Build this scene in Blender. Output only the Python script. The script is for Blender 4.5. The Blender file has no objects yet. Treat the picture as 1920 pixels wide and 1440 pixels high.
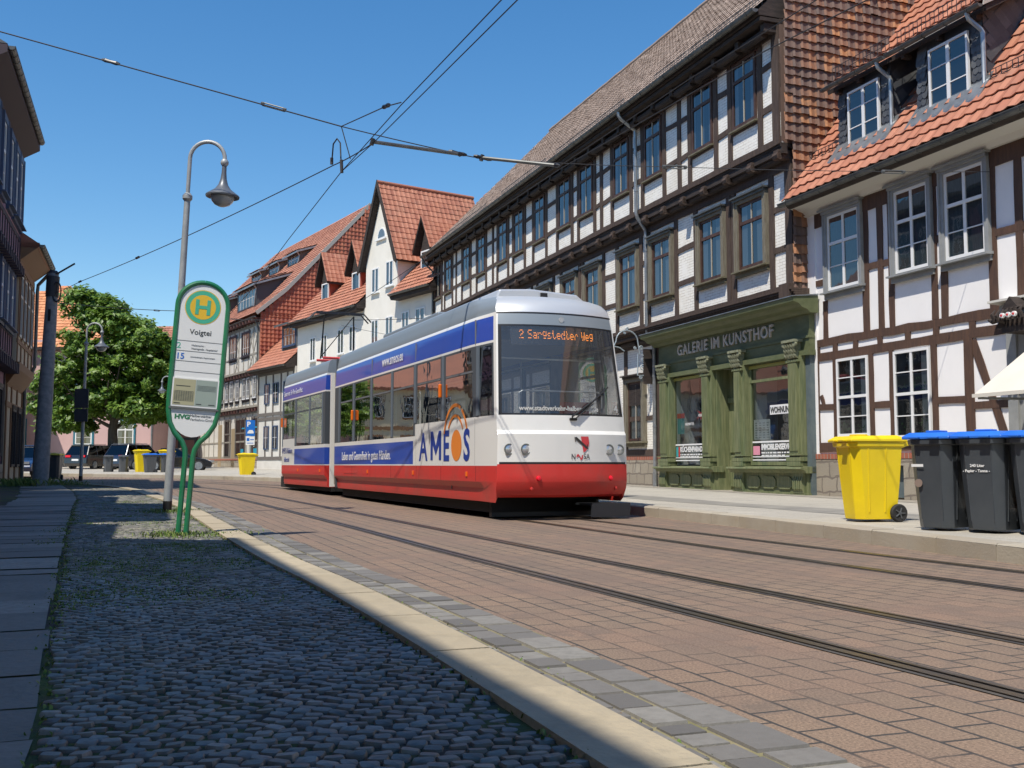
import bpy, bmesh, math, random
from mathutils import Vector, Matrix, noise
R = math.radians
rnd = random.Random(7)
sc = bpy.context.scene
COL = sc.collection

# ------------------------------------------------------------------ camera, light, exposure
cam = bpy.data.cameras.new('camera'); camo = bpy.data.objects.new('camera', cam); COL.objects.link(camo)
cam.sensor_width = 36; cam.lens = 36 * 1950 / 1920; cam.clip_start = .05; cam.clip_end = 1500
camo.location = (0, 0, .88); camo.rotation_euler = (R(90) + math.atan(151 / 1950), 0, 0)
sc.camera = camo
SUN_AZ, SUN_EL = 211, 60
w = bpy.data.worlds.new('World'); sc.world = w; w.use_nodes = True
nt = w.node_tree; nt.nodes.clear()
sky = nt.nodes.new('ShaderNodeTexSky'); sky.sky_type = 'NISHITA'; sky.sun_disc = False
sky.sun_elevation = R(SUN_EL); sky.sun_rotation = R(SUN_AZ)
sky.air_density = 1.15; sky.dust_density = .1; sky.ozone_density = 3.2; sky.altitude = 50
bg = nt.nodes.new('ShaderNodeBackground'); bg.inputs[1].default_value = .112
wo = nt.nodes.new('ShaderNodeOutputWorld')
hs = nt.nodes.new('ShaderNodeHueSaturation'); hs.inputs['Saturation'].default_value = 1.30; nt.links.new(sky.outputs[0], hs.inputs['Color']); nt.links.new(hs.outputs[0], bg.inputs[0]); nt.links.new(bg.outputs[0], wo.inputs[0])
sl = bpy.data.lights.new('sun', 'SUN'); sl.energy = 4.2; sl.angle = R(.5); sl.color = (1, .93, .82)
so = bpy.data.objects.new('sun', sl); COL.objects.link(so)
sdir = Vector((math.sin(R(SUN_AZ)) * math.cos(R(SUN_EL)), math.cos(R(SUN_AZ)) * math.cos(R(SUN_EL)), math.sin(R(SUN_EL))))
so.rotation_euler = sdir.to_track_quat('Z', 'Y').to_euler()
sc.view_settings.view_transform = 'Standard'; sc.view_settings.look = 'None'
sc.view_settings.exposure = 0.42; sc.view_settings.gamma = 1
sc.render.engine = 'CYCLES'
sc.cycles.max_bounces = 8; sc.cycles.transparent_max_bounces = 16; sc.cycles.caustics_reflective = False; sc.cycles.caustics_refractive = False

# ------------------------------------------------------------------ street frame
SA = R(-19.5)
DV = Vector((math.sin(SA), math.cos(SA), 0)); NV = Vector((math.cos(SA), -math.sin(SA), 0))
def SP(s, p, z=0):                       # s metres up the street, p metres across it
    v = DV * s + NV * p; return Vector((v.x, v.y, z))
def E(Y):                                # the street climbs gently away from the camera
    if Y < 16: return 0
    if Y < 28: return .0085 * (Y - 16) ** 2 / 24
    return .0085 * (min(Y, 95) - 22)

# ------------------------------------------------------------------ mesh builder
class MB:
    def __init__(s): s.v = []; s.f = []; s.m = []; s.r = []
    def add(s, vs, fs, m=0, r=None):
        b = len(s.v); s.v += [tuple(v) for v in vs]
        if r is None: r = rnd.random()
        for f in fs: s.f.append([b + i for i in f]); s.m.append(m); s.r.append(r)
        return s
    def quad(s, a, b, c, d, m=0, r=None): return s.add([a, b, c, d], [(0, 1, 2, 3)], m, r)
    def poly(s, pts, m=0, r=None): return s.add(pts, [tuple(range(len(pts)))], m, r)
    def box(s, x0, x1, y0, y1, z0, z1, m=0, r=None):
        vs = [(x, y, z) for z in (z0, z1) for y in (y0, y1) for x in (x0, x1)]
        return s.add(vs, [(0, 2, 3, 1), (4, 5, 7, 6), (0, 1, 5, 4), (2, 6, 7, 3), (0, 4, 6, 2), (1, 3, 7, 5)], m, r)
    def bar(s, a, b, w, h, up=(0, 0, 1), m=0, r=None):
        a = Vector(a); b = Vector(b); d = (b - a).normalized(); u = Vector(up)
        x = d.cross(u)
        if x.length < 1e-4: x = d.cross(Vector((1, 0, 0)))
        x.normalize(); u = x.cross(d).normalized()
        vs = [p + x * (i * w / 2) + u * (j * h / 2) for p in (a, b) for i, j in ((-1, -1), (1, -1), (1, 1), (-1, 1))]
        return s.add(vs, [(0, 3, 2, 1), (4, 5, 6, 7), (0, 1, 5, 4), (1, 2, 6, 5), (2, 3, 7, 6), (3, 0, 4, 7)], m, r)
    def tube(s, path, rad, n=8, m=0, cap=True, r=None):
        P = [Vector(p) for p in path]; k = len(P)
        rs = rad if isinstance(rad, (list, tuple)) else [rad] * k
        vs = []; up = None
        for i, p in enumerate(P):
            t = (P[min(i + 1, k - 1)] - P[max(i - 1, 0)]).normalized()
            if up is None: up = t.orthogonal().normalized()
            up = (up - t * up.dot(t))
            if up.length < 1e-5: up = t.orthogonal()
            up.normalize(); sd = t.cross(up)
            for j in range(n):
                a = 2 * math.pi * j / n; vs.append(p + (up * math.cos(a) + sd * math.sin(a)) * rs[i])
        fs = [(i * n + j, i * n + (j + 1) % n, (i + 1) * n + (j + 1) % n, (i + 1) * n + j) for i in range(k - 1) for j in range(n)]
        if cap: fs += [tuple(range(n))[::-1], tuple((k - 1) * n + j for j in range(n))]
        return s.add(vs, fs, m, r)
    def lathe(s, prof, c=(0, 0, 0), n=24, m=0, axis='z', r=None):
        vs = []
        for (q, z) in prof:
            for j in range(n):
                a = 2 * math.pi * j / n; p = (q * math.cos(a), q * math.sin(a), z)
                if axis == 'x': p = (p[2], p[0], p[1])
                if axis == 'y': p = (p[0], p[2], p[1])
                vs.append((c[0] + p[0], c[1] + p[1], c[2] + p[2]))
        k = len(prof)
        fs = [(i * n + j, i * n + (j + 1) % n, (i + 1) * n + (j + 1) % n, (i + 1) * n + j) for i in range(k - 1) for j in range(n)]
        if prof[0][0] > 1e-4: fs.append(tuple(range(n))[::-1])
        if prof[-1][0] > 1e-4: fs.append(tuple((k - 1) * n + j for j in range(n)))
        return s.add(vs, fs, m, r)
    def prism(s, pts, a0, a1, axis='x', m=0, r=None):   # pts in the other two axes (x:(y,z) y:(x,z) z:(x,y))
        def mk(a, p): return {'x': (a, p[0], p[1]), 'y': (p[0], a, p[1]), 'z': (p[0], p[1], a)}[axis]
        n = len(pts); vs = [mk(a0, p) for p in pts] + [mk(a1, p) for p in pts]
        fs = [tuple(range(n)), tuple(n + i for i in range(n))[::-1]] + [(i, n + i, n + (i + 1) % n, (i + 1) % n) for i in range(n)]
        return s.add(vs, fs, m, r)
    def map(s, fn): s.v = [tuple(fn(Vector(v))) for v in s.v]; return s
    def build(s, name, mats, parent=None, smooth=False, bevel=0, loc=None, rot=None, label=None, fix=True, angle=35):
        me = bpy.data.meshes.new(name); me.from_pydata(s.v, [], s.f)
        if not isinstance(mats, (list, tuple)): mats = [mats]
        for m in mats: me.materials.append(m)
        if len(mats) > 1: me.polygons.foreach_set('material_index', s.m)
        at = me.attributes.new('rnd', 'FLOAT', 'FACE'); at.data.foreach_set('value', s.r)
        if fix:
            bm = bmesh.new(); bm.from_mesh(me); bmesh.ops.recalc_face_normals(bm, faces=bm.faces); bm.to_mesh(me); bm.free()
        if smooth:
            me.polygons.foreach_set('use_smooth', [True] * len(me.polygons))
            me.set_sharp_from_angle(angle=R(angle))
        me.update()
        o = bpy.data.objects.new(name, me); COL.objects.link(o)
        if parent is not None: o.parent = parent
        if loc is not None: o.location = loc
        if rot is not None: o.rotation_euler = (0, 0, rot)
        if bevel:
            b = o.modifiers.new('b', 'BEVEL'); b.width = bevel; b.segments = 2; b.limit_method = 'ANGLE'; b.angle_limit = R(40)
        if label: o['label'] = label
        return o
def thing(name, label, cat, loc=(0, 0, 0), rot=0, group=None):
    o = bpy.data.objects.new(name, None); COL.objects.link(o); o.empty_display_size = .2
    o.location = loc; o.rotation_euler = (0, 0, rot); o['label'] = label; o['category'] = cat
    if group: o['group'] = group
    return o
def tag(o, label, cat, group=None):
    o['label'] = label; o['category'] = cat
    if group: o['group'] = group
    return o
def struct(o, kind='structure'): o['kind'] = kind; return o
def copy_thing(src, label, loc, rot=None, group=None):
    def cp(o, par):
        c = o.copy(); COL.objects.link(c); c.parent = par
        for ch in o.children: cp(ch, c)
        return c
    c = cp(src, None); c.location = loc; c['label'] = label
    if rot is not None: c.rotation_euler = (0, 0, rot)
    if group: c['group'] = group
    return c
def text(txt, size, origin, u, up, mat, parent, name='lettering', ext=.003, sx=1, warp=None, align='LEFT', bold=0, shear=0, space=1):
    cu = bpy.data.curves.new('t', 'FONT'); cu.body = txt; cu.size = size; cu.extrude = ext; cu.align_x = align; cu.offset = bold; cu.shear = shear; cu.space_character = space
    cu.resolution_u = 3
    to = bpy.data.objects.new('t', cu); COL.objects.link(to)
    dg = bpy.context.evaluated_depsgraph_get(); me = bpy.data.meshes.new_from_object(to.evaluated_get(dg))
    COL.objects.unlink(to); bpy.data.objects.remove(to); bpy.data.curves.remove(cu)
    u = Vector(u).normalized(); up = Vector(up).normalized(); n = u.cross(up); O = Vector(origin)
    for v in me.vertices:
        p = O + u * (v.co.x * sx) + up * v.co.y + n * v.co.z
        v.co = warp(p) if warp else p
    me.materials.clear(); me.materials.append(mat); me.name = name
    o = bpy.data.objects.new(name, me); COL.objects.link(o); o.parent = parent
    return o

# ------------------------------------------------------------------ materials
def _n(nt, t, **k):
    n = nt.nodes.new(t)
    for a, b in k.items(): setattr(n, a, b)
    return n
def base(name):
    m = bpy.data.materials.new(name); m.use_nodes = True; nt = m.node_tree
    b = nt.nodes['Principled BSDF']; return m, nt, b
def c4(c): return (c[0], c[1], c[2], 1)
def coords(nt, sc3=(1, 1, 1), rot=0, wall=False):
    tc = _n(nt, 'ShaderNodeTexCoord'); out = tc.outputs['Object']
    if wall:
        sp = _n(nt, 'ShaderNodeSeparateXYZ'); nt.links.new(out, sp.inputs[0])
        ad = _n(nt, 'ShaderNodeMath', operation='ADD'); nt.links.new(sp.outputs[0], ad.inputs[0]); nt.links.new(sp.outputs[1], ad.inputs[1])
        cb = _n(nt, 'ShaderNodeCombineXYZ'); nt.links.new(ad.outputs[0], cb.inputs[0]); nt.links.new(sp.outputs[2], cb.inputs[1]); out = cb.outputs[0]
    mp = _n(nt, 'ShaderNodeMapping'); mp.inputs['Scale'].default_value = sc3; mp.inputs['Rotation'].default_value = (0, 0, rot)
    nt.links.new(out, mp.inputs[0]); return mp.outputs[0]
def ramp(nt, src, stops):
    r = _n(nt, 'ShaderNodeValToRGB'); e = r.color_ramp.elements
    while len(e) < len(stops): e.new(.5)
    for i, (p, c) in enumerate(stops): e[i].position = p; e[i].color = c4(c)
    nt.links.new(src, r.inputs[0]); return r.outputs[0]
def mixc(nt, f, a, b, mode='MIX'):
    x = _n(nt, 'ShaderNodeMix', data_type='RGBA', blend_type=mode)
    for i, v in ((0, f), (6, a), (7, b)):
        if isinstance(v, (int, float)): x.inputs[i].default_value = v
        elif isinstance(v, tuple): x.inputs[i].default_value = c4(v)
        else: nt.links.new(v, x.inputs[i])
    return x.outputs[2]
def noi(nt, vec, scale, detail=4, rough=.6):
    n = _n(nt, 'ShaderNodeTexNoise'); n.inputs['Scale'].default_value = scale; n.inputs['Detail'].default_value = detail; n.inputs['Roughness'].default_value = rough
    nt.links.new(vec, n.inputs['Vector']); return n.outputs[0]
def bump(nt, b, h, strength=.4, dist=.02):
    x = _n(nt, 'ShaderNodeBump'); x.inputs['Strength'].default_value = strength; x.inputs['Distance'].default_value = dist
    nt.links.new(h, x.inputs['Height']); nt.links.new(x.outputs[0], b.inputs['Normal'])
def M(name, col, rough=.7, metal=0, col2=None, vs=2.5, st=(1, 1, 1), bmp=0, bs=30, bd=.01, stops=None, coat=0, dirt=None, dk=.5, ds=.8, lo=.35, hi=.65, spec=None):
    m, nt, b = base(name); vec = coords(nt, st)
    b.inputs['Roughness'].default_value = rough; b.inputs['Metallic'].default_value = metal
    if spec is not None: b.inputs['Specular IOR Level'].default_value = spec
    if coat: b.inputs['Coat Weight'].default_value = coat; b.inputs['Coat Roughness'].default_value = .05
    if stops:
        a = _n(nt, 'ShaderNodeAttribute', attribute_name='rnd'); c = ramp(nt, a.outputs['Fac'], stops)
        nz = noi(nt, vec, vs); c = mixc(nt, ramp(nt, nz, [(.4, (0, 0, 0)), (.75, (.6, .6, .6))]), c, col2 or col)
    elif col2:
        c = mixc(nt, ramp(nt, noi(nt, vec, vs), [(lo, (0, 0, 0)), (hi, (1, 1, 1))]), col, col2)
    else: c = None
    if dirt:
        src = c if c is not None else c4(col)
        if c is None: src = tuple(col)
        c = mixc(nt, ramp(nt, noi(nt, vec, ds, 8, .7), [(.5, (0, 0, 0)), (.8, (dk, dk, dk))]), src, dirt)
    if c is None: b.inputs['Base Color'].default_value = c4(col)
    else: nt.links.new(c, b.inputs['Base Color'])
    if bmp: bump(nt, b, noi(nt, vec, bs, 6), bmp, bd)
    return m
def glass(name, tint=(.5, .55, .6), refl=.0, rough=.02, k=.6, tilt=None, haze=0):
    m = bpy.data.materials.new(name); m.use_nodes = True; nt = m.node_tree; nt.nodes.clear()
    o = _n(nt, 'ShaderNodeOutputMaterial'); tr = _n(nt, 'ShaderNodeBsdfTransparent'); tr.inputs[0].default_value = c4(tint)
    g = _n(nt, 'ShaderNodeBsdfGlossy'); g.inputs['Roughness'].default_value = rough; g.inputs[0].default_value = (1, 1, 1, 1)
    vec = coords(nt); bp = _n(nt, 'ShaderNodeBump'); bp.inputs['Strength'].default_value = .06; bp.inputs['Distance'].default_value = .02
    nt.links.new(noi(nt, vec, 2.2, 2), bp.inputs['Height']); 
    if tilt:                                   # shading normal turned to steer the reflections; the panes themselves lie flush
        ad0 = _n(nt, 'ShaderNodeVectorMath', operation='ADD'); ad0.inputs[1].default_value = tilt; nt.links.new(bp.outputs[0], ad0.inputs[0])
        nm = _n(nt, 'ShaderNodeVectorMath', operation='NORMALIZE'); nt.links.new(ad0.outputs[0], nm.inputs[0]); nt.links.new(nm.outputs[0], g.inputs['Normal'])
    else: nt.links.new(bp.outputs[0], g.inputs['Normal'])
    # same reflectance from both sides of a pane
    lw = _n(nt, 'ShaderNodeLayerWeight'); lw.inputs[0].default_value = .5
    pw = _n(nt, 'ShaderNodeMath', operation='POWER'); pw.inputs[1].default_value = 3.0
    nt.links.new(lw.outputs['Facing'], pw.inputs[0])
    m2 = _n(nt, 'ShaderNodeMath', operation='MULTIPLY_ADD', use_clamp=True); m2.inputs[1].default_value = k; m2.inputs[2].default_value = .05 + refl
    nt.links.new(pw.outputs[0], m2.inputs[0])
    mx = _n(nt, 'ShaderNodeMixShader'); nt.links.new(m2.outputs[0], mx.inputs[0]); nt.links.new(tr.outputs[0], mx.inputs[1]); nt.links.new(g.outputs[0], mx.inputs[2])
    if haze:
        df = _n(nt, 'ShaderNodeBsdfDiffuse'); df.inputs[0].default_value = (.5, .5, .48, 1); m3 = _n(nt, 'ShaderNodeMixShader'); m3.inputs[0].default_value = haze; nt.links.new(mx.outputs[0], m3.inputs[1]); nt.links.new(df.outputs[0], m3.inputs[2]); mx = m3
    nt.links.new(mx.outputs[0], o.inputs[0]); return m
def brick_mat(name, c1, c2, mortar, bw, rh, ms, rough=.85, bstr=.5, bdist=.01, wall=True, rot=0, nvar=None, fade=0, off=.5, dis=.02, grain=0, msm=.1, stain=None, fmin=.12, streak=None):
    m, nt, b = base(name); vec = coords(nt, wall=wall, rot=rot)
    nv = noi(nt, vec, 3, 3); vm = _n(nt, 'ShaderNodeVectorMath', operation='SCALE'); vm.inputs['Scale'].default_value = dis
    nz = _n(nt, 'ShaderNodeTexNoise'); nz.inputs['Scale'].default_value = 4; nt.links.new(vec, nz.inputs['Vector']); nt.links.new(nz.outputs['Color'], vm.inputs[0])
    va = _n(nt, 'ShaderNodeVectorMath', operation='ADD'); nt.links.new(vec, va.inputs[0]); nt.links.new(vm.outputs[0], va.inputs[1])
    br = _n(nt, 'ShaderNodeTexBrick'); br.offset = off; br.inputs['Scale'].default_value = 1
    br.inputs['Brick Width'].default_value = bw; br.inputs['Row Height'].default_value = rh; br.inputs['Mortar Size'].default_value = ms; br.inputs['Mortar Smooth'].default_value = msm
    br.inputs['Color1'].default_value = c4(c1); br.inputs['Color2'].default_value = c4(c2); br.inputs['Mortar'].default_value = c4(c1)
    nt.links.new(va.outputs[0], br.inputs['Vector'])
    fac = br.outputs['Fac']
    if fade:
        mk = ramp(nt, noi(nt, vec, fade, 4), [(.40, (fmin, fmin, fmin)), (.54, (1, 1, 1))])
        mu = _n(nt, 'ShaderNodeMath', operation='MULTIPLY'); nt.links.new(fac, mu.inputs[0]); nt.links.new(mk, mu.inputs[1]); fac = mu.outputs[0]
    c = br.outputs['Color']
    if nvar: c = mixc(nt, ramp(nt, noi(nt, vec, .9, 6), [(.35, (0, 0, 0)), (.7, (1, 1, 1))]), c, nvar)
    if stain: c = mixc(nt, ramp(nt, noi(nt, vec, .35, 8, .7), [(.52, (0, 0, 0)), (.72, (.5, .5, .5))]), c, stain)
    if grain: c = mixc(nt, grain, c, ramp(nt, noi(nt, vec, 90, 3, .8), [(.3, (.1, .1, .1)), (.7, (.9, .9, .9))]), 'OVERLAY')
    if streak:                                  # oil and rubber tracked along the lane
        mp = _n(nt, 'ShaderNodeMapping'); mp.inputs['Scale'].default_value = (.10, 2.2, 1); nt.links.new(vec, mp.inputs[0])
        c = mixc(nt, ramp(nt, noi(nt, mp.outputs[0], 1.0, 5, .6), [(.48, (0, 0, 0)), (.72, (.55, .55, .55))]), c, streak)
        c = mixc(nt, ramp(nt, noi(nt, vec, 1.7, 6, .75), [(.58, (0, 0, 0)), (.66, (.5, .5, .5))]), c, streak)
    c = mixc(nt, fac, c, mortar)
    nt.links.new(c, b.inputs['Base Color']); b.inputs['Roughness'].default_value = rough
    inv = _n(nt, 'ShaderNodeMath', operation='SUBTRACT'); inv.inputs[0].default_value = 1; nt.links.new(fac, inv.inputs[1])
    ad = _n(nt, 'ShaderNodeMath', operation='MULTIPLY_ADD'); ad.inputs[1].default_value = .35
    nt.links.new(noi(nt, vec, 60, 4), ad.inputs[0]); nt.links.new(inv.outputs[0], ad.inputs[2])
    bump(nt, b, ad.outputs[0], bstr, bdist)
    return m

m_wood_b = M('weathered_timber', (.050, .032, .025), .85, col2=(.095, .064, .048), vs=3, st=(9, 9, .8), bmp=.5, bs=8, bd=.02)
m_wood_bd = M('dark_timber', (.022, .016, .014), .85, col2=(.05, .036, .03), vs=3, st=(1, 1, 6), bmp=.4, bs=12)
m_casing_b = M('casing_wood', (.14, .12, .085), .8, col2=(.22, .2, .15), vs=4, st=(8, 8, 1), bmp=.4, bs=10)
m_frame_b = M('brown_window_frame', (.055, .022, .016), .6, col2=(.09, .05, .035), vs=6)
m_bar_b = M('pale_glazing_bar', (.45, .41, .34), .6)
m_sill_b = M('olive_sill', (.13, .115, .07), .7, col2=(.19, .17, .11), vs=5)
m_wbrick = brick_mat('white_painted_brick', (.88, .85, .77), (.83, .80, .72), (.52, .47, .40), .24, .075, .006, bstr=.5, bdist=.012, nvar=(.90, .88, .82), stain=(.64, .56, .43), fade=2.5)
m_redbrick = brick_mat('red_brick', (.38, .12, .07), (.30, .10, .06), (.35, .30, .25), .12, .3, .01)
m_stone = brick_mat('plinth_stone', (.30, .26, .20), (.44, .39, .31), (.22, .185, .15), .52, .33, .022, bstr=1, bdist=.06, dis=.13, nvar=(.36, .31, .24), grain=.5)
m_wplaster = M('white_plaster', (.90, .885, .87), .85, col2=(.85, .835, .82), vs=1.3, bmp=.12, bs=40)
m_wood_w = M('brown_timber', (.105, .055, .034), .75, col2=(.07, .038, .026), vs=3, st=(6, 6, 1), bmp=.5, bs=9, bd=.015)
m_white = M('white_paint', (.80, .80, .79), .45)
m_greyc = M('grey_casing', (.24, .25, .25), .55, col2=(.30, .31, .31), vs=3)
m_soffit = M('cream_soffit', (.62, .60, .54), .7)
m_zinc = M('zinc', (.40, .42, .43), .42, metal=.7, col2=(.27, .29, .30), vs=4)
m_zincd = M('old_zinc_gutter', (.16, .165, .16), .5, metal=.5, col2=(.10, .105, .10), vs=3)
m_slate = M('slate', (.05, .055, .065), .6, stops=[(0, (.045, .05, .062)), (.5, (.075, .08, .088)), (1, (.11, .115, .12))], col2=(.06, .065, .07), vs=9, bmp=.3, bs=30)
m_tile_o = M('orange_roof_tile', (.55, .15, .06), .6, stops=[(0, (.36, .135, .08)), (.5, (.43, .172, .098)), (1, (.50, .215, .13))], col2=(.33, .13, .085), vs=5, bmp=.1, dirt=(.17, .12, .085), ds=1.3, dk=.5)
m_tile_g = M('hung_tile', (.3, .1, .05), .75, stops=[(0, (.125, .085, .07)), (.35, (.175, .105, .078)), (.62, (.25, .125, .075)), (.84, (.36, .16, .075)), (1, (.50, .235, .10))], col2=(.12, .09, .078), vs=7, bmp=.3, bs=25)
m_tile_b = M('brown_grey_tile', (.26, .21, .17), .8, stops=[(0, (.22, .155, .12)), (.5, (.30, .225, .18)), (1, (.38, .29, .235))], col2=(.19, .15, .125), vs=3)
m_tile_r = M('red_old_tile', (.4, .13, .07), .75, stops=[(0, (.29, .115, .075)), (.5, (.37, .155, .10)), (1, (.45, .21, .14))], col2=(.25, .12, .09), vs=1.2)
m_tile_h = M('red_hung_tile', (.36, .10, .055), .7, stops=[(0, (.28, .075, .045)), (.5, (.37, .11, .06)), (1, (.44, .15, .08))], col2=(.36, .09, .05), vs=4)
m_tile_p = M('pale_orange_tile', (.6, .24, .10), .75, stops=[(0, (.50, .19, .08)), (.5, (.60, .25, .11)), (1, (.68, .31, .15))], col2=(.48, .19, .09), vs=3)
m_pane = glass('window_glass', (.42, .46, .48), .07, k=.40)
m_dark = M('dark_room', (.010, .012, .015), .9)
m_curt = M('net_curtain', (.40, .42, .44), .9, col2=(.30, .33, .36), vs=6, st=(1, 14, 1))
m_cream = M('cream_plaster', (.78, .745, .67), .88, col2=(.72, .685, .61), vs=.8, bmp=.08)
m_creamy = M('ochre_cream_plaster', (.62, .55, .40), .88, col2=(.55, .49, .36), vs=.8)
m_pinkp = M('pink_plaster', (.60, .40, .38), .88, col2=(.55, .37, .35), vs=.6)
m_teal = M('teal_frame', (.035, .17, .23), .5)
m_redwood = M('red_boarding', (.36, .08, .045), .7, col2=(.30, .065, .04), vs=3, st=(1, 1, 9))
m_purple = M('purple_plaster', (.33, .19, .25), .85, col2=(.27, .16, .21), vs=1)
m_bluef = M('dark_blue_frame', (.05, .085, .16), .55)
m_beige = M('beige_plaster', (.52, .45, .33), .85, col2=(.46, .40, .30), vs=1)
m_tbrown = M('trim_brown', (.22, .12, .06), .7)
m_tbg = M('pale_timber', (.34, .31, .26), .85, col2=(.25, .225, .19), vs=3, st=(5, 5, 1))
m_tbd = M('grey_timber', (.115, .10, .09), .85, col2=(.17, .15, .13), vs=3, st=(5, 5, 1))
m_tinf = M('pale_infill', (.66, .63, .57), .88, col2=(.58, .55, .49), vs=1.2)
m_green = M('green_shop_paint', (.10, .125, .055), .6, col2=(.235, .245, .125), vs=4.5, st=(4, 4, .4), lo=.28, hi=.72, bmp=.35, bs=14, dirt=(.07, .13, .07), ds=.7, dk=.8)
m_greend = M('dark_green_paint', (.095, .115, .05), .6, col2=(.14, .155, .075), vs=2.2, st=(3, 1, 3), bmp=.3, bs=14)
m_ygreen = M('yellow_green_bar', (.33, .32, .08), .55)
m_bluegrey = M('blue_grey_strip', (.085, .115, .125), .8, col2=(.12, .15, .15), vs=4, bmp=.4, bs=12)
m_letter = M('metal_letters', (.52, .48, .42), .5, metal=.1)
m_black = M('black_paint', (.012, .012, .013), .4)
m_rubber = M('rubber', (.02, .02, .02), .8)
m_steel = M('rail_steel', (.20, .17, .145), .35, metal=.85, col2=(.28, .20, .10), vs=1.5)
m_tar = M('rail_joint_tar', (.055, .05, .048), .85, col2=(.08, .07, .06), vs=8)
m_wire = M('wire', (.035, .035, .038), .6)
m_pole = M('galvanised_pole', (.36, .38, .385), .5, metal=.15, col2=(.29, .31, .315), vs=8, bmp=.1, bs=30)
m_poled = M('grey_blue_lamp_paint', (.12, .135, .155), .4, metal=.2)
m_bpole = M('big_pole_paint', (.17, .19, .205), .7, col2=(.26, .28, .29), vs=7, bmp=.2, bs=20)
# ------------------------------------------------------------------ ground
def sheet(name, pts, h, mat, kind='structure', step=3.0):
    bm = bmesh.new(); vs = [bm.verts.new((x, y, 0)) for x, y in pts]; bm.faces.new(vs)
    ys = [p[1] for p in pts]; y = 16.0
    while y < min(max(ys), 98):
        if y > min(ys):
            g = bm.verts[:] + bm.edges[:] + bm.faces[:]
            bmesh.ops.bisect_plane(bm, geom=g, plane_co=(0, y, 0), plane_no=(0, 1, 0))
        y += step
    for v in bm.verts: v.co.z = E(v.co.y) + h
    bmesh.ops.recalc_face_normals(bm, faces=bm.faces)
    for f in bm.faces:
        if f.normal.z < 0: f.normal_flip()
    me = bpy.data.meshes.new(name); bm.to_mesh(me); bm.free(); me.materials.append(mat)
    o = bpy.data.objects.new(name, me); COL.objects.link(o); o['kind'] = kind; return o
def resample(pl, step):
    out = []; P = [Vector((a, b, 0)) for a, b in pl]
    for i in range(len(P) - 1):
        n = max(1, int((P[i + 1] - P[i]).length / step))
        for k in range(n): out.append(P[i].lerp(P[i + 1], k / n))
    out.append(P[-1]); return out
def smooth_pl(pl, it=2):
    for _ in range(it):
        q = [pl[0]]
        for a, b in zip(pl, pl[1:]):
            q += [(a[0] * .75 + b[0] * .25, a[1] * .75 + b[1] * .25), (a[0] * .25 + b[0] * .75, a[1] * .25 + b[1] * .75)]
        q.append(pl[-1]); pl = q
    return pl
def offset_pl(pl, d):
    out = []
    for i, (x, y) in enumerate(pl):
        a = pl[max(i - 1, 0)]; b = pl[min(i + 1, len(pl) - 1)]
        t = Vector((b[0] - a[0], b[1] - a[1])).normalized(); out.append((x + t.y * d, y - t.x * d))
    return out          # positive d: to the right of travel
def along(pl, dists):
    P = [Vector((a, b)) for a, b in pl]; out = []; L = 0; i = 0
    acc = [0]
    for a, b in zip(P, P[1:]): acc.append(acc[-1] + (b - a).length)
    for d in dists:
        d = min(max(d, 0), acc[-1] - 1e-4)
        while acc[i + 1] < d: i += 1
        while acc[i] > d: i -= 1
        k = (d - acc[i]) / (acc[i + 1] - acc[i]); out.append((P[i].lerp(P[i + 1], k), (P[i + 1] - P[i]).normalized()))
    return out
KL = smooth_pl([(3.2, -6.0), (1.55, 0), (.51, 2.99), (.26, 3.69), (-.01, 4.45), (-.89, 6.79), (-1.82, 8.95), (-3.22, 12.53), (-6.41, 20.95), (-9.0, 26.6), (-11.7, 32.4), (-14.7, 36.8), (-17.6, 39.6), (-22, 42.5), (-31, 46), (-60, 55)], 2)  # street edge of the left kerb
KR = smooth_pl([(9.5, -8), (7.4, -1), (5.55, 5.2), (4.55, 8.9), (4.13, 10.87), (3.74, 12.65), (2.84, 16.0), (2.04, 18.6), (-.6, 25.5), (-3.6, 33), (-6.8, 39), (-10.1, 43.7), (-14, 47.5), (-18, 50.5), (-22, 53), (-30, 57), (-60, 66)], 2)
m_ground = M('earth', (.16, .14, .12), .95, col2=(.2, .18, .15), vs=.5)
m_road = brick_mat('red_paving', (.225, .148, .104), (.165, .119, .090), (.045, .041, .038), .27, .175, .008, rough=.8, bstr=.5, bdist=.008, wall=False, rot=R(-110.5), fade=.9, grain=.7, nvar=(.22, .158, .108), msm=.15, stain=(.20, .135, .10), fmin=.3, streak=(.115, .092, .076))
m_walk = brick_mat('pavement_slabs', (.42, .39, .33), (.38, .355, .305), (.2, .18, .15), .5, .5, .008, wall=False, rot=R(-109.5), bstr=.25, bdist=.006, grain=.4, nvar=(.36, .335, .285), fade=2, stain=(.27, .25, .21))
m_kerb = M('kerb_sandstone', (.40, .34, .235), .85, stops=[(0, (.33, .28, .195)), (.5, (.39, .33, .23)), (1, (.44, .375, .265))], col2=(.31, .27, .2), vs=14, bmp=.7, bs=50, dirt=(.20, .175, .12), ds=2.5, dk=.7)
m_kerbr = M('kerb_granite', (.38, .34, .27), .85, stops=[(0, (.33, .29, .23)), (1, (.42, .38, .30))], col2=(.30, .26, .2), vs=3, bmp=.4, bs=40, dirt=(.33, .25, .14), ds=.6, dk=.6)
m_sett = M('grey_setts', (.15, .15, .15), .75, stops=[(0, (.105, .10, .094)), (.5, (.165, .157, .145)), (1, (.25, .24, .215))], col2=(.13, .122, .11), vs=20, bmp=.4, bs=60)
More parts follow.
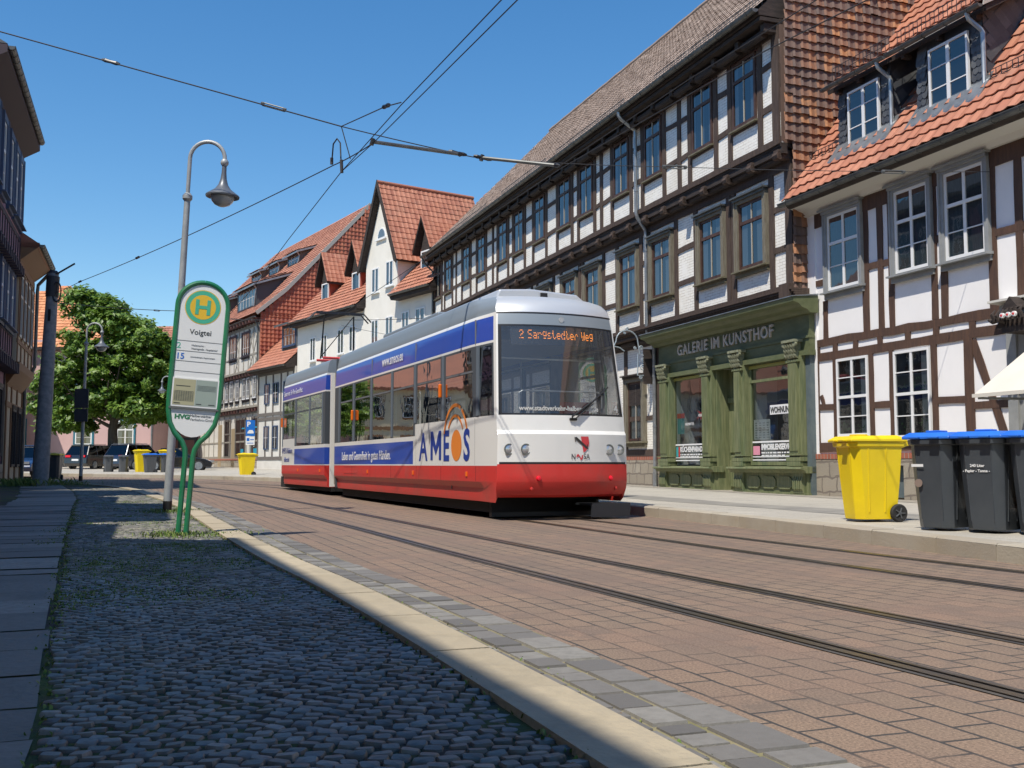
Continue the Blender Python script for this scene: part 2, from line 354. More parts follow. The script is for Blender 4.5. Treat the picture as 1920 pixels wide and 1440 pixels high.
m_cob = M('dark_cobbles', (.1, .1, .11), .42, stops=[(0, (.06, .056, .05)), (.45, (.105, .099, .09)), (.8, (.155, .146, .13)), (1, (.23, .215, .19))], col2=(.08, .075, .068), vs=25, bmp=.5, bs=45, bd=.006)
m_cob = M('dark_cobbles', (.1, .1, .11), .45, stops=[(0, (.065, .06, .052)), (.45, (.11, .103, .092)), (.8, (.16, .15, .132)), (1, (.24, .222, .195))], col2=(.085, .08, .07), vs=25, bmp=.5, bs=45, bd=.006, dirt=(.075, .085, .04), ds=1.6, dk=.6)
m_cobm = M('mossy_cobbles', (.1, .1, .11), .6, stops=[(0, (.085, .08, .07)), (.45, (.13, .125, .11)), (.8, (.19, .18, .155)), (1, (.27, .25, .22))], col2=(.11, .105, .09), vs=25, bmp=.5, bs=45, bd=.006, dirt=(.15, .17, .045), ds=.8, dk=.85)
m_slab = M('granite_slabs', (.2, .19, .18), .75, dirt=(.11, .105, .085), ds=2.2, dk=.7, stops=[(0, (.18, .165, .14)), (.5, (.25, .23, .195)), (1, (.33, .305, .26))], col2=(.16, .148, .125), vs=18, bmp=.6, bs=28, bd=.01)
def jointmat():
    m, nt, b = base('joint_soil'); vec = coords(nt)
    g = ramp(nt, noi(nt, vec, .9, 5, .7), [(.45, (.05, .045, .038)), (.56, (.06, .085, .022)), (.72, (.10, .14, .03))])
    nt.links.new(g, b.inputs['Base Color']); b.inputs['Roughness'].default_value = .95; bump(nt, b, noi(nt, vec, 80, 5), .8, .02); return m
m_joint = jointmat()
sheet('ground', [(-300, -200), (300, -200), (300, 400), (-300, 400)], -.03, m_ground)
sheet('road', KL[::-1] + KR, 0, m_road, step=2)
sheet('pavement', KR[::-1] + [(120, -8), (120, 140), (-60, 140)], .15, m_walk)
sheet('footpath', [(-60, -6)] + KL, .055, m_joint)
m_asph = M('asphalt', (.20, .19, .17), .9, col2=(.27, .255, .22), vs=2, bmp=.4, bs=70, dirt=(.14, .13, .115), ds=1.5, dk=.6)
m_mos = M('rubble_strip', (.33, .30, .25), .9, col2=(.24, .22, .18), vs=14, bmp=1, bs=22, bd=.03)
def spq(s, p): v = SP(s, p); return (v.x, v.y)
sheet('asphalt_strip', [spq(7, 9.6), spq(9, 10.4)] + [spq(s, 10.7 + .12 * math.sin(s)) for s in range(11, 50, 2)] + [spq(49, 9.7)] + [spq(s, 9.75 + .10 * math.sin(s * 1.3)) for s in range(47, 12, -2)], .154, m_asph)
sheet('rubble_strip', [spq(7, 13.7)] + [spq(s, 13.75 + .06 * math.sin(s * 2)) for s in range(8, 50, 1)] + [spq(50, 14.6), spq(7, 14.6)], .156, m_mos)
def hz(x, y, sd): return noise.noise(Vector((x * 1.3, y * 1.3, sd)))
# kerb stones
def kerb(name, pl, w, l0, z0, z1, mat, side, lo, hi, tilt=0):
    b = MB(); d = lo; inner = offset_pl(pl, side * w)
    while d < hi:
        l = l0 * (.8 + .4 * rnd.random()); (p, t), (q, _) = along(pl, [d + .006, d + l - .006]); n = Vector((t.y, -t.x)) * side
        j = (rnd.random() - .5) * .008
        top = z1 + j; e0 = E(p.y); e1 = E(q.y); a = p; c = q; a2 = p + n * w; c2 = q + n * w; ch = .02
        V = [(a.x, a.y, e0 + z0), (c.x, c.y, e1 + z0), (c.x, c.y, e1 + top - ch), (a.x, a.y, e0 + top - ch),
             (a.x + n.x * ch, a.y + n.y * ch, e0 + top), (c.x + n.x * ch, c.y + n.y * ch, e1 + top), (c2.x, c2.y, e1 + top + tilt), (a2.x, a2.y, e0 + top + tilt), (c2.x, c2.y, e1 + z0), (a2.x, a2.y, e0 + z0)]
        b.add(V, [(0, 1, 2, 3), (3, 2, 5, 4), (4, 5, 6, 7), (7, 6, 8, 9), (0, 3, 4, 7, 9), (1, 8, 6, 5, 2)]); d += l
    return struct(b.build(name, mat))
kerb('kerb', KL, .30, 1.0, -.05, .085, m_kerb, -1, 0, 62)
kerb('kerb', KR, .28, 1.0, -.05, .165, m_kerbr, 1, 0, 75)
# gutter setts in a sandy bed
m_sand = M('sand_joint', (.26, .22, .13), .95, col2=(.17, .16, .07), vs=4, bmp=.5, bs=60)
KO = offset_pl(KL, .50)
b = MB()
for i in range(len(KL) - 1): b.quad(*[(x, y, E(y) + .007) for x, y in (KL[i], KO[i], KO[i + 1], KL[i + 1])])
struct(b.build('gutter_bed', m_sand, fix=False))
b = MB(); 
for row, wd, off in ((0, .13, .008), (1, .15, .142), (2, .19, .296)):
    d = 4.0
    while d < 62:
        l = (.12 + .14 * rnd.random()) if row < 2 else (.17 + .16 * rnd.random()); (p, t), (q, _) = along(KL, [d, d + l - .010]); n = Vector((t.y, -t.x))
        o0 = off + rnd.random() * .004; o1 = off + wd - .008 + (rnd.random() * .03 if row == 2 else 0); z = .012 + rnd.random() * .008
        P = [p + n * o0, q + n * o0, q + n * o1, p + n * o1]; c = sum(P, Vector((0, 0))) / 4
        V = [(a.x, a.y, E(a.y) - .02) for a in P] + [(a.x * .92 + c.x * .08, a.y * .92 + c.y * .08, E(a.y) + z) for a in P]
        b.add(V, [(4, 5, 6, 7), (0, 1, 5, 4), (1, 2, 6, 5), (2, 3, 7, 6), (3, 0, 4, 7)]); d += l
struct(b.build('gutter_setts', m_sett))
# big granite slabs of the footpath: strip whose right edge follows the photo
SE = smooth_pl([(.6, -3.0), (-.75, 1.0), (-1.29, 2.89), (-2.17, 4.95), (-3.06, 7.09), (-6.9, 16.31), (-11.2, 27), (-15.6, 36.2)], 1)
b = MB(); d = .2
while d < 43:
    l = .42 + .3 * rnd.random(); (p, t), (q, _) = along(SE, [d, d + l - .014]); n = Vector((-t.y, t.x)); wd = 1.25 + .1 * rnd.random()
    x0 = rnd.random() * .03; z = [.062 + (rnd.random() - .5) * .012 for _ in range(4)]
    N = 6; V = []; F = []
    for i in range(N + 1):
        for k, a in enumerate((p, q)):
            f = i / N; c = a + n * (x0 + wd * f) + t * ((hz(a.x + i * .4, a.y, 3) * .012)); V.append((c.x, c.y, E(c.y) + z[k] * (1 - f) + z[k + 2] * f + hz(c.x * 3, c.y * 3, 1) * .004))
    F = [(2 * i, 2 * i + 1, 2 * i + 3, 2 * i + 2) for i in range(N)]
    b.add(V, F); r = b.r[-1]
    V2 = [(p.x, p.y), (q.x, q.y), (q.x + n.x * wd, q.y + n.y * wd), (p.x + n.x * wd, p.y + n.y * wd)]
    b.add([(a[0], a[1], E(a[1]) + h) for h in (0, .055) for a in V2], [(0, 1, 5, 4), (1, 2, 6, 5), (2, 3, 7, 6), (3, 0, 4, 7)], r=r); d += l
struct(b.build('stone_slab_path', m_slab, fix=True))
# cobbles: real little stones in wavering rows between slabs and kerb, and left of the slabs
def cobbles(name, left, right, y0, y1, size, cm=None):
    def xat(pl, y):
        for a, c in zip(pl, pl[1:]):
            if a[1] <= y <= c[1]: return a[0] + (c[0] - a[0]) * (y - a[1]) / (c[1] - a[1] + 1e-9)
        return pl[-1][0]
    b = MB(); ca, sa = math.cos(R(14)), math.sin(R(14)); y = y0; row = 0
    sw = size
    rows = int((y1 - y0 + 4) / sw)
    for i in range(-6, rows):
        for j in range(-int(10 / sw), int(6 / sw)):
            u = (j + (i % 2) * .5 + .08 * math.sin(i * .7) + (rnd.random() - .5) * .26) * sw * 1.14; v = i * sw * .92 + math.sin(j * sw * 1.6) * .14 + (rnd.random() - .5) * .012
            cy = y0 + v * ca + 0 * u; cx = xat(right, min(max(cy, y0), y1)) + u
            cy += u * sa
            if not (y0 <= cy <= y1): continue
            xl = xat(left, cy) + sw * .42; xr = xat(right, cy) - sw * .42
            if cx < xl or cx > xr: continue
            hw = sw * .56 * (.86 + .16 * rnd.random()); hh = sw * .46 * (.86 + .14 * rnd.random()); an = R(14) + (rnd.random() - .5) * .5 + .25 * math.sin(cx * 2)
            z = .066 + (rnd.random() - .5) * .007 + hz(cx, cy, 5) * .014; e = E(cy); tl = (rnd.random() - .5) * .006; tm = (rnd.random() - .5) * .006
            pts = []
            for k in range(6 if rnd.random() < .35 else 5 if rnd.random() < .5 else 4): pass
            K = 8
            for k in range(K):
                a = math.pi / 4 + math.pi / 2 * (k // 2) + (.17 if k % 2 else -.17); cc, ss = math.cos(a), math.sin(a)
                q = 1 / max(abs(cc), abs(ss)) ; q = min(q, 1.28)
                q *= .94 + (rnd.random() - .5) * .15
                px, py = cc * q * hw, ss * q * hh; pts.append((px * math.cos(an) - py * math.sin(an), px * math.sin(an) + py * math.cos(an)))
            V = [(cx + px, cy + py, e + .03) for px, py in pts] + [(cx + px * .97, cy + py * .97, e + z - .008 + px * tl / hw + py * tm / hh) for px, py in pts] + \
                [(cx + px * .84, cy + py * .84, e + z - .001 + px * tl / hw + py * tm / hh) for px, py in pts] + [(cx + tl, cy + tm, e + z + .0015)]
            F = []
            for k in range(K):
                n = (k + 1) % K; F += [(k, n, K + n, K + k), (K + k, K + n, 2 * K + n, 2 * K + k), (2 * K + k, 2 * K + n, 3 * K)]
            b.add(V, F, r=rnd.random())
    return struct(b.build(name, cm or m_cob, smooth=True, fix=False, angle=50))
KI = offset_pl(KL, -.295)
cobbles('cobbled_verge', SE, KI, 2.0, 7.5, .063)
cobbles('cobbled_verge', SE, KI, 7.5, 14, .088, m_cobm)
cobbles('cobbled_verge', SE, KI, 14, 33, .14, m_cobm)
SL = offset_pl(SE, -1.36)
cobbles('cobbled_edge', [(a - 2.8, c) for a, c in SL], SL, 5.5, 20, .13)
# rails, set flush in the paving
def rail(pts):
    pl = smooth_pl(pts, 2); b = MB()
    for (o0, o1, z, m) in ((-.065, -.035, .0045, 1), (.075, .105, .0045, 1), (-.035, .02, .010, 0), (.02, .052, .0025, 2), (.052, .075, .009, 0)):
        A = offset_pl(pl, o0); B = offset_pl(pl, o1)
        for i in range(len(A) - 1):
            b.quad(*[(q[0], q[1], E(q[1]) + z) for q in (A[i], A[i + 1], B[i + 1], B[i])], m=m)
    o = b.build('tram_rail', [m_steel, m_tar, m_rubber], fix=False)
    return struct(o)
RA = [(5.5, -5.2), (2.95, 1.4), (1.93, 4.0), (1.3, 5.62), (.17, 8.45), (-.60, 10.35), (-1.96, 13.95), (-4.88, 21.4), (-7.75, 28.0), (-11.0, 34.2), (-15.5, 40.0), (-21, 44.7), (-32, 50), (-60, 59)]
RB = [(6.45, -4.9), (3.88, 1.75), (2.87, 4.35), (2.24, 5.98), (1.10, 8.82), (.33, 10.75), (-1.03, 14.3), (-3.96, 21.8), (-6.85, 28.45), (-10.1, 34.8), (-14.9, 40.8), (-20.6, 45.6), (-31.7, 51), (-60, 60)]
RC = [(8.3, -4.1), (5.65, 2.1), (4.3, 5.5), (3.5, 7.5), (2.43, 10.3), (.40, 15.9), (-1.7, 21.1), (-4.9, 29.1), (-8.4, 36.0), (-13.4, 42.4), (-19.8, 47.3), (-31, 52.6), (-60, 61.5)]
RD = [(9.2, -3.8), (6.6, 2.45), (5.2, 5.9), (4.42, 7.9), (3.38, 10.65), (1.34, 16.25), (-.78, 21.5), (-4.0, 29.5), (-7.6, 36.5), (-12.8, 43.1), (-19.4, 48.2), (-30.7, 53.6), (-60, 62.5)]
for q in (RA, RB, RC, RD): rail(q)
# grass tufts in the joints
def tufts(name, spots, mat):
    b = MB()
    for (x, y, n, sp, h, z0) in spots:
        for _ in range(n):
            px = x + rnd.gauss(0, sp); py = y + rnd.gauss(0, sp * 1.3); a = rnd.random() * 6.28; l = h * (.4 + rnd.random()); wd = .004 + .004 * rnd.random()
            dx, dy = math.cos(a), math.sin(a); bend = l * (.3 + .7 * rnd.random()); z = E(py) + z0
            b.add([(px - dy * wd, py + dx * wd, z), (px + dy * wd, py - dx * wd, z), (px + dx * bend * .4 + dy * wd, py + dy * bend * .4 - dx * wd, z + l * .7), (px + dx * bend, py + dy * bend, z + l)], [(0, 1, 2, 3)])
    o = b.build(name, mat, fix=False); o['kind'] = 'stuff'; return o
m_grass = M('grass', (.10, .17, .03), .8, stops=[(0, (.07, .13, .02)), (.6, (.12, .19, .035)), (1, (.24, .24, .08))], col2=(.1, .16, .03), vs=3)
sp = [(-3.9, 12.1, 420, .16, .045, .06), (-3.4, 12.3, 260, .2, .03, .06), (-5.95, 18.1, 400, .25, .05, .06), (-16.2, 34.9, 500, .5, .22, .06), (-15.3, 36.0, 150, .4, .12, .06)]
for _ in range(900):                       # mossy band in front of and behind the stop
    s = rnd.uniform(6.5, 11.5) if rnd.random() < .5 else rnd.uniform(11.5, 25); p = max(-.35, min(.8, rnd.gauss(.2, .4))) if s < 11.5 else rnd.uniform(-.95, .75); v = SP(s, p)
    kx = 0
    sp.append((v.x, v.y, 16, .10, .014, .058))
for (p, t) in along(KL, [6 + .25 * i for i in range(95)]): sp.append((p.x - t.y * .31, p.y + t.x * .31, 9, .03, .016, .065)); sp.append((p.x + t.y * .14, p.y - t.x * .14, 4, .03, .009, .008))
for (p, t) in along(SE, [5 + .2 * i for i in range(120)]): sp.append((p.x + .03, p.y, 14, .03, .014, .055))
tufts('grass', sp, m_grass)

# leaves and grit washed along the kerbs
b = MB()
for _ in range(900):
    pl = KL if rnd.random() < .6 else KR; (p, t), = along(pl, [rnd.uniform(5, 45)]); n = Vector((t.y, -t.x)); o = (abs(rnd.gauss(0, .12)) + .01) if pl is KL else -(abs(rnd.gauss(0, .10)) + .01)
    if rnd.random() < .2: o = -.3 - rnd.random() * .5 if pl is KL else .3 + rnd.random()
    q = p + n * o; a = rnd.random() * 6.28; s = .006 + .014 * rnd.random() ** 2; z = E(q.y) + (.018 if (pl is KL and o > 0) else .006 if pl is KR and o < 0 else .088 if pl is KL else .172)
    b.add([(q.x + s * math.cos(a + k * 1.57) * (1 if k % 2 else .5), q.y + s * math.sin(a + k * 1.57) * (1 if k % 2 else .5), z + .004 * rnd.random()) for k in range(4)], [(0, 1, 2, 3)])
o_ = b.build('leaf_litter', M('dry_leaf', (.2, .13, .06), .9, stops=[(0, (.10, .07, .04)), (.5, (.22, .15, .07)), (.8, (.30, .26, .16)), (1, (.12, .16, .04))], col2=(.16, .11, .06)), fix=False); o_['kind'] = 'stuff'
# ------------------------------------------------------------------ building helpers.  house frame: x into the house (street at -x), y along the facade, z up
def tiles(name, parent, O, U, V, nu, nv, mat, clip=None, lift=.035, amp=.018, prof=4, jit=.006, extra=None):
    """roof tiles: O lower corner, U vector of one tile across, V vector of one tile up the slope"""
    O, U, V = Vector(O), Vector(U), Vector(V); n = U.cross(V).normalized(); b = MB() if extra is None else extra
    if n.z < -.05 or (abs(n.z) < .05 and n.y > .3): n = -n
    K = prof; W = [0, .5, 1.0, .45, 0, -.05] if K == 5 else [.15, 1.0, .35, -.1, .15][:K + 1] if K == 4 else [.2, 1, -.1, .2]
    for j in range(nv):
        for i in range(nu):
            if clip and not clip(i + .5, j + .5): continue
            dz = rnd.gauss(0, jit * .6); dv = rnd.gauss(0, jit)
            vs = []
            for k in range(K + 1):
                f = k / K; h = W[k] * amp
                lo = O + U * (i + f * 1.02) + V * j + V.normalized() * dv + n * (lift + h + dz); hi = O + U * (i + f * 1.02) + V * (j + 1.06) + n * (h * .9 + .004 + dz * .3)
                vs += [lo, hi, lo - n * .022]
            fs = []
            for k in range(K): a = 3 * k; fs += [(a, a + 3, a + 4, a + 1), (a + 2, a + 5, a + 3, a)]
            b.add(vs, fs)
    if extra is None: return b.build(name, mat, parent, fix=False)
def timber(b, x, y0, z0, y1, z1, w, t=.025, n=None, wob=.010):
    """a hand-hewn beam lying on the wall face x (proud by t) from (y0,z0) to (y1,z1)"""
    A = Vector((y0, z0)); B = Vector((y1, z1)); L = (B - A).length; d = (B - A) / L; q = Vector((-d.y, d.x)); n = n or max(2, int(L / .45))
    Vs = []
    t += rnd.random() * .004
    for i in range(n + 1):
        p = A + d * (L * i / n); a = w / 2 + rnd.uniform(-wob, wob); c = w / 2 + rnd.uniform(-wob, wob)
        for s, xx in ((-a, x + .02), (-a, x - t), (c, x - t), (c, x + .02)): v = p + q * s; Vs.append((xx, v.x, v.y))
    F = []
    for i in range(n):
        a = 4 * i
        for k in range(3): F.append((a + k, a + k + 4, a + k + 5, a + k + 1))
    F += [(0, 1, 2, 3), tuple(4 * n + k for k in (3, 2, 1, 0))]
    b.add(Vs, F)
def window(par, y0, y1, z0, z1, x=0, frame=None, bars=None, fw=.055, cols=2, trans=(), rows=(), case=None, cw=.13, cp=.08, sill=None, sp=.12, head=None, hm=None, curtain=True, pane=None, name='window', barw=.028, room=True, proj=.035, cm=None, roww=.022, blind=None):
    """frame mesh with panes, casing, sill and curtain as its own pieces"""
    frame = frame or m_white; bars = bars or frame; b = MB(); xf = x - proj
    b.box(xf - .02, x, y0, y0 + fw, z0, z1); b.box(xf - .02, x, y1 - fw, y1, z0, z1); b.box(xf - .021, x, y0 + fw, y1 - fw, z0, z0 + fw); b.box(xf - .021, x, y0 + fw, y1 - fw, z1 - fw, z1)
    for t in trans: zt = z0 + (z1 - z0) * t; b.box(xf - .026, x, y0 + fw, y1 - fw, zt - fw * .55, zt + fw * .55)
    bb = b if bars is frame else MB()
    for c in range(1, cols): yc = y0 + (y1 - y0) * c / cols; bb.box(xf - .016, xf + .012, yc - barw / 2, yc + barw / 2, z0 + fw, z1 - fw)
    for r in rows: zr = z0 + (z1 - z0) * r; bb.box(xf - .012, xf + .010, y0 + fw, y1 - fw, zr - roww / 2, zr + roww / 2)
    f = b.build(name, frame, par)
    if bb is not b: bb.build('glazing_bar', bars, f)
    g = MB(); xg = xf + .004
    g.quad((xg, y0 + fw * .8, z0 + fw * .8), (xg, y1 - fw * .8, z0 + fw * .8), (xg, y1 - fw * .8, z1 - fw * .8), (xg, y0 + fw * .8, z1 - fw * .8)); g.build('pane', pane or m_pane, f, fix=False)
    g = MB(); g.box(x - .010, x - .004, y0 + .01, y1 - .01, z0 + .01, z1 - .01); g.build('dark_interior', m_dark, f)
    if curtain:
        g = MB(); xc = x - .016
        k = 7; wd = (y1 - y0) - 2 * fw
        for (a, c) in (((0, .30), (.74, 1)) if curtain is True else curtain):
            for i in range(k):
                p0 = y0 + fw + wd * (a + (c - a) * i / k); p1 = y0 + fw + wd * (a + (c - a) * (i + 1) / k)
                g.quad((xc + .003 * (i % 2), p0, z0 + fw), (xc + .003 * ((i + 1) % 2), p1, z0 + fw), (xc + .003 * ((i + 1) % 2), p1, z1 - fw), (xc + .003 * (i % 2), p0, z1 - fw))
        g.build('curtain', cm or m_curt, f, fix=False)
    if blind:
        g = MB(); zz = z1 - fw
        while zz > blind: g.box(xf - .018, xf - .004, y0 + fw, y1 - fw, zz - .036, zz, r=rnd.random()); zz -= .042
        g.build('blind', m_wood_bd, f)
    if case:
        c = MB(); c.box(x - cp, x, y0 - cw, y0, z0 - .03, z1 + cw); c.box(x - cp, x, y1, y1 + cw, z0 - .03, z1 + cw); c.box(x - cp + .004, x, y0, y1, z1, z1 + cw)
        c.box(x - cp - .018, x - cp, y0 - cw, y0 - cw * .6, z0 - .03, z1 + cw); c.box(x - cp - .018, x - cp, y1 + cw * .6, y1 + cw, z0 - .03, z1 + cw)
        c.build('casing', case, f)
    if head:
        c = MB(); c.box(x - cp - .11, x, y0 - cw - .05, y1 + cw + .05, z1 + cw + .003, z1 + cw + .045); c.box(x - cp - .05, x, y0 - cw, y1 + cw, z1 + cw - .06, z1 + cw); c.build('head_board', hm or case, f)
    if sill:
        c = MB(); e = cw if case else .04; c.add([(x, y0 - e - .03, z0 - .015), (x - sp - .03, y0 - e - .03, z0 - .045), (x - sp - .03, y1 + e + .03, z0 - .045), (x, y1 + e + .03, z0 - .015),
            (x, y0 - e - .03, z0 - .075), (x - sp - .03, y0 - e - .03, z0 - .08), (x - sp - .03, y1 + e + .03, z0 - .08), (x, y1 + e + .03, z0 - .075)], [(0, 1, 2, 3), (4, 7, 6, 5), (0, 4, 5, 1), (1, 5, 6, 2), (2, 6, 7, 3)])
        if case: c.box(x - sp * .5, x, y0 - e, y1 + e, z0 - .19, z0 - .08)
        c.build('sill', sill, f)
    return f
def gutter(par, x, y0, y1, z, r=.075, mat=None, brackets=.9, name='gutter'):
    b = MB(); n = 7
    for k in range(n):
        a0 = math.pi + math.pi * k / n; a1 = math.pi + math.pi * (k + 1) / n
        P = [(x + r * math.cos(a), y, z + r * math.sin(a)) for y in (y0, y1) for a in (a0, a1)]; b.quad(P[0], P[1], P[3], P[2], r=.5)
        Q = [(x + (r - .006) * math.cos(a), y, z + (r - .006) * math.sin(a)) for y in (y0, y1) for a in (a0, a1)]; b.quad(Q[0], Q[2], Q[3], Q[1], r=.5)
    b.tube([(x - r, y0, z), (x - r, y1, z)], .011, 6)
    for y in (y0, y1): b.poly([(x + r * math.cos(math.pi + math.pi * k / n), y, z + r * math.sin(math.pi + math.pi * k / n)) for k in range(n + 1)])
    y = y0 + .3
    while y < y1: b.tube([(x + (r + .006) * math.cos(math.pi + math.pi * k / 6), y, z + (r + .006) * math.sin(math.pi + math.pi * k / 6)) for k in range(7)] + [(x + r + .03, y, z + .05)], .009, 5); y += brackets
    return b.build(name, mat or m_zincd, par, smooth=True, fix=False)
def roof_slab(par, x0, z0, x1, z1, y0, y1, mat, th=.12, name='roof'):
    b = MB(); b.prism([(x0, z0), (x1, z1), (x1, z1 - th), (x0, z0 - th)], y0, y1, 'y'); return b.build(name, mat, par)

# ------------------------------------------------------------------ the long half-timbered house with the gallery
B0 = 20.45
hB = thing('timber_framed_house', 'long three-storey half-timbered house with white brick infill and green gallery shopfront', 'house', SP(B0, 14.5, 0), -SA)
LB = 31.0
X1, X2, XG = -.25, -.55, -1.2
b = MB()
b.box(0, 10, 6.9, LB, 1.05, 4.78); b.box(.9, 10, 0, 6.9, .1, 4.78); b.box(0, .9, -.2, 7.2, 3.5, 4.78)
b.box(X1, 10.002, .003, LB, 4.95, 8.1); b.box(X2, 10.004, 0, LB, 8.40, 11.3)
b.build('infill_wall', m_wbrick, hB)
b = MB(); b.box(-.03, 10, 7.05, LB, -.2, 1.02); b.box(.02, 9.9, .1, 7.05, -.2, .12); b.build('stone_plinth', m_stone, hB)
b = MB(); b.box(-.035, 0, 7.0, LB, 1.02, 1.14); b.build('brick_course', m_redbrick, hB)
W2c = [21.95, 24.03, 26.9, 29.06, 31.79, 33.73, 36.2, 38.51, 40.49, 43.41, 45.69, 48.67, 50.55]
W1c = [22.17, 24.13, 26.97, 29.19, 31.94, 33.95, 36.4, 38.7, 40.7, 43.6, 45.9, 48.7]
b = MB(); bd = MB()
# storey 2
def storey(x, z0, z1, wc, hw, zs, zt, corner, fr):
    edges = []
    timber(b, x, 0.0, z0 + .05, LB, z0 + .05, .15, .06)
    timber(b, x, 0.0, z1 - .12, LB, z1 - .12, .24, .045)
    timber(b, x, .13, z0, .13, z1, .27, .05)
    timber(b, x, LB - .12, z0, LB - .12, z1, .24, .05)
    prev = .27
    for s in wc:
        y = s - B0; a, c = y - hw - .12, y + hw + .12
        timber(b, x, a, z0, a, z1, .19, .04); timber(b, x, c, z0, c, z1, .19, .04)
        timber(b, x, a, zs - .07, c, zs - .07, .09, .035)
        gap = a - .1 - prev
        if gap > .25:
            segs = [(prev, a - .1)]
            if gap > 1.05:
                mid = prev + gap * rnd.choice([.38, .62]); timber(b, x, mid, z0, mid, z1, .19, .038); segs = [(prev, mid - .1), (mid + .1, a - .1)]
            for q0, q1 in segs:
                for f in fr: timber(b, x, q0 - .05, z0 + (z1 - z0) * f, q1 + .05, z0 + (z1 - z0) * f + rnd.uniform(-.05, .05), .14, .03)
        prev = c + .1
storey(X2, 8.42, 11.3, W2c, .57, 9.3, 0, 0, (.34, .70))
storey(X1, 4.98, 8.1, W1c, .74, 5.8, 0, 0, (.33, .64))
# ground floor right of the tram and beyond
for y in (7.35, 9.55, 11.6, 13.8, 16, 18.2, 20.4, 22.6, 24.8, 27, 29.2, 30.85): timber(b, 0, y, 1.3, y, 4.5, .22, .03)
timber(b, 0, 7.0, 1.24, LB, 1.24, .2, .04); timber(b, 0, 7.0, 4.62, LB, 4.62, .26, .045); 
for q in (7.4, 9.6): timber(b, 0, q, 2.3, q + 2, 2.3, .14, .03)
# beams on the jetties: sill beams, joist ends and curved filler boards
for (xa, xb, z, n) in ((X1, X2, 8.22, 27), (X2, XG + .15, 11.2, 27)):
    bd.box(xb - .02, xa + .1, -.02, LB, z + .12, z + .21)
    bd.box(xb + .0, xb + .16, -.04, LB, z - .05, z + .12) if xb == X2 else None
    for i in range(n + 1):
        y = .12 + (LB - .24) * i / n
        if xb == X2: b.box(xb - .07, xa + .05, y - .10, y + .10, z - .16, z + .05); b.lathe([(0, -.1), (.10, -.1), (.10, .1), (0, .1)], (xb - .02, y, z - .09), 8, axis='y')
        else: bd.box(xb + .12, xa, y - .08, y + .08, z - .10, z + .1)
        if i < n:
            y2 = .12 + (LB - .24) * (i + 1) / n; xc = xa - (.13 if xb == X2 else .24)
            bd.tube([(xc, y + .12, z - .07), (xc, y2 - .12, z - .07)], .105, 10, r=.2)
bd.box(X2 - .01, X1 + .1, 0, LB, 8.33, 8.42)
# first-floor sill over the ground floor, rough and split
for k in range(5): b.box(X1 - .10 + rnd.uniform(-.03, .03) - .02 * k, .1, -.12, LB, 4.74 + .05 * k, 4.785 + .05 * k)
b.box(X1 - .22, .1, -.06, .34, 4.78, 5.10)
for i in range(20): y = 7.4 + i * 1.2; bd.tube([(-.08, y, 4.66), (-.08, min(y + 1.0, LB), 4.66)], .10, 9)
b.build('timber_frame', m_wood_b, hB); bd.build('jetty_boarding', m_wood_bd, hB)
for s in W2c: window(hB, s - B0 - .53, s - B0 + .53, 9.32, 11.02, X2, m_frame_b, m_bar_b, .075, 2, (.70,), (), None, sill=m_sill_b, sp=.10, curtain=((0, .14), (.40, .52), (.9, 1)) if rnd.random() < .6 else ((0, .2), (.8, 1)))
for s in W1c: window(hB, s - B0 - .57, s - B0 + .57, 5.80, 7.48, X1, m_frame_b, m_bar_b, .075, 2, (.70,), (), m_casing_b, .15, .11, m_sill_b, .17, True, m_zincd, ((0, .3), (.72, 1)))
# shuttered ground-floor window left of the gallery
window(hB, 8.30, 9.32, 1.62, 3.45, 0, m_frame_b, m_bar_b, .07, 2, (), (), m_casing_b, .18, .13, m_sill_b, .18, True, m_wood_bd, ((0, .45), (.55, .9)), blind=2.75)
for yy in (12.0, 14.2, 16.4, 20.8, 25.2): window(hB, yy, yy + 1, 1.7, 3.7, 0, m_frame_b, m_bar_b, .07, 2, (.7,), (), m_casing_b, .15, .11, m_sill_b, .16)
# roof, real tiles towards the street
ez, rz, rx = 11.62, 18.1, 5.0
sl_ = Vector((rx + 1.12, 0, rz - ez)); nv = 27
roof = MB(); RE, RT = LB - .5, LB - 2.4          # the far verge leans back towards the ridge
V = [(x, -.02, z) for x, z in ((-1.12, ez - .06), (rx, rz - .06), (11.2, ez - .06), (11.2, ez - .18), (-1.12, ez - .18))] + [(-1.12, RE, ez - .06), (rx, RT, rz - .06), (11.2, RE, ez - .06), (11.2, RE, ez - .18), (-1.12, RE, ez - .18)]
roof.add(V, [(0, 1, 6, 5), (1, 2, 7, 6), (2, 3, 8, 7), (3, 4, 9, 8), (4, 0, 5, 9), (0, 4, 3, 2, 1), (5, 6, 7, 8, 9)]); roof = roof.build('roof', m_wood_bd, hB)
tiles('roof_tiles', roof, (-1.14, -.05, ez), (0, .2105, 0), tuple(sl_ / nv), 146, nv, m_tile_b, lambda i, j: i * .2105 < RE - (RE - RT) * j / nv, lift=.03, amp=.016)
b = MB(); b.tube([(rx, y, rz + .03 + .01 * math.sin(y * 9)) for y in [RT * i / 60 for i in range(61)]], .12, 8); b.build('ridge', m_tile_b, roof)
gutter(hB, XG - .02, -.05, LB + .05, 11.56, .085, m_zincd, .7)
b = MB()
for y0_, y1_ in ((0, 5.5), (7.5, 13), (14, 19), (21, 28)):     # snow guard and zinc patches above the gutter
    for z in (.08, .16, .24): b.tube([(-1.0, y0_, ez + .1 + z), (-1.0, y1_, ez + .1 + z)], .008, 4)
    y = y0_
    while y < y1_: b.tube([(-1.0, y, ez + .06), (-1.0, y, ez + .36)], .006, 4); y += .13
b.build('snow_guard', m_zincd, roof)
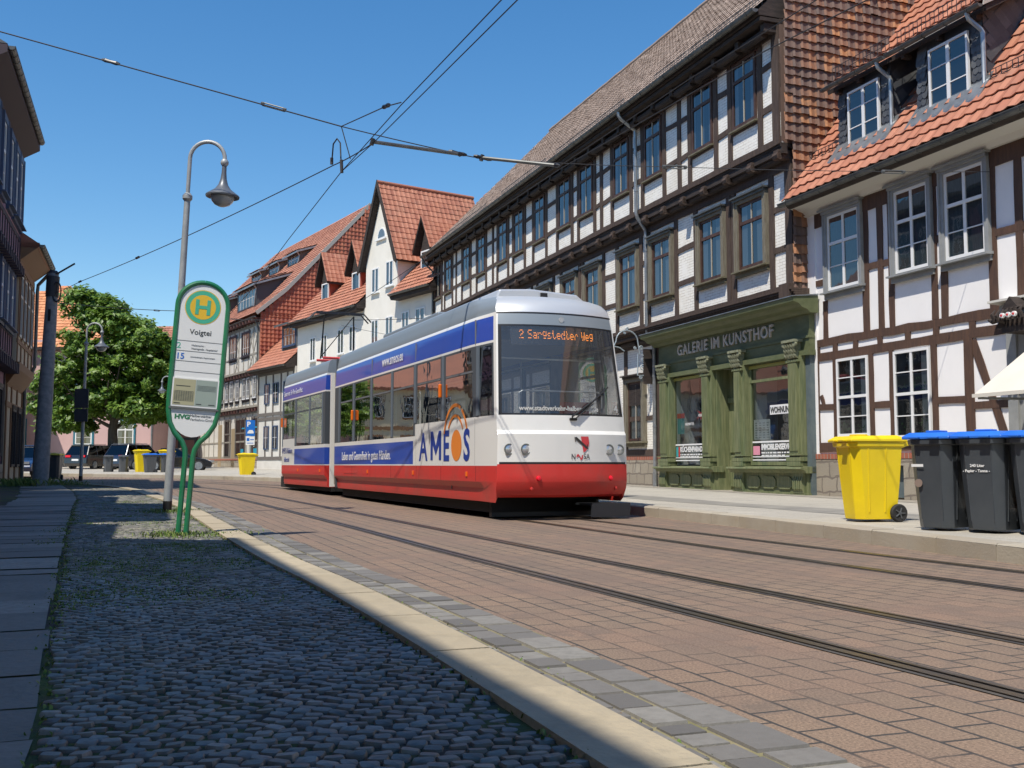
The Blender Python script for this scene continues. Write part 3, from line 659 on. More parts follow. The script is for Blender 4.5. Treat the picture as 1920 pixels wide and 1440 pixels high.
# gable wall hung with old tiles: stepped in plan with the jetties
gw = MB(); gw.poly([(0, -.012, 4.8), (X1, -.012, 5.2), (X1, -.012, 8.3), (X2, -.012, 8.5), (X2, -.012, 11.45), (-.9, -.012, 11.6), (rx, -.012, rz - .1), (10.6, -.012, 11.9), (10.6, -.012, 4.8)]); gw = gw.build('gable_wall', m_tile_g, hB, fix=False)
def cl(i, j):
    x = X2 + i * .222; z = 4.9 + j * .222
    if z < 8.45 and x < X1 + .0: return False
    if z > 11.4 + (x + 1.1) * (rz - ez) / (rx + 1.1) - .12: return False
    if x > rx and z > 11.9 + (10.6 - x) * .92: return False
    if x > 2.2 and z < 9 + (x - 2.2) * 1.2: return False
    return True
tiles('hung_tiles', gw, (X2, -.02, 4.9), (.222, 0, 0), (0, -.006, .222), 50, 60, m_tile_g, cl, .05, .028, 4, .012)
# downpipe
b = MB(); y = 7.4
b.tube([(XG - .02, y, 11.5), (XG - .02, y, 11.38), (XG + .06, y, 11.28), (X2 - .14, y, 11.0), (X2 - .12, y, 10.9), (X2 - .12, y, 8.45), (X2 - .08, y, 8.3), (X1 - .12, y, 7.95), (X1 - .1, y, 7.85), (X1 - .1, y, 4.95), (X1 - .08, y, 4.8), (-.12, y, 4.4), (-.12, y, .65)], .055, 10)
b.tube([(-.12, y, .66), (-.12, y, .1)], .07, 10)
for z in (10.3, 9.1, 7.3, 6.0, 3.5, 2.0): xx = X2 - .12 if z > 8.4 else X1 - .1 if z > 4.9 else -.12; b.tube([(xx, y, z), (xx, y, z + .04)], .066, 10)
b.build('downpipe', m_zinc, hB, smooth=True)
b = MB(); b.tube([(XG - .02, LB - .1, 11.5), (XG + .1, LB - .1, 11.2), (X2 - .1, LB - .1, 10.8), (X2 - .1, LB - .1, 8.4), (-.1, LB - .1, 7.9), (-.1, LB - .1, .4)], .055, 8); b.build('downpipe', m_zincd, hB, smooth=True)
# ---- gallery shopfront: one part of the house with its own pieces
def yy(s): return s - B0
g = MB()
g.box(-.10, .05, -.30, 7.12, 3.42, 4.42)                       # frieze
g.box(-.16, .05, -.32, 7.14, 3.40, 3.52); g.box(-.13, .05, -.31, 7.13, 3.80, 3.86)
g.prism([(.05, 4.36), (-.18, 4.36), (-.24, 4.43), (-.40, 4.48), (-.48, 4.56), (-.62, 4.60), (-.64, 4.70), (.05, 4.76)], -.46, 7.3, 'y')
shop = g.build('shopfront', m_greend, hB)
b = MB(); b.prism([(.05, 4.765), (-.66, 4.705), (-.66, 4.725), (.05, 4.80)], -.48, 7.32, 'y'); b.build('cornice_flashing', m_zinc, shop)
for s0, s1 in ((26.80, 27.42), (24.42, 24.98), (22.82, 23.34), (20.38, 20.95)):
    b = MB()
    y0, y1 = yy(s0), yy(s1); c = (y0 + y1) / 2; hw = (y1 - y0) / 2 - .12
    b.box(-.17, .1, y0 + .02, y1 - .02, .82, 3.42); b.box(-.22, -.15, c - hw, c + hw, 1.12, 3.30)
    for k in range(6): yk = c - hw + .03 + (2 * hw - .06) * k / 5; b.box(-.245, -.215, yk - .016, yk + .016, 1.2, 3.24)
    b.box(-.25, .1, y0, y1, .96, 1.06); b.box(-.27, .1, y0 - .01, y1 + .01, 1.09, 1.12); b.box(-.245, .1, y0 + .02, y1 - .02, .84, .96)
    b.box(-.245, .1, y0 + .04, y1 - .04, 3.27, 3.32)
    b.build('pilaster', m_green, shop)
m_cap = M('capital_stone_green', (.30, .31, .21), .8, col2=(.16, .17, .10), vs=14, bmp=.6, bs=40)
for s0, s1 in ((26.80, 27.42), (24.42, 24.98), (22.82, 23.34), (20.38, 20.95)):     # leafy capitals
    b = MB(); c = (yy(s0) + yy(s1)) / 2; b.box(-.34, .02, c - .26, c + .26, 3.73, 3.79); b.box(-.24, .02, c - .17, c + .17, 3.36, 3.73)
    for row in range(3):
        for k in range(5):
            a = c - .19 + .095 * k; z = 3.36 + .11 * row; xo = -.245 - .02 * row
            b.add([(xo, a - .04, z), (xo, a + .04, z), (xo - .035, a + .035, z + .07), (xo - .075, a, z + .115), (xo - .035, a - .035, z + .07), (xo - .06, a, z + .05)], [(0, 1, 5), (1, 2, 5), (2, 3, 5), (3, 4, 5), (4, 0, 5)])
    for sd in (-1, 1): b.lathe([(0, -.03), (.055, -.03), (.055, .03), (.02, .045), (0, .05)], (-.29, c + sd * .22, 3.68), 10, axis='x')
    b.build('capital', m_cap, shop)
# display windows
for s0, s1 in ((24.98, 26.80), (20.95, 22.82)):
    sw = MB(); y0, y1 = yy(s0), yy(s1); sw.box(-.02, .06, y0, y1, 3.30, 3.42); sw.box(-.02, .06, y0, y1, .86, .95); sw.box(-.03, .05, y0, y1, 2.93, 3.0); sw.box(-.02, .06, y0, y0 + .07, .95, 3.30); sw.box(-.02, .06, y1 - .07, y1, .95, 3.3)
sw.build('window_frame', m_green, shop)
for s0, s1 in ((24.98, 26.80), (20.95, 22.82)): b = MB(); y0, y1 = yy(s0), yy(s1); b.box(-.035, -.02, y0, y1, 3.28, 3.36); b.build('top_rail', m_ygreen, shop)
m_shopglass = glass('shop_glass', (.55, .58, .58), .06)
for s0, s1 in ((24.98, 26.80), (20.95, 22.82)): b = MB(); y0, y1 = yy(s0), yy(s1); b.quad((.01, y0, .9), (.01, y1, .9), (.01, y1, 3.3), (.01, y0, 3.3)); b.build('display_pane', m_shopglass, shop, fix=False)
m_int = M('shop_interior', (.05, .052, .055), .9); m_intw = M('pale_reveal', (.50, .56, .58), .8)
for s0, s1 in ((24.98, 26.80), (20.95, 22.82)):
    b = MB(); y0, y1 = yy(s0), yy(s1); b.box(.82, .86, y0 - .3, y1 + .3, .8, 3.4); b.box(.06, .86, y0 - .1, y1 + .1, .80, .88); b.box(.06, .86, y0 - .04, y0 - .005, .8, 3.4)
    b.build('display_interior', m_int, shop)
for s0, s1 in ((24.98, 26.80), (20.95, 22.82)): b = MB(); y1 = yy(s1); b.box(.07, .80, y1 + .0, y1 + .03, .88, 3.4); b.build('white_reveal', m_intw, shop)
# sills, base panels, door, side strip
for y0, y1 in ((yy(24.3), yy(27.55)), (yy(20.2), yy(23.45))):
    b = MB(); b.prism([(.1, .84), (-.36, .82), (-.37, .78), (-.26, .74), (-.22, .68), (.1, .68)], y0, y1, 'y'); b.box(-.14, .1, y0 + .08, y1 - .08, .13, .68); b.box(-.20, .1, y0 + .04, y1 - .04, .13, .22)
    n = 3
    for (a, c) in ((y0 + .14, y0 + .55), (y1 - .55, y1 - .14)):
        b.box(-.21, -.1, a, c, .22, .68)
        for k in range(5): q = a + .05 + (c - a - .1) * k / 4; b.prism([(-.21, .26), (-.25, .32), (-.25, .5), (-.21, .62)], q - .022, q + .022, 'y')
    m0, m1 = y0 + .62, y1 - .62
    for k in range(3):
        a = m0 + (m1 - m0) * k / 3 + .04; c = m0 + (m1 - m0) * (k + 1) / 3 - .04; b.prism([(a, .36), (a + .1, .30), (c - .1, .30), (c, .36), (c, .52), (c - .1, .6), (a + .1, .6), (a, .52)], -.17, -.13, 'x')
    b.build('base_panel', m_green, shop)
d = MB(); y0, y1 = yy(23.34), yy(24.42)
d.box(.33, .38, y0, y1, .16, 3.42); d.box(-.05, .36, y1 - .06, y1, .16, 3.42); d.box(-.05, .36, y0, y0 + .06, .16, 3.42); d.box(.27, .33, y0, y1, 2.52, 2.66); d.box(.29, .33, y0 + .1, y0 + .5, 1.2, 2.3); d.box(.29, .33, y0 + .1, y0 + .5, .3, 1.0); d.box(.29, .33, y1 - .5, y1 - .1, .3, 1.0); d.box(.29, .33, y1 - .5, y1 - .1, 1.2, 2.3)
d.box(.28, .30, y0 + .5, y0 + .6, .2, 2.5); d.tube([(.24, (y0 + y1) / 2, 1.2), (.24, (y0 + y1) / 2, 1.35)], .02, 6)
d.build('door', m_green, shop)
b = MB(); b.box(-.12, .6, y0, y1, .0, .15); b.box(-.3, -.1, y0 - .1, y1 + .1, .0, .08); b.build('doorstep', m_stone, shop)
b = MB(); b.box(-.06, .9, yy(20.20), yy(20.38), .13, 4.3); b.build('side_strip', m_bluegrey, shop)
text('GALERIE IM KUNSTHOF', .42, (-.12, yy(26.38), 3.99), (0, -1, 0), (0, 0, 1), m_letter, shop, 'sign_lettering', .022, .98, bold=.007, space=1.13)
# stickers and posters behind the panes
m_wht = M('white_vinyl', (.8, .8, .8), .5); m_blk = M('dark_vinyl', (.03, .03, .03), .5); m_redp = M('red_print', (.6, .05, .05), .5); m_tealp = M('teal_print', (.05, .35, .38), .5); m_pap = M('paper', (.62, .68, .68), .8); m_pink = M('pink_print', (.75, .3, .4), .6)
def sticker(mb, ya, yb, za, zb, x=-.002, m=0): mb.quad((x, yy(ya), za), (x, yy(yb), za), (x, yy(yb), zb), (x, yy(ya), zb), m)
b = MB()
for (a, c) in ((26.78, 25.0), (22.78, 21.0)):
    sticker(b, a, c, 1.42, 1.46); sticker(b, a, c, .98, 1.01); sticker(b, a, c, 1.06, 1.085) 
sticker(b, 21.95, 21.0, 2.10, 2.33)
b.build('window_sticker', m_wht, shop, fix=False)
text('KÜCHENPARADIES', .2, (-.006, yy(26.5), 1.24), (0, -1, 0), (0, 0, 1), m_wht, shop, ext=.001, sx=.86, bold=.008)
text('IMMOBILIENSERVICE', .19, (-.006, yy(22.35), 1.25), (0, -1, 0), (0, 0, 1), m_wht, shop, ext=.001, sx=.78, bold=.008)
text('WOHNUNGS', .2, (-.006, yy(21.92), 2.14), (0, -1, 0), (0, 0, 1), m_blk, shop, ext=.001, sx=.80, bold=.008)
for (a, zz, c) in ((26.5, 1.16, 1.45), (26.5, 1.10, 1.4), (22.35, 1.17, 1.3), (22.35, 1.10, 1.25)):
    b = MB(); q = a
    while q > a - c: l = .05 + .12 * rnd.random(); sticker(b, q, q - l, zz - .018, zz + .018, -.004); q -= l + .03
    b.build('small_print', m_wht, shop, fix=False)
b = MB(); sticker(b, 26.70, 26.30, 1.75, 2.25, .03); b.build('poster', m_tealp, shop, fix=False)
b = MB(); sticker(b, 26.74, 26.62, 1.1, 1.38, -.004); b.build('poster', m_tealp, shop, fix=False)
b = MB(); sticker(b, 26.72, 26.28, 2.2, 2.34, .025); b.build('poster', m_redp, shop, fix=False)
b = MB(); sticker(b, 26.60, 26.52, 1.1, 1.38, -.004); b.build('poster', m_redp, shop, fix=False)
b = MB(); sticker(b, 22.72, 22.42, 1.12, 1.34, -.004); b.build('poster', m_pink, shop, fix=False)
b = MB(); sticker(b, 22.72, 22.0, 1.5, 2.0, .03); b.build('notice_sheet', m_pap, shop, fix=False)
b = MB()
for i in range(7):
    for j in range(4): sticker(b, 22.66 - .17 * j, 22.56 - .17 * j, 1.54 + .06 * i, 1.565 + .06 * i, .026)
b.build('small_print', M('grey_print', (.3, .34, .35), .8), shop, fix=False)
for (cy, cz, r) in ((yy(25.25), 2.62, .2), (yy(25.75), 2.28, .2)):       # paper stars
    b = MB()
    for k in range(14):
        a = rnd.random() * 6.28; e = rnd.uniform(-1, 1); d_ = Vector((math.sqrt(1 - e * e) * math.cos(a), math.sqrt(1 - e * e) * math.sin(a), e)); q = d_.orthogonal().normalized(); q2 = d_.cross(q); C_ = Vector((.25, cy, cz))
        b.add([C_ + q * .03, C_ + q2 * .03, C_ - q * .03, C_ - q2 * .03, C_ + d_ * r], [(0, 1, 4), (1, 2, 4), (2, 3, 4), (3, 0, 4)])
    b.build('paper_star', m_redp, shop)
text('HERRNHUTER', .11, (-.004, yy(25.45), 2.2), (0, -1, 0), (0, 0, 1), m_wht, shop, ext=.001, sx=.7)
text('HERRNHUTER', .11, (-.004, yy(26.2), 1.98), (0, -1, 0), (0, 0, 1), m_wht, shop, ext=.001, sx=.7)

# wrought-iron lamp bracket on the corner of the gallery
br = thing('wrought_iron_bracket', 'pale grey wrought iron scroll bracket hanging above the drainpipe beside the gallery sign', 'bracket', SP(28.05, 13.95, 3.6), -SA)
def scroll(mb, c, r, turns, s=1, a0=0, rad=.014):
    P = []
    for i in range(int(turns * 14) + 1): a = a0 + s * 2 * math.pi * i / 14; q = r * (1 - i / (turns * 14) * .85); P.append((c[0] + q * math.cos(a), c[1], c[2] + q * math.sin(a)))
    mb.tube(P, rad, 5)
b = MB()
b.tube([(.2, 0, .55), (.0, 0, .6), (-.02, 0, -.05), (.42, 0, -.05)], .02, 6); b.tube([(.06, 0, .6), (.0, 0, .95)], .02, 6)
P = [(-.36 + .36 * math.cos(a), 0, .95 + .34 * math.sin(a)) for a in [math.pi * i / 12 for i in range(13)]]; b.tube(P, .02, 6)
b.tube([(-.72, 0, .95), (-.80, 0, .80), (-1.0, 0, .78), (-1.12, 0, .70)], .018, 6); b.tube([(-.80, 0, .80), (-.6, 0, .76), (-.45, 0, .66)], .018, 6)
for c, r, s in (((.16, 0, .18), .11, 1), ((.18, 0, .42), .09, -1), ((.08, 0, -.12), .06, 1), ((.3, 0, -.12), .06, -1), ((-.36, 0, 1.34), .05, 1), ((-.44, 0, 1.22), .04, -1), ((.1, 0, .78), .07, 1), ((-.1, 0, .78), .05, -1)): scroll(b, c, r, 1.6, s)
b.build('scrollwork', M('pale_iron', (.36, .42, .46), .5, metal=.2), br, smooth=True)
b = MB(); b.box(.18, .56, -.03, .03, -.3, .75); b.build('wall_plate', m_wood_bd, br)
# ------------------------------------------------------------------ white half-timbered house on the right
m_curt2 = M('grey_curtain', (.20, .235, .24), .9, col2=(.12, .15, .155), vs=5, st=(1, 12, 1))
W0 = 7.0
hW = thing('white_timbered_house', 'white plastered half-timbered house with brown beams, orange roof and two slate dormers', 'house', SP(W0, 14.6, 0), -SA)
def yw(s): return s - W0
b = MB(); b.box(0, 9, 0, yw(20.43), 1.12, 6.9); b.box(-.035, .02, yw(20.10), yw(20.44), 1.12, 6.75); b.build('plaster_wall', m_wplaster, hW)
b = MB(); b.box(-.05, 9, 0, yw(17.3), -.1, 1.0); b.box(-.05, 9, yw(17.3), yw(17.95), .86, 1.0); b.box(-.05, 9, yw(17.95), yw(20.42), -.1, 1.0); b.box(.16, 9, yw(17.3), yw(17.95), -.1, .86); b.build('stone_plinth', m_stone, hW)
b = MB(); b.box(.1, .15, yw(17.32), yw(17.93), .2, .84); b.build('cellar_window', m_bluegrey, hW)
b = MB(); b.box(-.06, 0, yw(14.5), yw(20.42), 1.003, 1.12); b.build('brick_course', m_redbrick, hW)
b = MB()
timber(b, 0, yw(14.5), 1.27, yw(20.1), 1.27, .22); timber(b, 0, yw(14.4), 3.33, yw(20.42), 3.33, .19); timber(b, 0, yw(14.2), 3.64, yw(20.42), 3.66, .17, wob=.02); timber(b, 0, 0, 6.50, yw(20.1), 6.50, .32, .035)
for s, wd in ((20.40, .17), (18.36, .2), (17.88, .17), (17.55, .16), (16.30, .17), (16.04, .17), (14.80, .19), (14.17, .17), (12.3, .18), (10.4, .18), (8.5, .18)): timber(b, 0, yw(s), 3.72, yw(s) - .02, 6.4, wd)
timber(b, 0, yw(19.78), 3.72, yw(19.78), 4.6, .16)
for s, wd in ((20.25, .36), (19.50, .12), (18.25, .14), (17.62, .13), (16.38, .15), (15.47, .22)): timber(b, 0, yw(s), 1.36, yw(s), 3.25, wd)
for s in (20.1, 19.45, 18.75, 17.95, 17.1, 16.3, 15.35, 14.6): timber(b, 0, yw(s), 3.40, yw(s), 3.58, .15)
for a, c, z in ((20.1, 19.5, 2.18), (18.2, 17.65, 2.14), (16.35, 15.5, 2.12), (15.4, 14.5, 1.98), (18.3, 17.9, 5.12), (17.85, 17.5, 5.1), (20.35, 19.75, 5.05), (16.3, 16.05, 5.3), (14.8, 12.4, 5.1)): timber(b, 0, yw(a), z, yw(c), z - .01, .14)
timber(b, 0, yw(15.36), 3.2, yw(14.62), 1.3, .17, .02); timber(b, 0, yw(20.0), 2.45, yw(19.9), 2.2, .1)
b.build('timber_frame', m_wood_w, hW)
for (a, c) in ((19.60, 18.50), (17.36, 16.38), (15.93, 14.91), (13.6, 12.6), (11.7, 10.7)): window(hW, yw(c), yw(a), 4.80, 6.50, 0, m_white, m_white, .06, 2, (.62,), (.31,), m_greyc, .12, .09, m_greyc, .16, True, None, ((0, 1),), barw=.07, cm=m_curt2)
m_plant = M('window_plant', (.05, .16, .03), .7)
for (a, c, z0, z1) in ((19.40, 18.34, 1.50, 3.22), (17.52, 16.48, 1.42, 3.20)):
    f = window(hW, yw(c), yw(a), z0, z1, 0, m_white, m_white, .055, 2, (.5,), (.25, .75), None, sill=m_white, sp=.06, curtain=((0, .22), (.5, .62)), barw=.06)
    p = MB()
    for _ in range(60): yy0 = rnd.uniform(yw(c) + .1, yw(a) - .1); zz = z0 + rnd.choice([.08, .9]) + rnd.random() ** 2 * .3; a_ = rnd.random() * 6; p.add([(-.02, yy0, zz), (-.022, yy0 + .05 * math.cos(a_), zz + .05 * math.sin(a_)), (-.02, yy0 + .07 * math.cos(a_ + .5), zz + .07 * math.sin(a_ + .5))], [(0, 1, 2)])
    p.build('window_plant', m_plant, f, fix=False)
b = MB(); b.prism([(.02, 6.66), (-.12, 6.66), (-.2, 6.76), (-.5, 6.86), (-.6, 6.9), (-.6, 6.97), (.02, 6.97)], -.1, yw(20.44), 'y'); b.build('eaves_soffit', m_soffit, hW)
wz, wk = 6.98, 1.376
def wroof(x): return wz + (x + .64) * wk
RX = 4.4
roof = MB(); roof.prism([(-.64, wz - .05), (RX, wroof(RX) - .05), (9.6, wz - .05), (9.4, wz - .14), (-.5, wz - .14)], -.1, yw(20.42), 'y'); roof = roof.build('roof', m_wood_bd, hW)
L_ = math.hypot(1, wk); nv = 25; tv = (RX + .64) * L_ / nv
tiles('roof_tiles', roof, (-.68, -.1, wz), (0, .30, 0), ((RX + .64) / nv, 0, (RX + .64) / nv * wk), 45, nv, m_tile_o, None, .04, .032, 5, .004)
b = MB(); b.tube([(RX, -.1, wroof(RX)), (RX, yw(20.4), wroof(RX))], .12, 8); b.build('ridge', m_tile_o, roof)
gutter(hW, -.70, -.15, yw(20.47), 6.93, .085, m_zincd, .62)
for dn, (s0, s1, g0, g1) in enumerate(((17.45, 19.15, 17.30, 19.38), (14.9, 16.62, 14.65, 17.22))):
    y0, y1, gy0, gy1 = yw(s0), yw(s1), yw(g0), yw(g1)
    d = MB(); d.prism([(.05, 7.6), (.05, 9.35), (2.0, 10.4), (2.1, 10.3)], y0, y1, 'y'); d = d.build('dormer', m_slate, hW)
    for yc, sg in ((y0, -1), (y1, 1)):
        def cl(i, j, yc=yc):
            x = .05 + (i - j) * .135; z = 7.2 + (i + j) * .135
            return .08 < x < 2 and z > wroof(x) + .12 and z < 9.35 + (x - .05) * .54 - .04
        t = tiles('cheek_slates', d, (.05, yc + sg * .008, 7.2), (.135, 0, .135), (-.135, 0, .135), 26, 20, m_slate, cl, .012 * 1, .0, 3, .002)
        if sg < 0:
            pass
    for (a, c) in ((y0, y0 + .24), (y1 - .24, y1)):
        b = MB()
        for j in range(12):
            for k in range(2):
                q = a + (c - a) * (k + .5) / 2 + (.04 if j % 2 else 0); z = 7.75 + j * .135
                if z > 9.2: continue
                b.poly([(.028 - .012, q + .075 * math.cos(t_), z + .08 * math.sin(t_)) for t_ in [math.pi * n / 5 + math.pi for n in range(6)]] + [(.04, q + .075, z + .16), (.04, q - .075, z + .16)])
        b.build('front_slates', m_slate, d, fix=False)
    window(d, y0 + .32, y1 - .35, 7.86, 9.12, .02, m_white, m_white, .05, 2, (), (.333, .667), None, sill=m_white, sp=.10, curtain=False, barw=.085)
    b = MB(); b.prism([(-.12, 9.36), (2.1, 10.56), (2.1, 10.46), (-.1, 9.26)], gy0, gy1, 'y')
    for q in (gy0 + .3, (gy0 + gy1) / 2, gy1 - .3): b.box(-.1, .1, q - .05, q + .05, 9.2, 9.3)
    b.build('eaves_board', m_wood_bd, d)
    b = MB(); b.prism([(-.2, 9.34), (-.16, 9.48), (2.1, 10.72), (2.1, 10.52)], gy0 - .03, gy0, 'y'); b.build('verge_board', M('grey_verge', (.42, .38, .34), .8), d)
    tiles('roof_tiles', d, (-.2, gy0, 9.42), (0, .30, 0), (.27, 0, .27 * .54), int((gy1 - gy0) / .30), 8, m_tile_o, None, .04, .03, 5, .004)
    gutter(d, -.26, gy0 - .02, gy1, 9.36, .06, m_zincd, .6)
    b = MB(); yq = y0 + .02; b.tube([(-.26, yq + .05, 9.32), (-.24, yq + .03, 9.2), (-.02, yq - .04, 9.0), (0, yq - .06, 8.93), (0, yq - .06, 7.95), (-.06, yq - .06, 7.82)], .045, 9); b.build('downpipe', m_zinc, d, smooth=True)
    b = MB(); b.prism([(-.26, wroof(-.26) + .09), (.12, wroof(.12) + .12), (.12, wroof(.12) + .16), (-.26, wroof(-.26) + .14)], y0 - .15, y1 + .12, 'y'); b.prism([(.1, wroof(.1) + .06), (1.9, wroof(1.9) + .06), (1.9, wroof(1.9) + .09), (.1, wroof(.1) + .10)], y0 - .14, y0 - .01, 'y'); b.build('lead_flashing', m_zinc, d)
    b = MB(); 
    for z in (.12, .26): b.tube([(-.02, gy0 + .1, 9.6 + z), (-.02, gy1 - .1, 9.6 + z)], .008, 4)
    q = gy0 + .1
    while q < gy1: b.tube([(-.02, q, 9.55), (-.02, q, 9.88)], .007, 4); q += .12
    b.build('snow_guard', m_wire, d)
b = MB()
for (a, c) in ((20.3, 19.3), (14.75, 12.0)):
    for z in (.12, .28): b.tube([(.02, yw(c), wroof(.02) + z), (.02, yw(a), wroof(.02) + z)], .009, 4)
    q = yw(c)
    while q < yw(a): b.tube([(.02, q, wroof(0)), (.02, q, wroof(0) + .3)], .008, 4); q += .13
b.build('snow_guard', m_wire, roof)
# grey shopfront at the right edge
b = MB(); b.box(-.12, .05, 2.0, yw(14.42), .1, 3.75); b.box(-.20, .05, 1.9, yw(14.50), 3.45, 3.72); b.box(-.16, -.1, yw(14.2), yw(14.42), .1, 3.4); b.box(-.16, -.1, yw(13.7), yw(13.95), .1, 3.0)
gs = b.build('grey_shopfront', m_greyc, hW)
b = MB(); b.prism([(.0, 3.86), (-.36, 3.80), (-.36, 3.76), (.0, 3.74)], 1.8, yw(14.62), 'y'); b.build('cornice', m_soffit, gs)
b = MB(); b.quad((-.125, 2.2, .9), (-.125, yw(13.6), .9), (-.125, yw(13.6), 2.9), (-.125, 2.2, 2.9)); b.build('display_pane', m_pane, gs, fix=False)
aw = MB(); a0, a1 = 2.4, yw(13.97)
aw.add([(-.22, a1 - .35, 3.02), (-.22, a0, 3.02), (-1.35, a0, 2.06), (-1.35, a1, 2.06)], [(0, 1, 2, 3)]); aw.add([(-.22, a1 - .35, 3.0), (-.22, a0, 3.0), (-1.35, a0, 2.045), (-1.35, a1, 2.045)], [(0, 1, 2, 3)]); aw.box(-1.38, -1.34, a0, a1 + .01, 2.01, 2.07)
aw = aw.build('awning', M('cream_canvas', (.66, .62, .54), .9, col2=(.60, .57, .50), vs=2), hW)
b = MB(); b.box(-.36, -.1, 2.3, a1 - .3, 3.0, 3.12); b.bar((-.2, yw(13.75), 2.0), (-1.3, a1 - .05, 2.0), .03, .04); b.build('awning_case', m_greyc, aw)
# carved sign ornament over the grey shop
orn = thing('carved_sign_ornament', 'dark carved wooden gable ornament with red and white beads above the cream awning', 'shop ornament', SP(13.95, 14.35, 3.15), -SA)
b = MB()
b.box(-.35, .25, -.45, .12, .0, .10); b.prism([(-.55, .10), (.30, .10), (.22, .22), (-.42, .24)], -.3, .05, 'x')
for k in range(7): b.tube([(-.4, -.4 + .1 * k, .22), (-.45, -.38 + .1 * k, .34 + .05 * math.sin(k)), (-.33, -.33 + .1 * k, .42)], [.05, .035, .015], 6)
b.tube([(-.3, .05, .22), (-.34, .18, .26), (-.36, .30, .22), (-.38, .38, .26)], [.07, .06, .045, .02], 7); b.prism([(-.25, .42), (.1, .42), (-.07, .62)], -.35, -.05, 'x'); b.tube([(-.2, -.25, .4), (-.2, -.05, .46), (-.2, .08, .40)], .035, 6)
b.build('carving', m_wood_bd, orn, smooth=True)
b = MB()
for k in range(3): b.lathe([(0, -.02), (.045, -.02), (.045, .02), (0, .02)], (-.50, -.32 + .13 * k, .28), 12, axis='x')
b.build('white_bead', m_white, orn)
b = MB()
for k in range(3): b.lathe([(0, -.035), (.02, -.035), (.02, .035), (0, .035)], (-.50, -.32 + .13 * k, .28), 10, axis='x')
b.build('red_bead', m_redp, orn)
# next house, out of frame to the right
h = thing('grey_rendered_house', 'plain grey rendered house further down the street beyond the awning', 'house', SP(-14, 14.7, 0), -SA)
b = MB(); b.box(0, 9, 0, 20.6, 0, 8); b.build('wall', m_wplaster, h)
b = MB(); b.prism([(-.5, 8), (4.5, 13), (9.5, 8)], -.01, 20.5, 'y'); b.build('roof', m_tile_r, h)
for q in range(6):
    for z in (1.3, 4.6): window(h, 1.5 + 3.2 * q, 2.7 + 3.2 * q, z, z + 1.8, 0, m_white, rows=(.5,), sill=m_white)

# ------------------------------------------------------------------ cream gabled house beyond the long house
GZ = .30
hG = thing('cream_gabled_house', 'cream rendered house with a tall steep street gable, arched attic window and orange tiles', 'house', (-4.0, 53.0, GZ), R(34.6))
b = MB(); b.box(0, 11, -.5, 17.6, 0, 9.6); b.box(.001, 5, 4.0, 7.8, 9.6, 12.0); b.prism([(3.98, 12.0), (7.82, 12.0), (5.9, 16.0)], .001, 5.7, 'x'); b.build('wall', m_cream, hG)
ek = 1.03
def groof(x): return 9.75 + (x + .55) * ek
rt = MB()
for ya, yb in ((-.5, 3.9), (7.9, 17.7)): rt.prism([(-.55, 9.68), (5.9, groof(5.9) - .06), (12.2, 9.7), (12.2, 9.55), (-.5, 9.55)], ya, yb, 'y')
rt = rt.build('roof', m_wood_bd, hG)
def gcl(i, j):
    y = -.5 + i * .30
    x = -.55 + j * 6.45 / 26
    if 3.9 < y < 7.9: return x > 5.9 - abs(y - 5.9) * 2.9 if False else False
    return True
tiles('roof_tiles', rt, (-.58, -.5, 9.75), (0, .30, 0), (6.45 / 26, 0, 6.45 / 26 * ek), 61, 26, m_tile_o, gcl, .05, .03, 4)
# bay roof: two steep slopes running back from the street gable
bay = MB(); bay.prism([(3.66, 11.7), (5.9, 16.42), (8.14, 11.7), (8.0, 11.66), (5.9, 16.1), (3.8, 11.66)], -.30, 6.0, 'x'); bay = bay.build('gable_roof', m_wood_bd, hG)
for sg in (-1, 1): tiles('roof_tiles', bay, (-.32 if sg < 0 else 6.1, 5.9 + sg * 2.28, 11.72), (.305 * (1 if sg < 0 else -1), 0, 0), (0, -sg * 2.28 / 14, 4.74 / 14), 21, 14, m_tile_o, None, .03, .03, 4)
b = MB(); b.tube([(-.33, 5.9, 16.5), (6.1, 5.9, 16.5)], .11, 8); b.build('ridge', m_tile_o, bay)
b = MB()
for sg in (-1, 1): b.prism([(5.9 + sg * 2.36, 11.5), (5.9 + sg * 2.36, 11.75), (5.9, 16.62), (5.9, 16.2), (5.9 + sg * 2.1, 11.66)], -.37, -.31, 'x')
b.build('barge_board', m_wood_bd, bay)
b = MB()
for yg in (4.55, 6.2): pass
for (a, c, z0, z1) in ((4.42, 5.28, 10.45, 11.85), (6.15, 7.0, 10.3, 11.7), (4.42, 5.28, 7.2, 8.75), (6.15, 7.0, 7.2, 8.75), (.9, 1.9, 7.3, 8.8), (2.6, 3.4, 7.3, 8.8), (9.0, 9.85, 7.2, 8.7), (10.6, 11.45, 7.2, 8.7), (13.0, 13.8, 7.1, 8.6), (14.7, 15.5, 7.1, 8.6), (1.0, 1.9, 4.3, 5.9), (2.6, 3.5, 4.3, 5.9), (4.5, 5.4, 4.3, 5.9), (6.2, 7.1, 4.3, 5.9), (9.0, 9.9, 4.3, 5.9)):
    window(hG, a, c, z0, z1, .0, m_white, fw=.07, rows=(), sill=m_white, curtain=((0, .4), (.62, 1)), barw=.1, sp=.12)
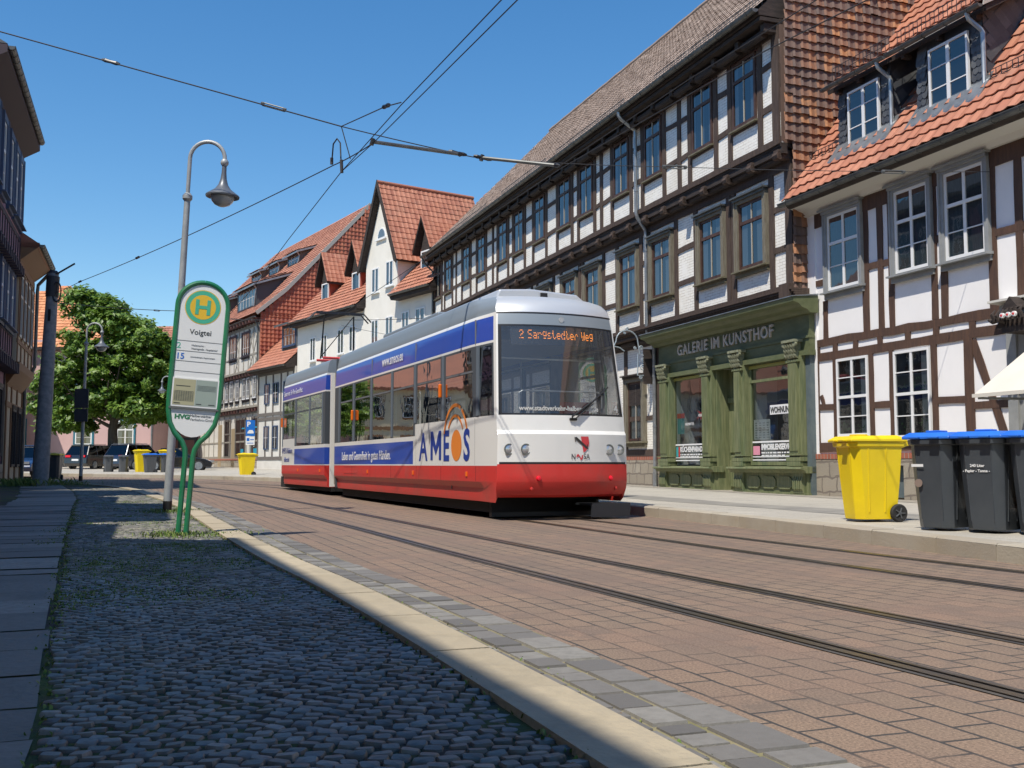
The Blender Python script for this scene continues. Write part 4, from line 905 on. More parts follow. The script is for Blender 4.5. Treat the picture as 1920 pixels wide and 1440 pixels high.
# arched attic window
aw_ = MB(); P = [(5.9 + .52 * math.cos(a), 13.3 + .62 * math.sin(a)) for a in [math.pi * k / 10 for k in range(11)]]; aw_.prism(P, -.02, .02, 'x'); f = aw_.build('arched_window', m_white, hG)
aw_ = MB(); aw_.prism([(5.9 + .40 * math.cos(a), 13.36 + .48 * math.sin(a)) for a in [math.pi * k / 10 for k in range(11)]], -.035, -.015, 'x'); aw_.build('pane', m_pane, f)
aw_ = MB(); aw_.box(-.12, .02, 5.3, 6.5, 13.2, 13.3); aw_.build('sill', m_white, f)
def gdormer(par, yc, x, zb, w_, hwin, apex, wall, roofm, depth):
    d = MB(); d.box(x, x + depth, yc - w_ / 2, yc + w_ / 2, zb, zb + hwin + .25); d.prism([(yc - w_ / 2, zb + hwin + .25), (yc + w_ / 2, zb + hwin + .25), (yc, apex - .25)], x + .05, x + depth, 'x'); d = d.build('dormer', wall, par)
    window(d, yc - w_ / 2 + .12, yc + w_ / 2 - .12, zb + .15, zb + hwin + .12, x, m_white, fw=.08, rows=(), sill=m_white, curtain=((.1, .6),), cols=1)
    ro = MB(); h0 = zb + hwin + .1; k = (apex - h0) / (w_ / 2 + .3)
    for sg in (-1, 1): ro.prism([(yc + sg * (w_ / 2 + .3), h0), (yc, apex), (yc, apex - .16), (yc + sg * (w_ / 2 + .3), h0 - .14)], x - .35, x + depth + .9, 'x')
    ro = ro.build('dormer_roof', m_wood_bd, d); n = 7; hw = w_ / 2 + .3
    nx = int((depth + 1.2) / .3)
    for sg in (-1, 1): tiles('roof_tiles', ro, (x - .36 if sg < 0 else x - .36 + nx * .3, yc + sg * (hw + .03), h0), (.3 * (1 if sg < 0 else -1), 0, 0), (0, -sg * (hw + .03) / n, (apex - h0) / n), nx, n, m_tile_o, None, .02, .025, 4)
    g = MB(); g.prism([(yc - w_ / 2 + .05, h0), (yc + w_ / 2 - .05, h0), (yc, apex - .3)], x - .02, x + .04, 'x'); g.build('gable_boarding', m_wood_bd, d)
gdormer(hG, 2.15, .75, 10.6, 1.25, 1.35, 13.9, m_redwood, m_tile_o, 3.0)
gdormer(hG, 10.6, .75, 10.6, 1.25, 1.45, 14.1, m_redwood, m_tile_o, 3.0)
gdormer(hG, 15.0, .75, 10.6, 1.25, 1.4, 14.1, m_redwood, m_tile_o, 3.4)
gutter(hG, -.66, -.5, 3.75, 9.72, .08, m_zincd, .8); gutter(hG, -.66, 8.05, 17.7, 9.72, .08, m_zincd, .8)
b = MB(); b.box(-.55, 0, -.5, 3.75, 9.45, 9.66); b.box(-.55, 0, 8.05, 17.7, 9.45, 9.66); b.build('eaves_soffit', m_wood_bd, hG)

# small low house with a slate dormer between them
hV = thing('low_tiled_house', 'low dark-timbered house with orange roof and one blue-framed dormer, left of the cream gable', 'house', (-4.0, 53.0, .40), R(34.6))
b = MB(); b.box(-.1, 9, 17.7, 24.2, 0, 6.9); b.build('wall', m_tinf, hV)
b = MB()
for q in (17.9, 18.9, 20.0, 21.4, 22.7, 24.1): timber(b, -.1, q, .8, q, 6.7, .22, .03)
for z in (.9, 3.6, 3.9, 6.7): timber(b, -.1, 17.75, z, 24.2, z, .22, .035)
b.build('timber_frame', m_tbd, hV)
for a in (18.6, 20.4, 22.0): window(hV, a, a + .9, 4.6, 6.0, -.12, m_bluef, m_white, fw=.07, rows=(.5,)); window(hV, a, a + .9, 1.5, 3.1, -.12, m_bluef, m_white, fw=.07, rows=(.5,))
rt = MB(); rt.prism([(-.8, 6.95), (5.6, 13.0), (10, 7), (10, 6.8), (-.7, 6.8)], 17.72, 24.5, 'y'); rt = rt.build('roof', m_wood_bd, hV)
tiles('roof_tiles', rt, (-.83, 17.72, 7.0), (0, .30, 0), (6.4 / 24, 0, 6.05 / 24), 23, 24, m_tile_o, None, .03, .02, 4)
d = MB(); d.prism([(.45, 8.0), (.45, 9.95), (3.2, 10.9), (3.2, 10.6)], 18.7, 21.4, 'y'); d = d.build('dormer', m_slate, hV)
window(d, 18.95, 21.15, 8.45, 9.8, .45, m_bluef, m_white, fw=.09, cols=4, rows=(.55,), sill=m_bluef)
b = MB(); b.prism([(.0, 9.98), (3.6, 11.25), (3.6, 11.12), (.0, 9.84)], 18.4, 21.8, 'y'); b.build('dormer_roof', m_zincd, d)
gutter(hV, -.9, 17.7, 24.5, 6.95, .08, m_zincd, .9)

# ------------------------------------------------------------------ big tile-hung half-timbered house
hT = thing('tile_hung_house', 'big half-timbered house with red tile-hung gable and rows of shed dormers in its roof', 'house', (-17.5, 74.0, .45), R(31))
XA, XB = -.3, -.6
b = MB(); b.box(0, 15.6, 0, 27, 0, 4.4); b.box(XA, 15.6, .002, 27, 4.6, 7.0); b.box(XB, 15.6, .004, 27, 7.2, 10.7); b.build('infill_wall', m_tinf, hT)
b = MB()
for (x, z0, z1, st) in ((0, .9, 4.4, 1.5), (XA, 4.6, 7.0, .95), (XB, 7.2, 10.6, 1.2)):
    q = .1
    while q < 27: timber(b, x, q, z0, q, z1, .15, .03); q += st
    timber(b, x, 0, z0 + .08, 27, z0 + .08, .16, .035); timber(b, x, 0, z1 - .1, 27, z1 - .1, .2, .035); timber(b, x, 0, z0 + (z1 - z0) * .36, 27, z0 + (z1 - z0) * .36, .12, .03)
for q in (.15, 1.3, 4.9, 8.4, 12.0):
    for (za, zb) in ((7.3, 8.55), (8.6, 10.3)): timber(b, XB, q, za, q + 1.0, zb, .11, .03); timber(b, XB, q + 1.0, za, q, zb, .11, .03)
b.build('timber_frame', m_tbg, hT)
b = MB()
for (x0, x1, z) in ((0, XA, 4.5), (XA, XB, 7.1), (XB, XB - .5, 10.8)):
    b.box(x1 + .06, 0, 0, 27, z - .02, z + .12)
    for i in range(36): q = .1 + i * .75; b.box(x1 - .04, x0 + .1, q, q + .16, z - .2, z + .02)
b.build('joist_ends', M('dark_red_joist', (.14, .05, .04), .8, col2=(.06, .04, .035), vs=3), hT)
m_dkf = M('black_frame', (.035, .035, .045), .6)
for (a, wd) in ((2.2, 1.9), (5.5, 1.9), (8.8, 1.9), (12.1, 1.9), (15.4, 1.9)): window(hT, a, a + wd, 8.4, 10.15, XB, m_dkf, m_white, fw=.10, cols=4, rows=(.34,), sill=m_dkf, case=m_dkf, cw=.08, cp=.05)
for a in (1.4, 3.0, 4.0, 5.7, 7.3, 8.6, 10.1, 11.6, 13.2, 15, 17): window(hT, a, a + .82, 5.25, 6.85, XA, m_white, m_white, fw=.09, cols=2, rows=(.4, .7), sill=m_dkf, case=m_dkf, cw=.06, cp=.05)
for (a, c) in ((1.2, 3.3), (4.9, 7.4), (8.8, 10.4)): window(hT, a, c, 1.0, 3.9, 0, m_tbd, m_tbd, fw=.09, cols=2, trans=(.62,), case=m_tbd, cw=.06, cp=.04, curtain=False)
m_od = M('ochre_door', (.34, .26, .16), .7)
b = MB(); b.box(-.05, .3, 7.6, 8.5, .1, 3.2); b.build('door', m_od, hT)
b = MB(); b.box(-.06, .3, 11.3, 12.2, .1, 3.6); b.build('door', m_od, hT)
b = MB(); b.box(-.05, 2, -.01, 27, -.6, .75); b.build('stone_plinth', m_stone, hT)
b = MB(); b.box(-.08, .2, 0, 27, .75, .9); b.build('brick_course', m_redbrick, hT)
# shop stickers
b = MB(); b.box(-.06, -.05, 5.0, 5.7, 3.1, 3.2); b.box(-.06, -.05, 1.9, 2.9, 3.1, 3.2); b.box(-.06, -.05, 5.2, 5.9, 1.1, 1.6); b.box(-.06, -.05, 1.9, 2.7, 1.1, 1.6); b.build('blue_sticker', M('cyan_print', (.02, .30, .45), .6), hT)
text('Norddeutscher', .34, (-.065, 2.45, 1.7), (0, 0, 1), (0, 1, 0), m_white, hT, ext=.002, sx=.75)
TK = (20.0 - 10.9) / 8.3
def troof(x): return 10.9 + (x + .75) * TK if x > 1.2 else 10.9 + (1.95) * TK - (1.2 - x) * .86
rt = MB(); pr = [(-.95, troof(-.95)), (1.2, troof(1.2)), (7.7, troof(7.7)), (16.2, 10.9), (16.2, 10.7), (7.7, troof(7.7) - .2), (1.2, troof(1.2) - .2), (-.9, troof(-.95) - .18)]
hipL = 24.0
V = [(x, -.25, z) for x, z in pr[:4]] + [(pr[0][0], 28.2, pr[0][1]), (pr[1][0], 27.0, pr[1][1]), (7.7, hipL - 2.2, troof(7.7)), (16.2, 28.2, 10.9)]
rt.add(V, [(0, 1, 5, 4), (1, 2, 6, 5), (2, 3, 7, 6), (4, 5, 6, 7), (0, 4, 7, 3)]); rt = rt.build('roof', m_tile_r, hT)
sx = 6.5; nn = 25
def tcl(i, j): return (-.25 + i * .33) < 27 - (27 - hipL + 2.2) * j / nn
tiles('roof_tiles', rt, (1.15, -.25, troof(1.2)), (0, .33, 0), (sx / nn, 0, sx * TK / nn), 84, nn, m_tile_r, tcl, .05, .03, 4)
tiles('roof_tiles', rt, (-1.0, -.25, troof(-.95)), (0, .33, 0), (2.15 / 8, 0, (troof(1.2) - troof(-.95)) / 8), 85, 8, m_tile_r, None, .05, .03, 4)
gw = MB(); gw.poly([(XB, -.005, 7.2), (XB, -.005, 10.9), (1.2, -.005, troof(1.2) - .1), (7.7, -.005, troof(7.7) - .15), (15.6, -.005, 11.2), (15.6, -.005, 7.2)]); gw = gw.build('gable_wall', m_tile_h, hT, fix=False)
def hcl(i, j):
    x = XB + i * .3; z = 3.5 + j * .3
    if z > 6.9 or x > XB: pass
    if x < -.1 and z < 7.0: return False
    if x > 7.7: return z < troof(7.7) - (x - 7.7) * 1.1 - .3
    return z < troof(x) - .22
tiles('hung_tiles', gw, (XB, -.02, 3.5), (.30, 0, 0), (0, -.006, .30), 52, 56, m_tile_h, hcl, .05, .04, 4, .004)
b = MB()
for (xa, xb) in ((-.95, 1.2), (1.2, 7.7)): b.bar((xa, -.32, troof(xa) - .02), (xb, -.32, troof(xb) - .02), .10, .26, up=(0, 0, 1))
b.bar((7.7, -.32, troof(7.7)), (13, -.32, troof(7.7) - 5.3 * 1.07), .10, .26)
b.build('verge_board', M('weathered_verge', (.36, .34, .31), .8), hT)
def shed(par, y0, y1, xf, zf, zt, run, nwin, cheek, big=False):
    d = MB(); d.prism([(xf, zf), (xf, zt), (xf + run, zt + run * .35), (xf + run, zf)], y0, y1, 'y'); d = d.build('dormer', cheek, par)
    window(d, y0 + .25, y1 - .25, zf + .18, zt - .12, xf, m_dkf, m_white, fw=.09, cols=nwin, rows=(.5,), curtain=big)
    b = MB(); b.prism([(xf - .35, zt - .02), (xf + run + .4, zt + (run + .6) * .36), (xf + run + .4, zt + (run + .6) * .36 - .14), (xf - .35, zt - .16)], y0 - .3, y1 + .3, 'y'); r_ = b.build('dormer_roof', m_zinc, d)
    tiles('roof_tiles', r_, (xf - .4, y0 - .15, zt + .02), (0, .33, 0), (.3, 0, .108), int((y1 - y0 + .3) / .33), int((run + .7) / .3), m_tile_r, None, .03, .03, 4)
    b = MB(); b.tube([(xf - .35, y0 - .25, zt - .08), (xf - .1, y0 - .1, zt - .35), (xf - .15, y0 - .05, zt - .8), (xf - .2, y0 + .05, zf + .1)], .05, 6); b.build('downpipe', m_zinc, d)
for q in (4.8, 9.6, 14.4): shed(hT, q, q + 3.0, 4.0, troof(4.0) - .1, troof(4.0) + .95, 1.7, 3, m_tbd)
for q in (6.0, 10.8, 15.6): shed(hT, q, q + 3.0, 2.0, troof(2.0) - .1, troof(2.0) + .95, 1.7, 3, m_tbd)
shed(hT, 3.4, 8.4, .2, troof(.2) - .05, troof(.2) + 1.75, 3.0, 6, m_slate, True)
shed(hT, 14.2, 19.2, .2, troof(.2) - .05, troof(.2) + 1.75, 3.0, 6, m_slate, True)
gutter(hT, -1.05, -.3, 27.5, 10.95 - .2 * 0 - .95 * 0, .09, m_zincd, 1.2)
b = MB(); b.tube([(-1.05, .15, 10.9), (-.7, .15, 10.4), (-.65, .15, 7.2), (-.35, .15, 6.8), (-.35, .15, 4.6), (-.06, .15, 4.2), (-.06, .15, .2)], .07, 8); b.build('downpipe', m_zincd, hT)

# ------------------------------------------------------------------ pink house behind the tree and its neighbour
hP = thing('pink_house', 'pink rendered house with teal window frames and steep orange roof standing behind the tree', 'house', (-29.3, 85.0, .5), R(90))
b = MB(); b.box(0, 10, 0, 22, 1.25, 9.9); b.build('wall', m_pinkp, hP)
b = MB(); b.box(-.06, 10, -.02, 22, -.6, 1.25); b.build('stone_plinth', m_stone, hP)
for q in (1.6, 5.0, 10.5, 14.3, 18.0):
    window(hP, q, q + 1.35, 2.0, 3.95, 0, m_white, fw=.09, cols=2, trans=(.62,), rows=(.3,), case=m_teal, cw=.16, cp=.05, sill=m_teal, sp=.1, barw=.1)
    window(hP, q, q + 1.35, 6.9, 8.9, 0, m_white, fw=.09, cols=2, trans=(.62,), rows=(.3,), case=m_teal, cw=.16, cp=.05, sill=m_teal, sp=.1, barw=.1)
rt = MB(); rt.add([(-.5, -.4, 9.9), (10.5, -.4, 9.9), (10.5, 22.4, 9.9), (-.5, 22.4, 9.9), (5, 9.3, 15.9), (5, 10.3, 15.9)], [(0, 4, 5, 3), (0, 1, 4), (1, 2, 5, 4), (2, 3, 5), (0, 3, 2, 1)]); rt = rt.build('roof', m_tile_p, hP)
def pcl(i, j): y = -.4 + i * .33; return y > -.4 + 9.7 * j / 22 and y < 22.4 - 12.1 * j / 22
tiles('roof_tiles', rt, (-.52, -.4, 9.93), (0, .33, 0), (5.5 / 22, 0, 6.0 / 22), 69, 22, m_tile_p, pcl, .05, .03, 4)
# the gable with the high hipped top left of the tree
g = MB(); g.box(-.15, 4, 8.4, 13.6, 9.6, 10.6); g.build('dormer_wall', m_pinkp, hP)
b = MB(); b.box(-.62, .02, -.4, 22.4, 9.72, 9.92); b.build('eaves_board', m_wood_bd, hP)
b = MB(); b.tube([(-.1, .1, 9.8), (-.1, .1, .4)], .07, 8); b.build('downpipe', m_zinc, hP)
hQ = thing('red_infilled_house', 'reddish half-timbered house with dark beams just right of the pink house', 'house', (-27.2, 90.0, .5), R(86))
b = MB(); b.box(0, 9, 0, 6.2, 0, 8.3); b.build('wall', M('red_render', (.30, .17, .14), .85, col2=(.25, .14, .12), vs=1), hQ)
b = MB()
for q in (.15, 1.6, 3.1, 4.6, 6.0): timber(b, 0, q, 0, q, 8.2, .2, .03)
for z in (1, 2.6, 4.2, 5.6, 8.1): timber(b, 0, 0, z, 6.2, z, .2, .035)
timber(b, 0, .2, 4.3, 1.5, 8, .18, .03); timber(b, 0, 6, 4.3, 4.7, 8, .18, .03); b.build('timber_frame', M('teal_grey_timber', (.06, .075, .075), .8), hQ)
rt = MB(); rt.prism([(-.5, 8.2), (4.5, 13.0), (9.5, 8.2)], -.2, 6.4, 'y'); rt = rt.build('roof', m_tile_r, hQ)
tiles('roof_tiles', rt, (-.52, -.2, 8.22), (0, .33, 0), (5.0 / 20, 0, 4.8 / 20), 20, 20, m_tile_r, None, .04, .03, 4)

# ------------------------------------------------------------------ houses of the left side
def left(name, label, s0, s1, p=-4.5, z=0): return thing(name, label, 'house', SP(s1, p, z), -SA + math.pi)     # y runs from s1 back to s0
hL = left('purple_house', 'tall purple-grey house with dark blue window frames and a deep gutter at the left edge', 31.5, 41.5, -4.8)
LY = 10.0
b = MB(); b.box(0, 9, 0, LY, .1, 4.3); b.box(-.2, 9, .002, LY, 4.5, 7.8); b.box(-.35, 9, .004, LY, 8.0, 12.3); b.build('wall', m_purple, hL)
b = MB()
for (x, z0, z1) in ((-.2, 4.5, 7.8), (-.35, 8.0, 12.2)):
    timber(b, x, 0, z0 + .12, LY, z0 + .12, .26, .05); timber(b, x, 0, z1 - .1, LY, z1 - .1, .22, .04); timber(b, x, 0, z0 + 1.05, LY, z0 + 1.05, .16, .03)
    q = .1
    while q < LY: timber(b, x, q, z0, q, z0 + 1.05, .14, .03); q += .62
for q in range(20): b.box(-.5, 0, q * .5 + .1, q * .5 + .3, 4.15, 4.5); b.box(-.55, -.2, q * .5 + .1, q * .5 + .3, 7.7, 8.0)
timber(b, 0, .12, .2, .12, 4.3, .25, .04); b.build('timber_frame', M('plum_black_timber', (.05, .035, .045), .8), hL)
for q in (.45, 1.75, 3.3, 5.2, 7.2, 8.9):
    window(hL, q, q + .85, 9.45, 11.75, -.35, m_white, fw=.08, cols=2, trans=(.6,), rows=(.3,), case=m_bluef, cw=.2, cp=.10, sill=m_bluef, sp=.2)
    window(hL, q, q + .85, 5.7, 7.6, -.2, m_white, fw=.08, cols=2, trans=(.6,), rows=(.3,), case=m_bluef, cw=.2, cp=.10, sill=m_bluef, sp=.2)
for q in (.7, 2.6, 4.6, 6.8): window(hL, q, q + 1.2, 1.2, 3.6, 0, m_dkf, fw=.09, cols=2, case=m_tbd, cw=.12, curtain=False)
b = MB(); b.box(-.06, .5, 0, LY, -.1, .9); b.build('stone_plinth', m_stone, hL)
b = MB(); b.prism([(-.35, 12.1), (-.92, 12.45), (-.92, 12.66), (0, 12.66)], .1, LY, 'y'); b.build('eaves_board', M('plum_soffit', (.05, .032, .04), .7), hL)
b = MB(); b.prism([(-.92, 12.68), (4.5, 15.7), (9.9, 12.68)], .0, LY, 'y'); b.build('roof', m_slate, hL)
gutter(hL, -1.0, .5, LY - .1, 12.66, .11, m_zincd, .5)
hK = left('beige_house', 'beige jettied house with brown woodwork and a grey drainpipe beside the big tapered pole', 41.55, 46.9)
LK = 5.35
b = MB(); b.box(.25, 8, 0, LK, .1, 3.9); b.box(-.05, 8, .002, LK, 4.5, 8.4); b.build('wall', m_beige, hK)
b = MB(); b.prism([(.25, 3.75), (-.15, 4.35), (-.18, 4.62), (-.05, 4.62), (.3, 4.5)], -.02, LK, 'y')
timber(b, -.05, 0, 5.4, LK, 5.4, .16, .04); timber(b, -.05, 0, 8.25, LK, 8.25, .25, .04)
for q in (.1, 1.4, 2.7, 4.0, 5.2): timber(b, -.05, q, 4.6, q, 8.2, .16, .04)
timber(b, .25, 0, 3.1, LK, 3.1, .2, .04)
for q in (.1, 1.9, 3.7, 5.2): timber(b, .25, q, .2, q, 3.8, .2, .05)
b.build('timber_frame', m_tbrown, hK)
for q in (.3, 1.6, 2.9, 4.15): window(hK, q, q + .9, 5.6, 7.9, -.05, m_soffit, fw=.09, cols=2, trans=(.65,), case=m_tbrown, cw=.08, cp=.06)
window(hK, .4, 1.7, .8, 3.0, .25, m_dkf, fw=.09, case=m_wood_bd, curtain=False); window(hK, 2.1, 3.5, .8, 3.0, .25, m_dkf, fw=.09, case=m_wood_bd, curtain=False)
b = MB(); b.prism([(-.72, 9.0), (4, 12.1), (8.5, 9.0), (8.4, 8.85), (-.66, 8.85)], .2, LK, 'y'); b.build('roof', m_tile_r, hK)
b = MB(); b.prism([(-.05, 8.35), (-.7, 8.9), (-.7, 9.05), (.1, 9.05)], 0.2, LK, 'y'); b.build('eaves_board', m_tbrown, hK)
gutter(hK, -.78, .3, LK, 8.98, .10, m_zincd, .5)
b = MB(); b.tube([(-.78, .4, 8.95), (-.6, .3, 8.7), (-.22, .05, 8.3), (-.2, .05, 8.0), (-.2, .05, 4.9), (.1, .05, 4.1), (.14, .05, 3.9), (.14, .05, .2)], .07, 8); b.build('downpipe', m_zincd, hK, smooth=True)
# the nearer houses of this side stand behind the camera's left shoulder: they throw the shade on the pavement
for nm, lb, s0, s1, h_, mw in (('tall_corner_house', 'tall cream house beside the camera whose eaves shade the cobbles', -24, 7.85, 10.6, m_cream), ('low_house', 'low ochre house next to the tall cream corner house', 7.9, 12.6, 7.7, m_creamy),
        ('gabled_house', 'pink house of middle height on the left pavement', 12.65, 19.4, 9.3, m_pinkp), ('low_house', 'low cream house between two higher ones on the left pavement', 19.45, 24.5, 7.2, m_cream), ('timbered_house', 'beige house standing before the purple one on the left side', 24.55, 28.2, 9.4, m_beige)):
    h = left(nm, lb, s0, s1); L = s1 - s0
    if L > 20: h.rotation_euler = (0, 0, -SA + math.pi + R(2.0))
    b = MB(); b.box(0, 8, .01, L, 0, h_ - .2); b.build('wall', mw, h)
    b = MB(); b.prism([(-.82, h_), (3.6, h_ + 4.0), (8.6, h_), (8.5, h_ - .2), (-.75, h_ - .2)], 0, L, 'y'); b.build('roof', m_tile_r, h)
    b = MB(); b.box(-.05, .2, .02, L, 0, .8); b.build('stone_plinth', m_stone, h)
    n = max(2, int(L / 2.2))
    for k in range(n):
        for z in (1.2, 4.3, 7.4):
            if z + 2 < h_: window(h, L * (k + .5) / n - .5, L * (k + .5) / n + .5, z, z + 1.7, 0, m_white, rows=(.6,), sill=m_white, case=m_tbrown if mw is m_cream else m_bluef, cw=.08, cp=.04)
# far houses round the bend on the left, mirrored in the tram's windows
for i, (lb, x, y, L, mw, rm) in enumerate((('cream house with brown window trim round the left bend', -33.0, 82.0, 11, m_creamy, m_tile_r), ('long cream house with arched ground floor round the left bend', -41.5, 74.9, 14, m_cream, m_tile_r), ('ochre house at the far end of the left bend', -52.3, 65.9, 12, m_creamy, m_tile_r))):
    h = thing('cream_town_house', lb, 'house', (x - 5.5, y, .45), R(130)); 
    b = MB(); b.box(0, 9, 0, L - .05, 0, 7.2); b.build('wall', mw, h)
    b = MB(); b.prism([(-.6, 7.2), (4.5, 13.2), (9.6, 7.2), (9.4, 7.0), (-.5, 7.0)], 0, L - .05, 'y'); b.build('roof', rm, h)
    b = MB(); b.box(-.1, .02, 0, L - .05, 3.5, 3.8); b.build('string_course', m_tbrown, h); n = int(L / 2.3)
    for k in range(n):
        c = L * (k + .5) / n; window(h, c - .5, c + .5, 4.6, 6.4, 0, m_white, rows=(.6,), sill=m_tbrown, case=m_tbrown, cw=.1, cp=.05); window(h, c - .6, c + .6, .9, 2.9, 0, m_dkf, rows=(.6,), case=m_tbrown, cw=.14, cp=.06)
# ------------------------------------------------------------------ the tram
tr = thing('tram', 'low-floor articulated tram with blue and white advertising and red skirt standing on the right-hand track', 'tram', (.813, 16.74, 0), R(22.4))
def paint(n, c, **k): return M(n, c, .38, coat=.5, **k)
t_white = paint('tram_white', (.76, .755, .72), dirt=(.60, .58, .52), ds=.5, dk=.5); t_blue = paint('tram_blue', (.024, .075, .42)); t_red = M('tram_red', (.58, .035, .028), .42, coat=.12, dirt=(.30, .075, .055), ds=1.4, dk=.8)
t_grey = M('tram_roof_grey', (.25, .29, .32), .4, metal=.2); t_silver = M('tram_silver', (.62, .64, .65), .38, metal=.45); t_trim = M('tram_dark_trim', (.07, .08, .09), .45); t_vio = paint('tram_violet_blue', (.06, .07, .36))
t_glass = glass('tram_side_glass', (.50, .51, .52), .30, .008, .6, (-.0165, .042, 0)); t_front = glass('windscreen_glass', (.80, .81, .80), .03, .02, .45, haze=.07)
t_seat = M('seat_cloth', (.035, .045, .09), .9)
t_post = M('tram_grey_post', (.13, .16, .19), .4)
t_under = M('underframe', (.012, .012, .012), .9)
HW = 1.15
def lerp_t(tab, z):
    for (a, fa), (b_, fb) in zip(tab, tab[1:]):
        if z <= b_: return fa + (fb - fa) * (z - a) / (b_ - a) if b_ > a else fb
    return tab[-1][1]
SIDE = [(.28, .10), (.34, .085), (.50, .08), (.60, .0), (.62, -.003), (2.86, .0), (3.30, .03), (3.33, .06), (3.36, .05), (3.62, .10), (3.66, .12), (3.70, .17)]
LEAN = [(.28, .12), (.34, .05), (.50, .0), (.62, -.03), (.885, -.03), (.92, -.03), (1.36, -.04), (1.42, .01), (1.66, .03), (3.13, .26), (3.30, .30), (3.34, .31), (3.46, .37), (3.56, .47), (3.66, .72), (3.70, 1.1)]
FIN = [(.28, .04), (.5, .0), (1.66, .02), (3.13, .10), (3.33, .12), (3.46, .14), (3.60, .22), (3.70, .36)]
LV = [.28, .34, .50, .60, .62, .72, .86, .885, .92, 1.10, 1.30, 1.34, 1.36, 1.39, 1.42, 1.43, 1.62, 1.66, 1.69, 2.05, 2.40, 2.45, 2.76, 2.80, 2.84, 2.88, 3.10, 3.13, 3.28, 3.31, 3.34, 3.40, 3.46, 3.56, 3.60, 3.66, 3.70]
BUL = .24
def front_y(x, z):
    w_ = HW - lerp_t(FIN, z); s = max(-1, min(1, x / w_)); return lerp_t(LEAN, z) - BUL * (1 - abs(s) ** 2.2)
def side_pt(sg, y, z):
    l = lerp_t(LEAN, z); f = min(1, y / .9); ins = lerp_t(FIN, z) * (1 - f) + lerp_t(SIDE, z) * f
    return (sg * (HW - ins), y + max(-.03, l) * max(0, 1 - y / 2.4), z)
def section(ST, classify, front=True, rear_taper=None, xf=None, end=0):
    S = [-1, -.975, -.93, -.8, -.6, -.4, -.2, 0, .2, .4, .6, .8, .93, .975, 1] if front else []
    cols = [('L', y) for y in ST[::-1]] + [('F', s) for s in S[1:-1]] + [('R', y) for y in ST]
    def pt(c, z):
        if c[0] == 'F': w_ = HW - lerp_t(FIN, z); x = c[1] * w_; return Vector((x, front_y(x, z), z if z > .5 else .5 - (.5 - z) * .62))
        sg = -1 if c[0] == 'L' else 1
        if front: v = Vector(side_pt(sg, c[1], z))
        else: v = Vector((sg * (HW - lerp_t(SIDE, z)), c[1], z))
        if rear_taper and c[1] > rear_taper[0]: f = (c[1] - rear_taper[0]) / (rear_taper[1] - rear_taper[0]); v.x *= 1 - .27 * f
        return v
    groups = {}
    n = len(cols)
    grid = [[pt(c, z) for z in LV] for c in cols]
    if xf: grid = [[xf(v) for v in col] for col in grid]
    for i in range(n - 1):
        a, c = cols[i], cols[i + 1]
        if a[0] == c[0]: kind, m0, m1 = a[0], min(a[1], c[1]), max(a[1], c[1])
        else: kind, m0, m1 = ('F', -1, -.975) if a[0] == 'L' else ('F', .975, 1)
        for k in range(len(LV) - 1):
            key = classify(kind, (m0 + m1) / 2, (LV[k] + LV[k + 1]) / 2)
            if key is None: continue
            g = groups.setdefault(key[0], {}); g.setdefault(key[1], []).append((grid[i][k], grid[i + 1][k], grid[i + 1][k + 1], grid[i][k + 1]))
    for i in range(n // 2):
        j = n - 1 - i
        if j - 1 > i: groups.setdefault('body', {}).setdefault('roof', []).append((grid[i][-1], grid[i + 1][-1], grid[j - 1][-1], grid[j][-1]))
    return groups, grid
MT = {'white': t_white, 'blue': t_blue, 'red': t_red, 'grey': t_grey, 'silver': t_silver, 'trim': t_trim, 'roof': t_grey, 'violet': t_vio, 'black': m_black}
def emit(groups, parent, glassm):
    for g, d in groups.items():
        b = MB(); mats = []; idx = {}
        vi = {}
        for mk, qs in d.items():
            if g == 'body': idx[mk] = len(mats); mats.append(MT[mk])
            for q in qs:
                ids = []
                for v in q:
                    kk = (round(v.x, 4), round(v.y, 4), round(v.z, 4))
                    if kk not in vi: vi[kk] = len(b.v); b.v.append(tuple(v))
                    ids.append(vi[kk])
                if len(set(ids)) < 3: continue
                b.f.append(ids); b.m.append(idx.get(mk, 0)); b.r.append(.5)
        nm = 'body' if g == 'body' else 'windscreen' if g == 'windscreen' else 'side_window'
        b.build(nm, mats if g == 'body' else (t_front if g == 'windscreen' else glassm), parent, smooth=True, fix=True, angle=25)
ST1 = [0, .10, .17, .67, .80, 1.02, 2.45, 2.60, 2.75, 4.16, 4.30, 4.42, 5.85, 6.05, 7.5, 7.78, 9.13, 9.45, 10.63, 10.9, 11.3]
W1_ = [(.17, .67, 1.66), (1.02, 2.45, 1.66), (2.75, 4.16, 1.66), (4.42, 5.85, 1.43), (6.05, 7.5, 1.43), (7.78, 9.13, 1.43), (9.45, 10.63, 1.43)]
